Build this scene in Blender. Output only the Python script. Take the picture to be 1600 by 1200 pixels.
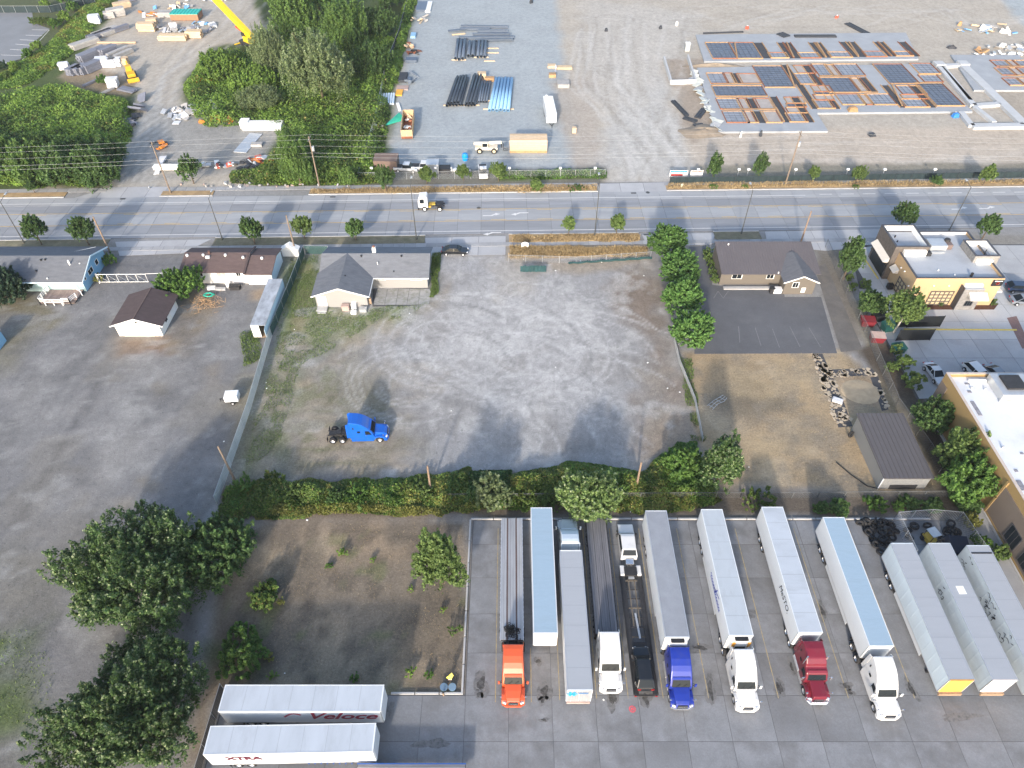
import bpy, math, random
import numpy as np
from mathutils import Vector, Matrix

for o in list(bpy.data.objects): bpy.data.objects.remove(o)
SC = bpy.context.scene
COL = SC.collection
R = math.radians
rnd = random.Random(7)

# ---------------------------------------------------------------- camera, sky, sun, exposure
F_PX, PITCH, CAM_H = 1111.0, R(45.5), 77.0           # focal length in photo pixels, tilt below the horizon, height in metres
cd = bpy.data.cameras.new('camera'); cam = bpy.data.objects.new('camera', cd); COL.objects.link(cam)
cam.location = (0, 0, CAM_H); cam.rotation_euler = (R(90) - PITCH, 0, 0)
cd.sensor_fit = 'HORIZONTAL'; cd.sensor_width = 36.0; cd.lens = 36.0 * F_PX / 1600.0
cd.clip_start = 1.0; cd.clip_end = 6000.0
SC.camera = cam
SUN_EL, SUN_AZ = R(19.5), R(191.5)                    # azimuth clockwise from +Y
w = bpy.data.worlds.new('World'); SC.world = w; w.use_nodes = True
wn = w.node_tree; bg = wn.nodes['Background']
sky = wn.nodes.new('ShaderNodeTexSky'); sky.sky_type = 'NISHITA'; sky.sun_disc = False
sky.sun_elevation = SUN_EL; sky.sun_rotation = SUN_AZ; sky.altitude = 50; sky.air_density = 1.0; sky.dust_density = 2.4; sky.ozone_density = 1.0
wn.links.new(sky.outputs[0], bg.inputs[0]); bg.inputs[1].default_value = 0.15
sd = bpy.data.lights.new('sun', 'SUN'); sd.energy = 2.25; sd.angle = R(3.2); sd.color = (1.0, 0.90, 0.79)
sun = bpy.data.objects.new('sun', sd); COL.objects.link(sun)
sv = Vector((math.sin(SUN_AZ) * math.cos(SUN_EL), math.cos(SUN_AZ) * math.cos(SUN_EL), math.sin(SUN_EL)))
sun.rotation_euler = sv.to_track_quat('Z', 'Y').to_euler(); sun.location = sv * 300
vs = SC.view_settings; vs.view_transform = 'Standard'; vs.look = 'None'; vs.gamma = 1.0; vs.use_curve_mapping = False
vs.exposure = 1.34

# ---------------------------------------------------------------- helpers
def G(u, v, z=0.0):
    """where the sight line of photo pixel (u, v) meets the height z: real ground positions in metres"""
    d = (u - 800) / F_PX; k = (600 - v) / F_PX
    t = (CAM_H - z) / (math.sin(PITCH) - k * math.cos(PITCH))
    return Vector((d * t, (math.cos(PITCH) + k * math.sin(PITCH)) * t, z))
def PX(pts): return [tuple(G(u, v).xy) for u, v in pts]

class MB:
    def __init__(s): s.v = []; s.f = []; s.m = []
    def add(s, vs, fs, mi=0):
        o = len(s.v); s.v += [tuple(p) for p in vs]; s.f += [tuple(i + o for i in f) for f in fs]; s.m += [mi] * len(fs); return s
    def box(s, x0, x1, y0, y1, z0, z1, mi=0):
        return s.add([(x0,y0,z0),(x1,y0,z0),(x1,y1,z0),(x0,y1,z0),(x0,y0,z1),(x1,y0,z1),(x1,y1,z1),(x0,y1,z1)],
                     [(0,3,2,1),(4,5,6,7),(0,1,5,4),(1,2,6,5),(2,3,7,6),(3,0,4,7)], mi)
    def obox(s, c, size, rot=(0,0,0), mi=0):
        from mathutils import Euler
        E_ = Euler(rot).to_matrix(); c = Vector(c); a = [k / 2 for k in size]
        q = [c + E_ @ Vector((sx*a[0], sy*a[1], sz*a[2])) for sz in (-1,1) for sx, sy in ((-1,-1),(1,-1),(1,1),(-1,1))]
        return s.add(q, [(0,3,2,1),(4,5,6,7),(0,1,5,4),(1,2,6,5),(2,3,7,6),(3,0,4,7)], mi)
    def beam(s, a, b, wd, ht=None, mi=0):
        a = Vector(a); b = Vector(b); d = (b - a).normalized(); ht = ht or wd
        sx = d.cross(Vector((0,0,1)))
        sx = sx.normalized() if sx.length > 1e-4 else Vector((1,0,0))
        up = sx.cross(d).normalized(); sx = sx * wd / 2; up = up * ht / 2
        q = [p + i*sx + j*up for p in (a, b) for i, j in ((-1,-1),(1,-1),(1,1),(-1,1))]
        return s.add(q, [(0,1,2,3),(7,6,5,4),(0,4,5,1),(1,5,6,2),(2,6,7,3),(3,7,4,0)], mi)
    def cyl(s, a, b, r, n=10, r2=None, cap=True, mi=0):
        a = Vector(a); b = Vector(b); d = (b - a).normalized(); r2 = r if r2 is None else r2
        sx = d.orthogonal().normalized(); sy = d.cross(sx)
        A = [a + (sx*math.cos(t) + sy*math.sin(t))*r for t in [2*math.pi*i/n for i in range(n)]]
        B = [b + (sx*math.cos(t) + sy*math.sin(t))*r2 for t in [2*math.pi*i/n for i in range(n)]]
        fs = [(i, (i+1) % n, n + (i+1) % n, n + i) for i in range(n)]
        if cap: fs += [tuple(range(n))[::-1], tuple(range(n, 2*n))]
        return s.add(A + B, fs, mi)
    def tube(s, pts, r, n=5, mi=0):
        for a, b in zip(pts, pts[1:]): s.cyl(a, b, r, n, cap=False, mi=mi)
        return s
    def prism(s, poly, z0, z1, mi=0):
        n = len(poly); vs = [(x, y, z0) for x, y in poly] + [(x, y, z1) for x, y in poly]
        ar = sum(poly[i][0]*poly[(i+1)%n][1] - poly[(i+1)%n][0]*poly[i][1] for i in range(n))
        fs = [tuple(range(n))[::-1], tuple(range(n, 2*n))] + [(i, (i+1)%n, n+(i+1)%n, n+i) for i in range(n)]
        if ar < 0: fs = [f[::-1] for f in fs]
        return s.add(vs, fs, mi)
    def prof(s, pl, wf, mi=0):
        """side outline (y, z) widened to +-wf(y, z)"""
        n = len(pl); vs = [(-wf(y,z), y, z) for y, z in pl] + [(wf(y,z), y, z) for y, z in pl]
        fs = [tuple(range(n)), tuple(range(n, 2*n))[::-1]] + [(i, n+i, n+(i+1)%n, (i+1)%n) for i in range(n)]
        ar = sum(pl[i][0]*pl[(i+1)%n][1] - pl[(i+1)%n][0]*pl[i][1] for i in range(n))
        if ar > 0: fs = [f[::-1] for f in fs]
        return s.add(vs, fs, mi)
    def lathe(s, prof, c, ax='x', n=14, mi=0):
        """(radius, offset) outline spun round an axis through c"""
        c = Vector(c); vs = []; k = len(prof)
        for i in range(n):
            t = 2*math.pi*i/n
            for r, o in prof:
                a, b = r*math.cos(t), r*math.sin(t)
                vs.append(c + (Vector((o,a,b)) if ax == 'x' else Vector((a,o,b)) if ax == 'y' else Vector((a,b,o))))
        fs = [(i*k+j, ((i+1)%n)*k+j, ((i+1)%n)*k+j+1, i*k+j+1) for i in range(n) for j in range(k-1)]
        return s.add(vs, fs, mi)
    def poly(s, pts, mi=0): return s.add(pts, [tuple(range(len(pts)))], mi)
    def mesh(s, name, mats, smooth=False):
        me = bpy.data.meshes.new(name); me.from_pydata(s.v, [], s.f)
        for m in (mats if isinstance(mats, (list, tuple)) else [mats]): me.materials.append(m)
        if max(s.m, default=0): me.polygons.foreach_set('material_index', s.m)
        if smooth: me.polygons.foreach_set('use_smooth', [True]*len(s.f))
        me.update(); return me
    def build(s, name, mats, parent=None, smooth=False, bevel=0, loc=None, rz=0, seg=2):
        o = bpy.data.objects.new(name, s.mesh(name, mats, smooth)); COL.objects.link(o); o.parent = parent
        if loc is not None: o.location = loc
        if rz: o.rotation_euler.z = rz
        if bevel:
            b = o.modifiers.new('bevel', 'BEVEL'); b.width = bevel; b.segments = seg; b.limit_method = 'ANGLE'; b.angle_limit = R(25)
        return o
def tag(o, label=None, cat=None, group=None, kind=None):
    if label: o['label'] = label
    if cat: o['category'] = cat
    if group: o['group'] = group
    if kind: o['kind'] = kind
    return o
def thing(name, label, cat, loc=(0,0,0), rz=0, group=None):
    o = bpy.data.objects.new(name, None); COL.objects.link(o); o.empty_display_size = .2
    o.location = loc; o.rotation_euler.z = rz
    return tag(o, label, cat, group)
def struct(o): return tag(o, kind='structure')
def inst(name, me, parent=None, loc=(0,0,0), rz=0, sc=None, rot=None):
    o = bpy.data.objects.new(name, me); COL.objects.link(o); o.parent = parent; o.location = loc
    o.rotation_euler = rot if rot else (0, 0, rz)
    if sc is not None: o.scale = (sc,)*3 if isinstance(sc, (int, float)) else sc
    return o
def kids(o): return [c for c in bpy.data.objects if c.parent == o]
def dup(root, loc, rz=0, label=None, group=None, sc=None, ch=None):
    r = root.copy(); COL.objects.link(r); r.location = loc; r.rotation_euler.z = rz
    if sc is not None: r.scale = (sc,)*3 if isinstance(sc, (int, float)) else sc
    tag(r, label, None, group)
    for c in kids(root):
        d = c.copy(); COL.objects.link(d); d.parent = r
        for g in kids(c):
            e = g.copy(); COL.objects.link(e); e.parent = d
    return r

# ---------------------------------------------------------------- noise and polygons in numpy
def vnoise(x, y, seed=0):
    xi = np.floor(x).astype(np.int64); yi = np.floor(y).astype(np.int64); fx = x - xi; fy = y - yi
    fx = fx*fx*(3-2*fx); fy = fy*fy*(3-2*fy)
    def h(a, b):
        n = (a*374761393 + b*668265263 + seed*974711) & 0xffffffff
        n = ((n ^ (n >> 13))*1274126177) & 0xffffffff
        return ((n ^ (n >> 16)) & 0xffff)/65535.0
    return (h(xi,yi)*(1-fx) + h(xi+1,yi)*fx)*(1-fy) + (h(xi,yi+1)*(1-fx) + h(xi+1,yi+1)*fx)*fy
def fbm(x, y, sc, seed=0, o=4):
    t = 0; a = 1; s_ = 0
    for i in range(o):
        t = t + a*vnoise(x/sc*2**i, y/sc*2**i, seed+i*17); s_ += a; a *= .5
    return t/s_
def sdist(x, y, poly):
    """signed distance to a polygon, positive inside"""
    d = np.full(x.shape, 1e9); ins = np.zeros(x.shape, bool); n = len(poly)
    for i in range(n):
        ax, ay = poly[i]; bx, by = poly[(i+1) % n]; ex, ey = bx-ax, by-ay
        t = np.clip(((x-ax)*ex + (y-ay)*ey)/(ex*ex+ey*ey+1e-12), 0, 1)
        d = np.minimum(d, np.hypot(x-ax-t*ex, y-ay-t*ey))
        c = (ay > y) != (by > y)
        with np.errstate(divide='ignore', invalid='ignore'):
            ins ^= c & (x < (bx-ax)*(y-ay)/(by-ay+1e-12) + ax)
    return np.where(ins, d, -d)
def ldist(x, y, pl):
    d = np.full(x.shape, 1e9)
    for (ax, ay), (bx, by) in zip(pl, pl[1:]):
        ex, ey = bx-ax, by-ay
        t = np.clip(((x-ax)*ex + (y-ay)*ey)/(ex*ex+ey*ey+1e-12), 0, 1)
        d = np.minimum(d, np.hypot(x-ax-t*ex, y-ay-t*ey))
    return d
def sstep(a, b, x):
    t = np.clip((x-a)/(b-a), 0, 1); return t*t*(3-2*t)

# ---------------------------------------------------------------- materials
MATS = {}
def mat(name, col, rough=.75, metal=0.0, var=.12, scale=1.2, dirt=None, dirt_amt=.0, dirt_scale=.5, bump=0.0, bscale=20., rand=0.0,
        spec=.35, stretch=None, coat=0.0, fine=0.0, world=False):
    if name in MATS: return MATS[name]
    m = bpy.data.materials.new(name); m.use_nodes = True; nt = m.node_tree; N = nt.nodes; L = nt.links
    b = N['Principled BSDF']; b.inputs['Roughness'].default_value = rough; b.inputs['Metallic'].default_value = metal
    b.inputs['Specular IOR Level'].default_value = spec
    if coat: b.inputs['Coat Weight'].default_value = coat; b.inputs['Coat Roughness'].default_value = .08
    c = (*col, 1)
    if world:
        g = N.new('ShaderNodeNewGeometry'); co = g.outputs['Position']
    else:
        tc = N.new('ShaderNodeTexCoord'); co = tc.outputs['Object']
        oi = N.new('ShaderNodeObjectInfo'); ad = N.new('ShaderNodeVectorMath'); ad.operation = 'MULTIPLY_ADD'
        L.new(oi.outputs['Random'], ad.inputs[0]); ad.inputs[1].default_value = (37, 53, 11); L.new(co, ad.inputs[2]); co = ad.outputs[0]
    if stretch:
        mp = N.new('ShaderNodeMapping'); mp.inputs['Scale'].default_value = stretch; L.new(co, mp.inputs[0]); co = mp.outputs[0]
    out = None
    def noise(sc, det=5, ro=.6):
        n = N.new('ShaderNodeTexNoise'); n.inputs['Scale'].default_value = sc; n.inputs['Detail'].default_value = det
        n.inputs['Roughness'].default_value = ro; L.new(co, n.inputs['Vector']); return n.outputs['Fac']
    def mulrange(fac, amt):
        r = N.new('ShaderNodeMapRange'); r.inputs['From Min'].default_value = .25; r.inputs['From Max'].default_value = .75
        r.inputs['To Min'].default_value = 1-amt; r.inputs['To Max'].default_value = 1+amt; L.new(fac, r.inputs['Value']); return r.outputs[0]
    def mixc(fac, a, bb, mode='MIX'):
        x = N.new('ShaderNodeMix'); x.data_type = 'RGBA'; x.blend_type = mode
        for s_, val in ((x.inputs[0], fac), (x.inputs[6], a), (x.inputs[7], bb)):
            if hasattr(val, 'is_output'): L.new(val, s_)
            else: s_.default_value = val
        return x.outputs[2]
    def vmul(a, fac):
        v = N.new('ShaderNodeVectorMath'); v.operation = 'SCALE'
        if hasattr(a, 'is_output'): L.new(a, v.inputs[0])
        else: v.inputs[0].default_value = a[:3]
        L.new(fac, v.inputs['Scale']); return v.outputs[0]
    cur = c
    if var: cur = vmul(cur, mulrange(noise(scale), var))
    if fine: cur = vmul(cur, mulrange(noise(scale*14, 3, .7), fine))
    if rand:
        r = N.new('ShaderNodeMapRange'); r.inputs['To Min'].default_value = 1-rand; r.inputs['To Max'].default_value = 1+rand
        o2 = N.new('ShaderNodeObjectInfo'); L.new(o2.outputs['Random'], r.inputs['Value']); cur = vmul(cur, r.outputs[0])
    if dirt:
        n = noise(dirt_scale, 7, .65); r = N.new('ShaderNodeMapRange'); r.inputs['From Min'].default_value = .62-dirt_amt*.4
        r.inputs['From Max'].default_value = .82-dirt_amt*.3; r.inputs['To Max'].default_value = min(1, dirt_amt*1.6); L.new(n, r.inputs['Value'])
        cur = mixc(r.outputs[0], cur, (*dirt, 1))
    if hasattr(cur, 'is_output'): L.new(cur, b.inputs['Base Color'])
    else: b.inputs['Base Color'].default_value = cur
    if bump:
        bp = N.new('ShaderNodeBump'); bp.inputs['Strength'].default_value = bump; bp.inputs['Distance'].default_value = .05
        L.new(noise(bscale, 4), bp.inputs['Height']); L.new(bp.outputs[0], b.inputs['Normal'])
    MATS[name] = m; return m
def leafmat(name, dark, light, pale=None, pale_at=.94, trans=.36, rand=.12, rough=.55, lit_tipc=None):
    if name in MATS: return MATS[name]
    m = bpy.data.materials.new(name); m.use_nodes = True; nt = m.node_tree; N = nt.nodes; L = nt.links
    b = N['Principled BSDF']; b.inputs['Roughness'].default_value = rough; b.inputs['Specular IOR Level'].default_value = .3
    g = N.new('ShaderNodeNewGeometry'); cr = N.new('ShaderNodeValToRGB'); e = cr.color_ramp
    e.elements[0].color = (*dark, 1); e.elements[1].color = (*light, 1); e.elements[1].position = .9
    if pale:
        k = e.elements.new(pale_at); k.color = (*light, 1); k = e.elements.new(min(.999, pale_at+.02)); k.color = (*pale, 1)
    L.new(g.outputs['Random Per Island'], cr.inputs[0])
    tip = N.new('ShaderNodeAttribute'); tip.attribute_name = 'tip'; tm = N.new('ShaderNodeMix'); tm.data_type = 'RGBA'; L.new(tip.outputs['Fac'], tm.inputs[0]); L.new(cr.outputs[0], tm.inputs[6])
    tm.inputs[7].default_value = (*(lit_tipc or tuple(min(1, c*1.5) for c in light)), 1)  # sunlight on the shoot tips is painted in as a paler leaf colour
    oi = N.new('ShaderNodeObjectInfo'); r = N.new('ShaderNodeMapRange'); r.inputs['To Min'].default_value = 1-rand; r.inputs['To Max'].default_value = 1+rand
    L.new(oi.outputs['Random'], r.inputs['Value'])
    ns = N.new('ShaderNodeTexNoise'); ns.inputs['Scale'].default_value = .35; ns.inputs['Detail'].default_value = 3; L.new(g.outputs['Position'], ns.inputs['Vector'])
    r2 = N.new('ShaderNodeMapRange'); r2.inputs['From Min'].default_value = .3; r2.inputs['From Max'].default_value = .7
    r2.inputs['To Min'].default_value = .75; r2.inputs['To Max'].default_value = 1.25; L.new(ns.outputs['Fac'], r2.inputs['Value'])
    mm = N.new('ShaderNodeMath'); mm.operation = 'MULTIPLY'; L.new(r.outputs[0], mm.inputs[0]); L.new(r2.outputs[0], mm.inputs[1])
    v = N.new('ShaderNodeVectorMath'); v.operation = 'SCALE'; L.new(tm.outputs[2], v.inputs[0]); L.new(mm.outputs[0], v.inputs['Scale'])
    L.new(v.outputs[0], b.inputs['Base Color'])
    t = N.new('ShaderNodeBsdfTranslucent'); L.new(v.outputs[0], t.inputs[0]); x = N.new('ShaderNodeMixShader'); x.inputs[0].default_value = trans
    L.new(b.outputs[0], x.inputs[1]); L.new(t.outputs[0], x.inputs[2]); L.new(x.outputs[0], N['Material Output'].inputs[0])
    MATS[name] = m; return m
def glass(name='dark_glass', col=(.015,.02,.025)):
    return mat(name, col, .16, 0, 0, spec=.14)

m_white = mat('white_paint', (.78,.78,.77), .4, var=.05, dirt=(.45,.42,.38), dirt_amt=.10, dirt_scale=.9)
m_trim = mat('white_trim', (.8,.8,.78), .5, var=.04)
m_black = mat('black_plastic', (.02,.02,.022), .55, var=.2)
m_tyre = mat('tyre_rubber', (.022,.022,.024), .85, var=.25, scale=4)
m_rim = mat('rim_metal', (.62,.63,.65), .3, .7, var=.1)
m_chrome = mat('chrome', (.75,.76,.78), .18, .9, var=.05)
m_frame = mat('chassis_steel', (.035,.035,.038), .6, .2, var=.3, scale=3)
m_glass = glass()
m_wood = mat('weathered_wood', (.30,.21,.14), .8, var=.3, scale=3, stretch=(1,1,6))
m_galv = mat('galvanised_steel', (.50,.52,.54), .45, .5, var=.12)
m_conc = mat('concrete', (.40,.40,.40), .85, var=.12, scale=.7, fine=.08, dirt=(.2,.19,.18), dirt_amt=.15)
# ================================================================ GROUND
FAR = np.array([4, 12, 30, 70, 160, 400, 1000, 2500.])
gx = np.concatenate([-178-FAR[::-1], np.arange(-178, -42, 1.0), np.arange(-42, 30, .45), np.arange(30, 178.1, 1.0), 178+FAR])
gy = np.concatenate([12-FAR[::-1], np.arange(12, 60, .8), np.arange(60, 110, .48), np.arange(110, 262.1, 1.0), 262+FAR])
XX, YY = np.meshgrid(gx, gy); X = XX.ravel(); Y = YY.ravel()
colr = np.tile(np.array([.25, .25, .25]), (X.size, 1)); veg = np.zeros(X.size); trk = np.zeros(X.size)
wob = (fbm(X, Y, 9, 3) - .5)*2; wob2 = (fbm(X, Y, 3, 11) - .5)*2
def region(pl, m):
    A = np.array(pl); lo, hi = A.min(0)-m, A.max(0)+m
    return np.nonzero((X > lo[0]) & (X < hi[0]) & (Y > lo[1]) & (Y < hi[1]))[0]
def blend(ix, wgt, col, v, t=None):
    colr[ix] = colr[ix]*(1-wgt[:, None]) + np.array(col)*wgt[:, None]
    if v is not None: veg[ix] = veg[ix]*(1-wgt) + v*wgt
    if t is not None: trk[ix] = trk[ix]*(1-wgt) + t*wgt
def paint(px, col, soft=1.5, amp=2.0, a=1.0, v=None, t=None, brk=0.0, seed=0, pat=None):
    pl = PX(px); ix = region(pl, soft+amp*1.6); x, y = X[ix], Y[ix]
    wgt = sstep(-soft, soft, sdist(x, y, pl) + wob[ix]*amp + wob2[ix]*amp*.5)*a
    if brk: wgt = wgt*sstep(.25+brk*.3, .62+brk*.3, fbm(x, y, 7, 40+seed, 5))
    if pat: wgt = wgt*sstep(pat[1], pat[2], fbm(x, y, pat[3], pat[0], 5))
    blend(ix, wgt, col, v, t)
def stroke(px, col, wd, soft=.8, a=.5, v=None):
    pl = PX(px); ix = region(pl, wd+soft+1.5); x, y = X[ix], Y[ix]
    wgt = sstep(-soft, soft, wd - ldist(x + wob[ix]*.8, y + wob2[ix]*.4, pl))*a*(.55+.72*fbm(x, y, 4, 77))
    blend(ix, np.clip(wgt, 0, 1), col, v)
ASPH = (.170,.169,.172); GRAV = (.265,.262,.262); LGRAV = (.36,.355,.35); TAN = (.30,.235,.155); DTAN = (.185,.15,.11)
GRN = (.085,.115,.035); DGRN = (.07,.095,.035); SOIL = (.12,.10,.08); BGRAV = (.32,.35,.365); CGRAV = (.385,.35,.30)
# south-west asphalt lot
paint([(-400,395),(462,395),(425,560),(338,785),(300,830),(310,1500),(-900,1500)], ASPH, .6, .3, t=.6)
for q in ([(60,640),(170,560),(260,600),(230,720),(120,760)], [(230,600),(330,590),(340,680),(250,730)], [(-20,560),(110,560),(70,680),(-40,740)]):
    paint(q, (.25,.245,.24), 4, 5, .6, brk=.2)
paint([(150,520),(380,540),(360,640),(160,600)], (.185,.18,.175), 4, 5, .5)
stroke([(158,590),(130,640),(95,690),(60,760),(20,820)], (.07,.07,.075), .55, .9, .75)
stroke([(155,600),(240,597)], (.3,.3,.3), .12, .25, .6); stroke([(175,578),(260,575)], (.3,.3,.3), .1, .25, .4)
paint([(-60,860),(90,840),(110,1000),(70,1210),(-80,1210)], (.13,.125,.11), 3, 4, .7, v=.3, brk=.15)
paint([(-60,990),(60,985),(100,1060),(60,1150),(-60,1110)], (.08,.11,.04), 2, 4, .9, v=.9, brk=.2)
paint([(310,575),(345,560),(355,720),(335,780),(318,760)], (.26,.2,.12), 1.5, 2, .6, v=.5, brk=.3)
paint([(-80,455),(45,455),(80,478),(105,500),(60,528),(10,540),(-80,560)], (.15,.135,.09), 1.5, 2, .9, v=.7)
paint([(-80,505),(50,500),(20,570),(-80,600)], (.17,.16,.12), 2, 3, .7, v=.4)
paint([(175,525),(265,525),(262,552),(185,555)], (.21,.13,.08), 1.5, 1, .7)
paint([(288,455),(345,470),(340,495),(300,560),(255,540),(278,500)], (.21,.17,.12), 1.5, 2, .8, v=.5)
paint([(395,455),(420,450),(418,470),(390,470)], (.3,.23,.16), 1, 1, .8)
paint([(375,520),(400,515),(415,560),(380,575)], (.11,.13,.06), 1, 2, .8, v=.9)
for k in range(26):
    u0 = rnd.uniform(0, 330); v0 = rnd.uniform(520, 820); stroke([(u0,v0),(u0+rnd.uniform(20,60),v0-rnd.uniform(5,50)),(u0+rnd.uniform(70,130),v0-rnd.uniform(20,110))], (.27,.265,.26) if k % 3 else (.12,.12,.12), rnd.uniform(.15,.6), .7, .4)
for k in range(16):
    u0 = rnd.uniform(20, 330); v0 = rnd.uniform(560, 800); paint([(u0,v0),(u0+rnd.uniform(15,40),v0-4),(u0+rnd.uniform(20,45),v0+14),(u0+5,v0+18)], (.29,.285,.28) if k % 4 else (.2,.17,.12), 1.0, 2.0, .45)
# middle gravel lot
paint([(455,398),(690,385),(1015,403),(1062,545),(1092,690),(1020,750),(700,760),(340,790),(425,560)], GRAV, .8, .5, t=1)
paint([(640,470),(760,430),(900,440),(975,520),(985,610),(860,660),(700,620),(610,560)], LGRAV, 5, 6, .75, t=1)
paint([(700,480),(820,470),(860,560),(740,560)], (.42,.415,.41), 4, 6, .45, brk=.25)
paint([(690,395),(790,395),(790,425),(690,425)], (.33,.33,.335), 1, .6, .8)
paint([(950,415),(1018,408),(1062,545),(1090,690),(1015,750),(985,720),(1000,560),(960,480)], (.185,.148,.118), 3.0, 4, .9, v=.4)
paint([(1030,560),(1062,550),(1092,690),(1030,720)], (.25,.17,.11), 1.5, 3, .6, v=.5, brk=.2)
paint([(380,600),(610,600),(640,690),(620,745),(360,770)], (.21,.185,.15), 3, 3, .8, v=.35)
paint([(470,640),(600,690),(640,730),(460,745)], (.27,.225,.17), 2, 3, .6, v=.2)
for y0 in (618, 640, 662, 700, 722):
    stroke([(400,y0+8),(480,y0+2),(600,y0)], (.13,.14,.07), .3, .4, .55, v=.8)
    stroke([(420,y0+18),(500,y0+12),(640,y0+8)], (.31,.27,.21), .3, .5, .6)
paint([(455,402),(503,395),(492,480),(575,482),(668,472),(640,492),(575,510),(520,545),(470,570),(440,690),(380,740),(395,660),(425,560)], (.125,.165,.05), 2.0, 2.2, .9, v=1)
for k in range(18):
    u0 = rnd.uniform(405, 470); v0 = rnd.uniform(500, 720); paint([(u0,v0),(u0+rnd.uniform(8,26),v0-4),(u0+rnd.uniform(10,30),v0+16),(u0+4,v0+20)], (.23,.20,.14) if k % 3 else (.26,.25,.24), .7, 1.6, .6, v=.6)
paint([(470,410),(495,408),(480,520),(450,600),(420,640),(440,560)], (.22,.19,.11), 1, 2.2, .7, v=.8, brk=.2)
paint([(575,505),(650,488),(690,455),(705,440),(700,470),(650,505),(560,545),(480,640),(470,600)], (.29,.24,.17), 1.2, 1.6, .7, v=.4, brk=.1)
paint([(673,392),(686,392),(686,458),(672,466)], (.09,.12,.04), .5, .4, 1, v=1)
paint([(795,383),(1010,385),(1015,402),(795,405)], (.40,.29,.15), .6, .4, 1, v=.7)
paint([(800,405),(1012,404),(960,425),(900,430),(830,425)], (.27,.23,.18), 1.2, 1, .8, v=.4)
# hedge bank, dry yard, right-hand dry field
paint([(330,752),(700,742),(1000,738),(1110,760),(1500,770),(1560,812),(730,812),(345,818)], SOIL, 1, 1, 1, v=.5)
paint([(352,818),(733,812),(722,1084),(600,1090),(330,1100),(320,1210),(280,1210),(330,1000)], (.19,.158,.122), 1, .6, 1, v=.55)
paint([(400,820),(715,818),(715,880),(520,890),(400,860)], (.28,.215,.15), 3, 3, .85, v=.45)
paint([(480,900),(640,890),(650,990),(520,1000)], (.22,.18,.135), 4, 4, .5, v=.5, brk=.1)
paint([(640,980),(720,960),(715,1078),(600,1075)], (.29,.225,.15), 2, 3, .6, v=.4, brk=.1)
for k in range(22):
    u0 = rnd.uniform(385, 690); v0 = rnd.uniform(830, 1050); paint([(u0,v0),(u0+rnd.uniform(20,60),v0-8),(u0+rnd.uniform(30,60),v0+22),(u0+8,v0+26)], (.095,.083,.068) if k % 2 else (.28,.23,.165), 1.4, 3.0, .6, v=.6)
paint([(330,1010),(400,1000),(420,1060),(340,1065)], (.07,.1,.04), 1.5, 2, .9, v=.9)
paint([(1062,548),(1312,548),(1420,642),(1470,770),(1120,762),(1092,690)], (.325,.25,.16), 1, .8, 1, v=.5)
for k in range(26):
    u0 = rnd.uniform(1090, 1340); v0 = rnd.uniform(565, 735); paint([(u0,v0),(u0+rnd.uniform(20,50),v0-6),(u0+rnd.uniform(20,50),v0+20),(u0+6,v0+24)], (.155,.135,.105) if k % 2 else (.39,.32,.225), 1.6, 3.4, .7, v=.6)
paint([(1110,570),(1190,580),(1180,700),(1130,650)], (.17,.15,.12), 4, 5, .7, v=.4, brk=.05)
paint([(1190,640),(1300,640),(1340,750),(1180,740)], (.2,.17,.125), 4, 5, .7, v=.4, brk=.05)
paint([(1262,555),(1300,555),(1345,640),(1300,640)], (.33,.27,.19), 1, 1.5, .6)
paint([(1310,590),(1370,590),(1385,640),(1330,650)], (.33,.25,.17), 1, 1, .9)
paint([(1325,470),(1345,470),(1470,760),(1440,760)], (.17,.15,.10), .6, .8, .8, v=.6)
paint([(1335,545),(1420,640),(1480,790),(1530,790),(1400,530)], (.085,.07,.055), .8, .6, 1, v=.5)
paint([(1270,385),(1320,385),(1345,550),(1310,550)], (.16,.145,.125), .6, .4, 1, v=.3)
FIELD = [(1062,548),(1312,548),(1420,642),(1470,770),(1120,762),(1092,690)]; YARD = [(352,818),(733,812),(722,1084),(600,1090),(340,1090)]
LOTL = [(-400,470),(440,470),(425,560),(338,785),(300,830),(310,1300),(-900,1300)]; LOTM = [(455,398),(690,385),(1015,403),(1062,545),(1092,690),(1020,750),(700,760),(340,790),(425,560)]
for pl_, col_, a_, p_, v_ in ((FIELD,(.18,.145,.10),.6,(301,.50,.66,9),.6),(FIELD,(.40,.33,.235),.7,(302,.52,.68,6),.4),(FIELD,(.20,.175,.14),.6,(303,.52,.64,2.6),.6),(FIELD,(.38,.30,.19),.5,(304,.50,.66,7),.5),
    (YARD,(.10,.088,.073),.6,(311,.50,.66,7),.6),(YARD,(.29,.235,.17),.6,(312,.53,.68,5),.4),(YARD,(.10,.085,.068),.6,(313,.54,.64,1.8),.6),(YARD,(.12,.14,.055),.5,(314,.62,.72,4),.9),
    (LOTL,(.225,.22,.215),.55,(321,.50,.66,8),None),(LOTL,(.12,.12,.123),.5,(322,.54,.68,6),None),(LOTL,(.21,.195,.165),.3,(323,.60,.72,9),None),(LOTL,(.27,.27,.265),.5,(324,.60,.70,2.4),None),
    (LOTM,(.205,.195,.185),.5,(331,.52,.68,8),None),(LOTM,(.40,.395,.385),.5,(332,.56,.68,3.2),None),(LOTM,(.30,.265,.215),.4,(333,.55,.70,11),None)):
    paint(pl_, col_, 1, .5, a_, v=v_, pat=p_)
paint([(380,590),(600,590),(640,660),(660,745),(350,775)], (.175,.16,.115), 3, 3, .7, v=.6, pat=(341,.40,.62,5)); paint([(420,520),(560,545),(600,640),(400,650)], (.22,.205,.165), 3, 3, .6, v=.5, pat=(342,.42,.62,4)); paint([(430,560),(520,560),(540,700),(400,720)], (.12,.135,.06), 2, 3, .4, v=1, pat=(343,.52,.62,2.4))
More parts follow.
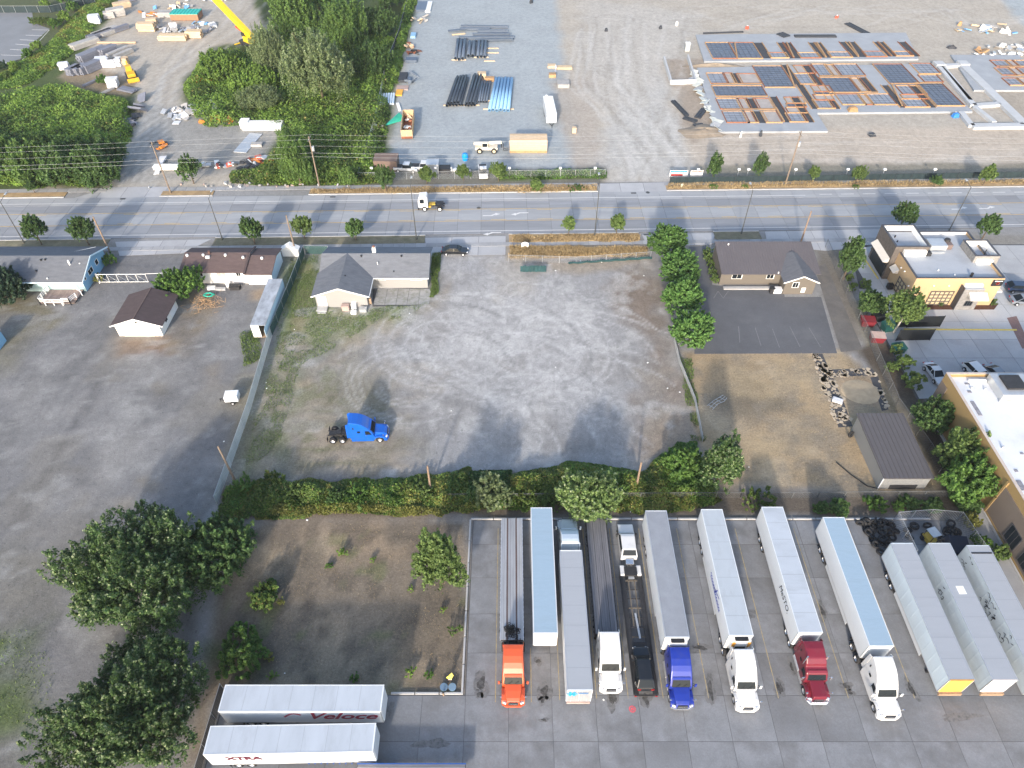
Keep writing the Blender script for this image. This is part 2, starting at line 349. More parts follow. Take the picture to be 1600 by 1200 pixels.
for c, s_ in (((770,540),1), ((700,540),.8), ((860,560),.7), ((640,600),.7)):
    for k in range(9):
        rr = 20 + 10*k; a0 = rnd.random()*6
        stroke([(c[0]+rr*1.6*s_*math.cos(a0+t*.35), c[1]+rr*s_*math.sin(a0+t*.35)) for t in range(9)], (.46,.455,.45) if k % 4 else (.20,.20,.20), .17, .32, .5)
for k in range(46):
    u0 = rnd.uniform(600, 930); v0 = rnd.uniform(440, 650); a0 = rnd.uniform(-.5, .7)
    stroke([(u0+t*22*math.cos(a0+t*.07), v0+t*14*math.sin(a0+t*.09)) for t in range(7)], (.47,.465,.46) if k % 3 else (.19,.19,.19), .16, .3, .6)
# verges along the road
paint([(-200,384),(1900,362),(1900,392),(1300,395),(-200,402)], (.20,.185,.16), 1, .6, .6, v=.4)
# north side: gravel yards
paint([(-200,300),(1900,272),(1900,-60),(-200,-60)], CGRAV, 1, .5, t=.7)
paint([(598,282),(612,200),(655,-40),(865,-40),(885,140),(935,280),(760,285)], BGRAV, 2, 1.5, 1, t=.35)
paint([(860,130),(930,110),(945,282),(900,282)], (.37,.33,.285), 2, 2, .9, t=.6)
paint([(940,200),(1040,120),(1080,282),(955,284)], (.40,.40,.39), 3, 4, .7, t=1)
paint([(920,0),(1100,20),(1060,120),(960,200),(900,90)], (.41,.395,.37), 4, 6, .6, t=1)
paint([(1070,205),(1700,195),(1700,262),(1085,262)], (.43,.37,.305), 2, 2, .85, t=.7)
paint([(1040,92),(1110,92),(1140,210),(1080,220)], (.30,.25,.20), 1.5, 2, .9)
paint([(1500,100),(1560,96),(1640,180),(1600,200)], (.33,.29,.24), 1.5, 2, .9)
paint([(1540,-30),(1700,-30),(1700,60),(1600,40)], BGRAV, 2, 2, 1)
paint([(1085,258),(1700,252),(1700,285),(1060,288)], (.15,.145,.11), 1, 1, .7, v=.6)
paint([(400,268),(945,262),(945,292),(400,296)], (.13,.125,.10), 1, 1, .85, v=.7)
paint([(780,270),(948,268),(948,280),(780,282)], (.09,.13,.04), .7, .7, .9, v=1)
# north-west: track, undergrowth, woods floor
paint([(-200,300),(170,295),(215,200),(205,130),(100,120),(160,50),(215,-40),(-200,-40)], DGRN, 1.5, 2, 1, v=1)
paint([(300,185),(285,130),(330,75),(420,60),(380,-40),(660,-40),(612,180),(598,285),(400,292),(410,235),(450,200),(330,205)], DGRN, 1.5, 2, 1, v=1)
paint([(90,120),(130,100),(215,128),(200,150),(120,140)], (.24,.19,.13), 1, 1, .9)
paint([(230,160),(300,180),(440,200),(405,262),(240,285),(165,290)], (.27,.265,.25), 1.5, 1.2, .9, t=.8)
paint([(-200,-60),(165,-60),(130,20),(60,90),(-60,130),(-200,200)], (.085,.1,.05), 1, 1, 1, v=.8)
for k in range(9):
    stroke([(180+8*k,292),(215+6*k,200),(240+5*k+10*math.sin(k),120),(300+16*k,40),(330+20*k,-10)], (.47,.46,.44) if k % 2 else (.24,.24,.23), .35, .6, .6)
for k in range(30):
    a_ = rnd.uniform(880, 1500); stroke([(a_,rnd.uniform(5,50)),(a_+60,rnd.uniform(5,50)),(a_+160,rnd.uniform(5,45))], (.47,.45,.42) if k % 3 else (.29,.265,.23), .4, .7, .5)
    a_ = rnd.uniform(1090, 1560); v_ = rnd.uniform(212, 258); stroke([(a_,v_),(a_+70,v_+rnd.uniform(-6,6)),(a_+150,v_+rnd.uniform(-10,8))], (.50,.455,.40) if k % 3 else (.32,.28,.23), .3, .6, .5)
for k in range(22):
    u0 = rnd.uniform(900, 1080); stroke([(u0,20+rnd.random()*30),(u0-30+rnd.random()*50,130),(980+k*6,282)], (.48,.465,.44) if k % 3 else (.29,.27,.24), .35, .6, .6)
ground_me = bpy.data.meshes.new('ground'); nx = len(gx); ny = len(gy)
P3 = np.stack([X, Y, np.zeros_like(X)], 1)
ii = np.arange(nx-1)[None, :] + np.arange(ny-1)[:, None]*nx
quads = np.stack([ii, ii+1, ii+1+nx, ii+nx], -1).reshape(-1, 4)
def np_mesh(me, P, Q):
    me.vertices.add(len(P)); me.vertices.foreach_set('co', np.ascontiguousarray(P, np.float32).ravel())
    n, k = Q.shape
    me.loops.add(n*k); me.loops.foreach_set('vertex_index', np.ascontiguousarray(Q, np.int32).ravel())
    me.polygons.add(n); me.polygons.foreach_set('loop_start', np.arange(n, dtype=np.int32)*k)
    me.update(calc_edges=True)
np_mesh(ground_me, P3, quads)
at = ground_me.attributes.new('soil', 'FLOAT_COLOR', 'POINT'); at.data.foreach_set('color', np.concatenate([colr, np.ones((X.size, 1))], 1).astype(np.float32).ravel())
for nm, arr in (('veg', veg), ('trk', trk)):
    a2 = ground_me.attributes.new(nm, 'FLOAT', 'POINT'); a2.data.foreach_set('value', arr.astype(np.float32))
def ground_material():
    m = bpy.data.materials.new('ground_soil'); m.use_nodes = True; nt = m.node_tree; N = nt.nodes; L = nt.links
    b = N['Principled BSDF']; b.inputs['Roughness'].default_value = .95; b.inputs['Specular IOR Level'].default_value = .15
    def attr(n):
        a = N.new('ShaderNodeAttribute'); a.attribute_name = n; return a
    g = N.new('ShaderNodeNewGeometry')
    def noise(sc, det, ro=.6, stretch=None, dist=0.0):
        n = N.new('ShaderNodeTexNoise'); n.inputs['Scale'].default_value = sc; n.inputs['Detail'].default_value = det; n.inputs['Roughness'].default_value = ro; n.inputs['Distortion'].default_value = dist
        src = g.outputs['Position']
        if stretch:
            mp = N.new('ShaderNodeMapping'); mp.inputs['Scale'].default_value = stretch; L.new(src, mp.inputs[0]); src = mp.outputs[0]
        L.new(src, n.inputs['Vector']); return n.outputs['Fac']
    def rng(f, a, c, lo=.3, hi=.7):
        r = N.new('ShaderNodeMapRange'); r.inputs['From Min'].default_value = lo; r.inputs['From Max'].default_value = hi
        r.inputs['To Min'].default_value = a; r.inputs['To Max'].default_value = c; L.new(f, r.inputs['Value']); return r.outputs[0]
    def mul(a, c):
        x = N.new('ShaderNodeMath'); x.operation = 'MULTIPLY'; L.new(a, x.inputs[0])
        if hasattr(c, 'is_output'): L.new(c, x.inputs[1])
        else: x.inputs[1].default_value = c
        return x.outputs[0]
    s_ = mul(rng(noise(.11, 5), .93, 1.07), rng(noise(.9, 6, .65), .88, 1.12)); s_ = mul(s_, rng(noise(7, 3, .75), .84, 1.16))
    # worn, wind-blown streaks on the gravel
    tr_ = rng(noise(.42, 7, .68, (1, .6, 1), 2.2), .84, 1.18); mx = N.new('ShaderNodeMix'); L.new(attr('trk').outputs['Fac'], mx.inputs[0]); mx.inputs[2].default_value = 1; L.new(tr_, mx.inputs[3])
    s_ = mul(s_, mx.outputs[0])
    vg = rng(noise(3.2, 5, .75), .55, 1.45); mv = N.new('ShaderNodeMix'); L.new(attr('veg').outputs['Fac'], mv.inputs[0]); mv.inputs[2].default_value = 1; L.new(vg, mv.inputs[3])
    s_ = mul(s_, mv.outputs[0])
    s_ = mul(s_, rng(noise(1.5, 4, .7), 1.0, .66, .60, .72)); s_ = mul(s_, rng(noise(2.7, 3, .7, None, .6), 1.0, 1.30, .60, .70)); s_ = mul(s_, rng(noise(4.1, 2, .6), 1.0, .72, .62, .70))
    v = N.new('ShaderNodeVectorMath'); v.operation = 'SCALE'; L.new(attr('soil').outputs['Color'], v.inputs[0]); L.new(s_, v.inputs['Scale'])
    L.new(v.outputs[0], b.inputs['Base Color'])
    bp = N.new('ShaderNodeBump'); bp.inputs['Strength'].default_value = .45; bp.inputs['Distance'].default_value = .12
    L.new(noise(2.2, 6, .7), bp.inputs['Height']); L.new(bp.outputs[0], b.inputs['Normal'])
    return m
ground_me.materials.append(ground_material())
ground = bpy.data.objects.new('ground', ground_me); COL.objects.link(ground); struct(ground)

# ================================================================ ROAD (concrete panels, 1.23 degrees off the image)
RZ = math.atan(.0215)
m_joint = mat('joint_tar', (.09,.09,.095), .9, var=.2)
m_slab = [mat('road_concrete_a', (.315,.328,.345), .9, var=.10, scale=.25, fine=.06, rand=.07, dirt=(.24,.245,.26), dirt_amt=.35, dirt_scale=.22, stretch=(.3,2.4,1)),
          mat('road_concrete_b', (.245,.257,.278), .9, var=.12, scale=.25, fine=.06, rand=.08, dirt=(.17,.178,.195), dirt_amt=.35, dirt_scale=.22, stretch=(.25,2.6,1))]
def rl(u, v):
    p = G(u, v); c, s_ = math.cos(-RZ), math.sin(-RZ); return (p.x*c - p.y*s_, p.x*s_ + p.y*c)
road = MB().box(-900, 900, 115.9, 130.9, -.05, .018).build('road', m_joint, rz=RZ); struct(road)
RTOP = .05
PANEL = 4.57
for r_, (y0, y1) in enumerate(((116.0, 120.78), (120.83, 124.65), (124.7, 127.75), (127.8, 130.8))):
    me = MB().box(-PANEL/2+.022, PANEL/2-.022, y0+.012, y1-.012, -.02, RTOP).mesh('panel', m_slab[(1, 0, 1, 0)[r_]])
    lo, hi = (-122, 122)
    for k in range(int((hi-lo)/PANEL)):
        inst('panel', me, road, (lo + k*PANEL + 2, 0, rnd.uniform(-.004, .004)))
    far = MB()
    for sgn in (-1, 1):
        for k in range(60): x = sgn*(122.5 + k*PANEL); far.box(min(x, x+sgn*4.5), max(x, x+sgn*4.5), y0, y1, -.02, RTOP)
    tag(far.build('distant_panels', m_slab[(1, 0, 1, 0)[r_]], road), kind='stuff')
m_line = mat('road_white_line', (.60,.60,.60), .7, var=.12, scale=2, dirt=(.4,.4,.42), dirt_amt=.25, dirt_scale=1.5)
m_yline = mat('road_yellow_line', (.55,.38,.14), .7, var=.15, scale=2, dirt=(.36,.36,.36), dirt_amt=.35, dirt_scale=1.2)
ZL = RTOP + .010
def strip(name, x0, x1, y, wd, m, par=road, z=None):
    z = ZL if z is None else z
    return MB().poly([(x0,y-wd/2,z),(x1,y-wd/2,z),(x1,y+wd/2,z),(x0,y+wd/2,z)]).build(name, m, par)
strip('edge_line', -300, 300, 117.0, .17, m_line)
strip('edge_line', -300, 63, 128.6, .17, m_line)
for k in range(12): strip('dashed_line', 66+k*4.5, 68.6+k*4.5, 128.9, .17, m_line)
for y in (120.72, 124.6): strip('solid_yellow_line', -300, 300, y + (.22 if y > 122 else -.22), .13, m_yline)
me_d = MB().poly([(-1.5,-.07,ZL),(1.5,-.07,ZL),(1.5,.07,ZL),(-1.5,.07,ZL)]).mesh('dashed_yellow_line', m_yline)
for y in (120.95, 124.35):
    for k in range(-13, 14): inst('dashed_yellow_line', me_d, road, (k*9.1, y, 0))
def turn_arrow(x, y, flip):
    b = MB(); s_ = -1 if flip else 1
    pts = [(-1.6,-.10),(.2,-.10),(.9,.35),(.9,.1),(1.9,.55),(.9,1.0),(.9,.75),(.0,.16),(-1.6,.16)]
    b.poly([(x+s_*px, y+s_*(py-.3), ZL) for px, py in pts]); return b.build('turn_arrow', m_line, road)
for u, v, fl in ((767,336,0), (813,334,1), (1498,326,0), (1541,325,0), (770,365,1)):
    x, y = rl(u, v); turn_arrow(x, y, fl)
m_lid = mat('manhole_iron', (.10,.10,.10), .6, .4, var=.2)
for u, v in ((748,325),(1012,301)):
    x, y = rl(u, v); MB().cyl((x,y,RTOP),(x,y,RTOP+.008),.42,16).build('manhole_cover', m_lid, road)
for u, v in ((192,311),(520,308),(990,302),(1010,367)):
    x, y = rl(u, v); MB().box(x-.55,x+.55,y-.25,y+.25,RTOP,RTOP+.008).build('drain_grate', m_lid, road)
# kerbs, sidewalks, planting strips: gaps where driveways cross
m_kerb = mat('kerb_concrete', (.42,.42,.42), .9, var=.12, scale=.6, rand=.05, dirt=(.25,.24,.23), dirt_amt=.2)
m_walk = mat('sidewalk_concrete', (.31,.315,.325), .9, var=.12, scale=.4, fine=.06, rand=.07, dirt=(.2,.2,.2), dirt_amt=.25)
m_dry = mat('dry_grass_soil', (.34,.24,.13), .95, var=.3, scale=.8, fine=.3, dirt=(.17,.14,.09), dirt_amt=.3, dirt_scale=.7, bump=.5, bscale=6)
m_dry2 = mat('brown_verge_soil', (.18,.165,.115), .95, var=.3, scale=.8, fine=.3, dirt=(.11,.12,.06), dirt_amt=.35, dirt_scale=.7, bump=.5, bscale=6)
def runs(*px, v): return [(rl(a, v)[0], rl(b, v)[0]) for a, b in px]
near_runs = runs((-150,172),(335,664),(795,1001),(1119,1192),(1385,1440), v=376)
far_runs = runs((-200,108),(255,336),(484,934),(1042,1900), v=299)
for name, rr, ks, ke, ss, se, msoil in (('near', near_runs, 115.62, 115.88, 113.15, 115.6, m_dry2), ('far', far_runs, 130.92, 131.18, 131.2, 133.0, m_dry)):
    for i, (a, b_) in enumerate(rr):
        kb = MB().prism([(a, ks), (b_, ks), (b_, ke), (a, ke)], -.05, .17).build('kerb', m_kerb, rz=RZ, bevel=.03); struct(kb)
        so = m_dry if (name == 'far' or i == 2) else m_dry2
        st = MB().box(a+.05, b_-.05, ss, se, -.05, .12).build('planting_strip', so, rz=RZ); struct(st)
for name, (y0, y1), rr in (('near', (111.9, 113.1), [(-130, 75)]), ('far', (133.05, 134.5), [(-130, rl(180,296)[0]), (rl(260,296)[0], rl(937,296)[0]), (rl(1040,296)[0], 130)])):
    sw = MB().box(rr[0][0], rr[-1][1], y0, y1, -.05, .03).build('sidewalk', m_joint, rz=RZ); struct(sw)
    me = MB().box(-1.0, 1.0, y0+.01, y1-.01, 0, .09).mesh('paving_slab', m_walk)
    for a, b_ in rr:
        for k in range(int((b_-a)/2.04)): inst('paving_slab', me, sw, (a+1.02+k*2.04, 0, 0))
m_apron = mat('apron_concrete', (.38,.385,.40), .9, var=.1, scale=.3, fine=.05, rand=.06, dirt=(.27,.27,.28), dirt_amt=.2)
for i, (px, lab) in enumerate((([(936,287),(1040,285),(1046,303),(934,304)], 'n'), ([(172,293),(262,292),(300,308),(112,311)], 'nw'), ([(180,378),(330,374),(286,396),(187,400)], 'sw'), ([(664,372),(790,369),(790,398),(668,401)], 's'), ([(1003,367),(1118,364),(1112,382),(1012,386)], 'se'), ([(1195,362),(1380,358),(1365,385),(1290,392),(1200,384)], 'se2'))):
    pl = PX(px); a = MB().prism(pl, -.05, .032).build('driveway_apron', m_joint); struct(a)
    x0 = min(p[0] for p in pl); x1 = max(p[0] for p in pl); y0 = min(p[1] for p in pl); y1 = max(p[1] for p in pl)
    # concrete panels cut to the apron's outline
    def clip(poly, ax, val, keep):
        out = []
        for k in range(len(poly)):
            p, q = poly[k], poly[(k+1) % len(poly)]; ip = (p[ax]-val)*keep >= 0; iq = (q[ax]-val)*keep >= 0
            if ip: out.append(p)
            if ip != iq:
                t = (val-p[ax])/(q[ax]-p[ax]); out.append((p[0]+t*(q[0]-p[0]), p[1]+t*(q[1]-p[1])))
        return out
    nxp = max(1, round((x1-x0)/4.5)); nyp = max(1, round((y1-y0)/3.6))
    for ix in range(nxp):
        for iy in range(nyp):
            q = clip(pl, 0, x0+(x1-x0)*ix/nxp+.03, 1); q = clip(q, 0, x0+(x1-x0)*(ix+1)/nxp-.03, -1)
            if q: q = clip(q, 1, y0+(y1-y0)*iy/nyp+.03, 1)
            if q: q = clip(q, 1, y0+(y1-y0)*(iy+1)/nyp-.03, -1)
            if len(q) > 2 and abs(sum(q[k][0]*q[(k+1)%len(q)][1]-q[(k+1)%len(q)][0]*q[k][1] for k in range(len(q)))) > .4:
                MB().prism(q, 0, .042).build('panel', m_apron, a)

# ================================================================ TRUCK LOT (concrete slabs with tarred joints)
m_lot = mat('lot_concrete', (.205,.213,.228), .85, var=.18, scale=.45, fine=.12, rand=.07, dirt=(.095,.092,.09), dirt_amt=.40, dirt_scale=.22, bump=.1, bscale=8)
LOTP = [(-5.05,-12),(62,-12),(62,51.0),(-5.05,51.0)]
lot = MB().prism([(-30.5,-12),(62,-12),(62,51.2),(-5.0,51.2),(-5.0,29.35),(-30.5,29.35)], -.05, .022).build('truck_lot', m_joint); struct(lot)
SX, SY = 4.56, 4.6
slab_me = MB().box(-SX/2+.02, SX/2-.02, -SY/2+.02, SY/2-.02, -.02, .05).mesh('slab', m_lot)
XS = [4.2 + SX*k for k in range(-8, 13)]; YS = [24.7 + SY*k for k in range(-3, 7)]
for xa in XS:
    for ya in YS:
        xb, yb = xa + SX, ya + SY
        if xb > 62 or yb > 52.5: continue
        a0, a1, b0, b1 = max(xa, -30.4), xb, ya, min(yb, 51.15)
        if ya > 29: a0 = max(a0, -4.95)
        if a1 - a0 < .3 or b1-b0 < .2: continue
        if ya < 29.35 < yb and a0 < -5: b1 = min(b1, 29.3)
        if abs(a1-a0-SX) < .01 and abs(b1-b0-SY) < .01: inst('slab', slab_me, lot, ((a0+a1)/2, (b0+b1)/2, rnd.uniform(-.003, .003)))
        else: MB().box(a0+.03, a1-.03, b0+.03, b1-.03, -.02, .05).build('slab', m_lot, lot)
# kerbs round the lot in short lengths
for a, b_ in ((( -5.3, 29.5), (-5.3, 51.3)), ((-12.9, 29.5), (-5.15, 29.5)), ((-5.3, 51.4), (53.5, 51.4))):
    n = max(1, round(math.dist(a, b_)/3.0))
    for k in range(n):
        p = Vector(a).lerp(Vector(b_), (k+.02)/n); q = Vector(a).lerp(Vector(b_), (k+.98)/n)
        kb = MB().beam((*p, .08), (*q, .08), .22, .28).build('kerb', m_kerb, bevel=.03); struct(kb)
m_oil = mat('oil_stain', (.06,.058,.056), .6, var=.5, scale=3, dirt=(.14,.14,.14), dirt_amt=.4, dirt_scale=3)
def blot(u, v, rx, ry, seed, m=m_oil, name='oil_stain', par=lot, z=.062):
    r_ = random.Random(seed); c = G(u, v, .05); n = 44; ph = [r_.random()*6.3 for _ in range(4)]
    pts = []
    for k in range(n):
        t = 2*math.pi*k/n; q = 1 + .22*math.sin(2*t+ph[0]) + .16*math.sin(3*t+ph[1]) + .10*math.sin(5*t+ph[2]) + .06*math.sin(11*t+ph[3])
        pts.append((c.x + rx*q*math.cos(t), c.y + ry*q*math.sin(t), z))
    return MB().poly(pts).build(name, m, par)
m_oil2 = mat('oil_stain_faint', (.135,.135,.137), .6, var=.5, scale=3, dirt=(.2,.2,.2), dirt_amt=.45, dirt_scale=2)
k = 0
for u, v, rx, ry in ((851,1080,.42,.75),(848,1094,.3,.3),(841,1033,.28,.3),(957,1092,.42,.7),(1009,1092,.38,.6),(1110,1078,.35,1.0),(1218,1075,.35,.75),(1277,1099,.3,.3),(1322,1072,.38,.35),(1328,1082,.3,.25),(1424,1077,.3,.8),(1094,1012,.8,.3),(1237,1042,.16,.7),(752,1068,.45,.9),(748,1085,.25,.3),(1285,955,.25,.9),(850,1125,.3,.15)):
    k += 1; blot(u, v, rx*1.7, ry*1.55, 50+k, m_oil2, z=.056); blot(u, v, rx*.8, ry*.85, k)
for u, v, rx, ry in ((675,1162,1.6,.5),(610,1108,.5,.7),(1170,960,.9,.5),(1060,1010,.6,.5),(1500,1120,2.0,.4)): k += 1; blot(u, v, rx, ry, k, m_oil2, z=.056)
m_yl = mat('faded_yellow_paint', (.36,.29,.15), .8, var=.3, scale=3, dirt=(.23,.23,.24), dirt_amt=.5, dirt_scale=2.5)
for i, (x, y0, y1) in enumerate(((-1.75,28.6,50),(2.05,28.6,34.5),(5.05,28.8,36),(8.95,29,50),(12.3,29,50),(16.0,29,50),(20.8,29,50),(28.2,29,50),(35.6,29,50),(42.6,29,50))):
    MB().poly([(x-.05,y0,.057),(x+.05,y0,.057),(x+.05,y1,.057),(x-.05,y1,.057)]).build('bay_line', m_yl, lot)
m_red = mat('red_spray_paint', (.62,.10,.12), .7, var=.3, scale=5)
c = G(988,1108,.05); b = MB()
b.lathe([(.24,.062),(.36,.062)], (c.x, c.y, 0), 'z', 14); b.poly([(c.x-.14,c.y-.14,.062),(c.x+.14,c.y-.14,.062),(c.x+.14,c.y+.14,.062),(c.x-.14,c.y+.14,.062)])
b.build('paint_mark', m_red, lot)

# ================================================================ OTHER PAVED AREAS
m_pad = mat('dark_asphalt', (.105,.108,.118), .9, var=.14, scale=.25, fine=.08, dirt=(.16,.16,.165), dirt_amt=.25, dirt_scale=.3)
pad = MB().prism(PX([(1085,553),(1308,552),(1283,464),(1226,464),(1224,447),(1127,447),(1113,445),(1103,384),(1076,386),(1085,470)]), -.05, .012).build('asphalt_pad', m_pad); struct(pad)
m_drive = mat('brown_driveway', (.125,.118,.112), .9, var=.2, scale=.4, fine=.1, dirt=(.19,.17,.14), dirt_amt=.3, dirt_scale=.5)
drv = MB().prism(PX([(1273,418),(1290,412),(1348,546),(1314,550)]), -.05, .010).build('driveway', m_drive); struct(drv)
m_bay = mat('worn_bay_line', (.165,.167,.175), .8, var=.3, scale=3)
for a, b_ in (((1154,510),(1156,535)),((1180,512),(1189,540)),((1207,514),(1218,543)),((1234,510),(1250,542)),((1264,512),(1282,542)),((1115,466),(1122,455)),((1122,455),(1130,466)),((1130,466),(1138,455))):
    p, q = G(*a), G(*b_); MB().beam((p.x,p.y,.014), (q.x,q.y,.014), .11, .008).build('bay_line', m_bay, pad)
m_plot = mat('parking_concrete', (.35,.36,.375), .9, var=.12, scale=.3, fine=.05, rand=.06, dirt=(.24,.24,.25), dirt_amt=.25, dirt_scale=.25)
m_plot2 = mat('pale_parking_concrete', (.43,.44,.45), .9, var=.1, scale=.3, fine=.05, rand=.05, dirt=(.3,.3,.3), dirt_amt=.2, dirt_scale=.3)
plot = MB().prism([(60.2,72.5),(140,72.5),(140,112.5),(63.5,112.5),(60.5,98)], -.05, .022).build('parking_lot', m_joint); struct(plot)
for iy in range(9):
    y0, y1 = 72.6+iy*4.4, 76.95+iy*4.4
    for ix in range(13):
        x0 = 60.6+ix*4.6; x1 = x0+4.55
        if x0 < 62 and y0 > 95: x0 = 62.4
        if 67.6 < x0+2 < 81 and 94 < y0+2 < 108.5: continue
        y1c = min(y1, 112.3)
        MB().box(x0, x1, y0, y1c, 0, .042).build('slab', m_plot2 if (x0 < 84 and y0 > 84) else m_plot, plot)
m_ykerb = mat('yellow_kerb_paint', (.62,.50,.12), .7, var=.15, scale=3)
struct(MB().beam((*G(1412,515).xy, .07), (*G(1588,516).xy, .07), .28, .18).build('yellow_kerb', m_ykerb, bevel=.03))
struct(MB().beam((*G(1350,404).xy, .07), (*G(1372,436).xy, .07), .22, .18).build('yellow_kerb', m_ykerb, bevel=.03))
m_red_p = mat('red_brick_paving', (.20,.13,.12), .9, var=.2, scale=3, fine=.15)
struct(MB().prism(PX([(1573,497),(1588,494),(1612,545),(1597,545)]), 0, .052).build('brick_walk', m_red_p))
m_mulch = mat('bark_mulch', (.095,.045,.03), .95, var=.3, scale=3, fine=.3, bump=.4)
struct(MB().prism(PX([(1418,478),(1560,475),(1553,484),(1416,484)]), 0, .10).build('planting_bed', m_mulch))
# car park at the far north-west
cp = MB().prism(PX([(-260,128),(2,102),(32,92),(50,68),(78,45),(52,36),(50,15),(-200,15)]), -.05, .02).build('car_park', mat('car_park_asphalt', (.20,.21,.225), .9, var=.1, scale=.2, fine=.05)); struct(cp)
for a, b_ in (((2,86),(36,87)),((16,77),(44,79)),((24,69),(50,71)),((31,62),(58,63.5)),((40,55),(66,56)),((50,46.5),(77,47)),((32,97),(77,47)),((-20,97),(24,98))):
    p, q = G(*a), G(*b_); MB().beam((p.x,p.y,.024), (q.x,q.y,.024), .16, .012).build('bay_line', m_line, cp)
# cracked slab by the grey house and torn sheeting strip by the shed
pat = MB().prism(PX([(582,452),(671,450),(671,475),(640,478),(582,479)]), -.05, .012).build('patio', m_joint); struct(pat)
m_pat = mat('patio_concrete', (.29,.29,.285), .9, var=.2, scale=.7, fine=.15, rand=.08, dirt=(.13,.14,.09), dirt_amt=.4, dirt_scale=1.0)
for ix in range(5):
    for iy in range(2):
        MB().box(-23.6+ix*1.9, -21.76+ix*1.9, 94.6+iy*2.2, 96.75+iy*2.2, 0, .03).build('slab', m_pat, pat)
# ================================================================ VEGETATION
def leaf_mesh(name, P, Nn, S, mt, rng, asp=1.7, tip=None, mi=None):
    n = len(P); t = rng.normal(size=(n,3)); Nn = Nn/np.linalg.norm(Nn, axis=1, keepdims=True)
    a = np.cross(Nn, t); a /= np.linalg.norm(a, axis=1, keepdims=True)+1e-9; b = np.cross(Nn, a)
    a = a*(S*.5*asp**.5)[:, None]; b = b*(S*.5/asp**.5)[:, None]; fold = Nn*(S*.12)[:, None]
    V = np.stack([P-a, P+b+fold, P+a, P-b+fold], 1).reshape(-1, 3)
    me = bpy.data.meshes.new(name); np_mesh(me, V, np.arange(4*n).reshape(-1, 4))
    for m in (mt if isinstance(mt, list) else [mt]): me.materials.append(m)
    if tip is not None:
        at_ = me.attributes.new('tip', 'FLOAT', 'POINT'); at_.data.foreach_set('value', np.repeat(tip, 4).astype(np.float32))
    if mi is not None: me.polygons.foreach_set('material_index', mi.astype(np.int32))
    return me
def crown_pts(rng, n, Rr, shoots=260, ln=.34, low=-.5, cone=0.0, up=.55, lump=.22):
    """leaves set along upward and outward shoots that fill an uneven ellipsoid"""
    Rr = np.array(Rr, float); d = rng.normal(size=(shoots*4,3)); d /= np.linalg.norm(d, axis=1, keepdims=True); d = d[d[:,2] > low][:shoots]; ns = len(d)
    ph = rng.uniform(0, 6.283, 6); az = np.arctan2(d[:,1], d[:,0])
    bump = 1 + lump*(.5*np.sin(2*az+ph[0]) + .5*np.sin(3*az+ph[1]+2*d[:,2]) + .45*np.sin(5*az+ph[2]-4*d[:,2]) + .4*np.sin(5*d[:,2]+ph[3]))
    f = (.25 + .75*rng.random(ns)**.45)*bump; L_ = ln*min(Rr)*rng.uniform(.7, 1.35, ns)
    sd_ = d*Rr/np.linalg.norm(Rr)*1.2*(1-up) + np.array([0,0,up]) + rng.normal(size=(ns,3))*.16; sd_ /= np.linalg.norm(sd_, axis=1, keepdims=True)
    tipp = d*Rr*f[:,None]*.96
    if cone: tipp[:,:2] *= (1 - cone*np.clip(tipp[:,2]/Rr[2]*.5+.5, 0, 1))[:,None]
    k = rng.integers(0, ns, n); u = rng.random(n)**.75; e = rng.normal(size=(n,3)); e /= np.linalg.norm(e, axis=1, keepdims=True)
    rad = L_[k]*.34*(1.05-u*.85)*rng.random(n)**.4
    P = tipp[k] - sd_[k]*(L_[k]*(1-u))[:,None] + e*rad[:,None]
    N_ = e*.6 + sd_[k]*.35 + rng.normal(size=(n,3))*.4 + np.array([0,0,.3])
    tip = np.clip((u-.80)/.2, 0, 1)*(f[k] > .72)*(rng.random(n) < .5)*rng.random(n)  # outer shoot ends that get the painted sunlit colour
    return P, N_, tipp, tip
def trunk_mb(rng, h, r0, c, lean=.0, nb=8):
    b = MB(); top = Vector((lean, 0, h)); pts = [Vector((0,0,-.1)), Vector((lean*.2+rng.normal()*.05, rng.normal()*.05, h*.4)), top]
    for (p, q), (ra, rb) in zip(zip(pts, pts[1:]), ((r0, r0*.75), (r0*.75, r0*.45))): b.cyl(p, q, ra, 8, rb, cap=False)
    for i in rng.choice(len(c), min(nb, len(c)), replace=False):
        s_ = pts[1].lerp(top, rng.random()); e = Vector(c[i]) + Vector((0,0,0)); b.cyl(s_, e, r0*.35, 5, r0*.08, cap=False)
    return b
m_bark = mat('bark', (.12,.09,.065), .95, var=.3, scale=4, stretch=(4,4,1), bump=.6)
m_palebark = mat('pale_bark', (.38,.36,.32), .9, var=.25, scale=4)
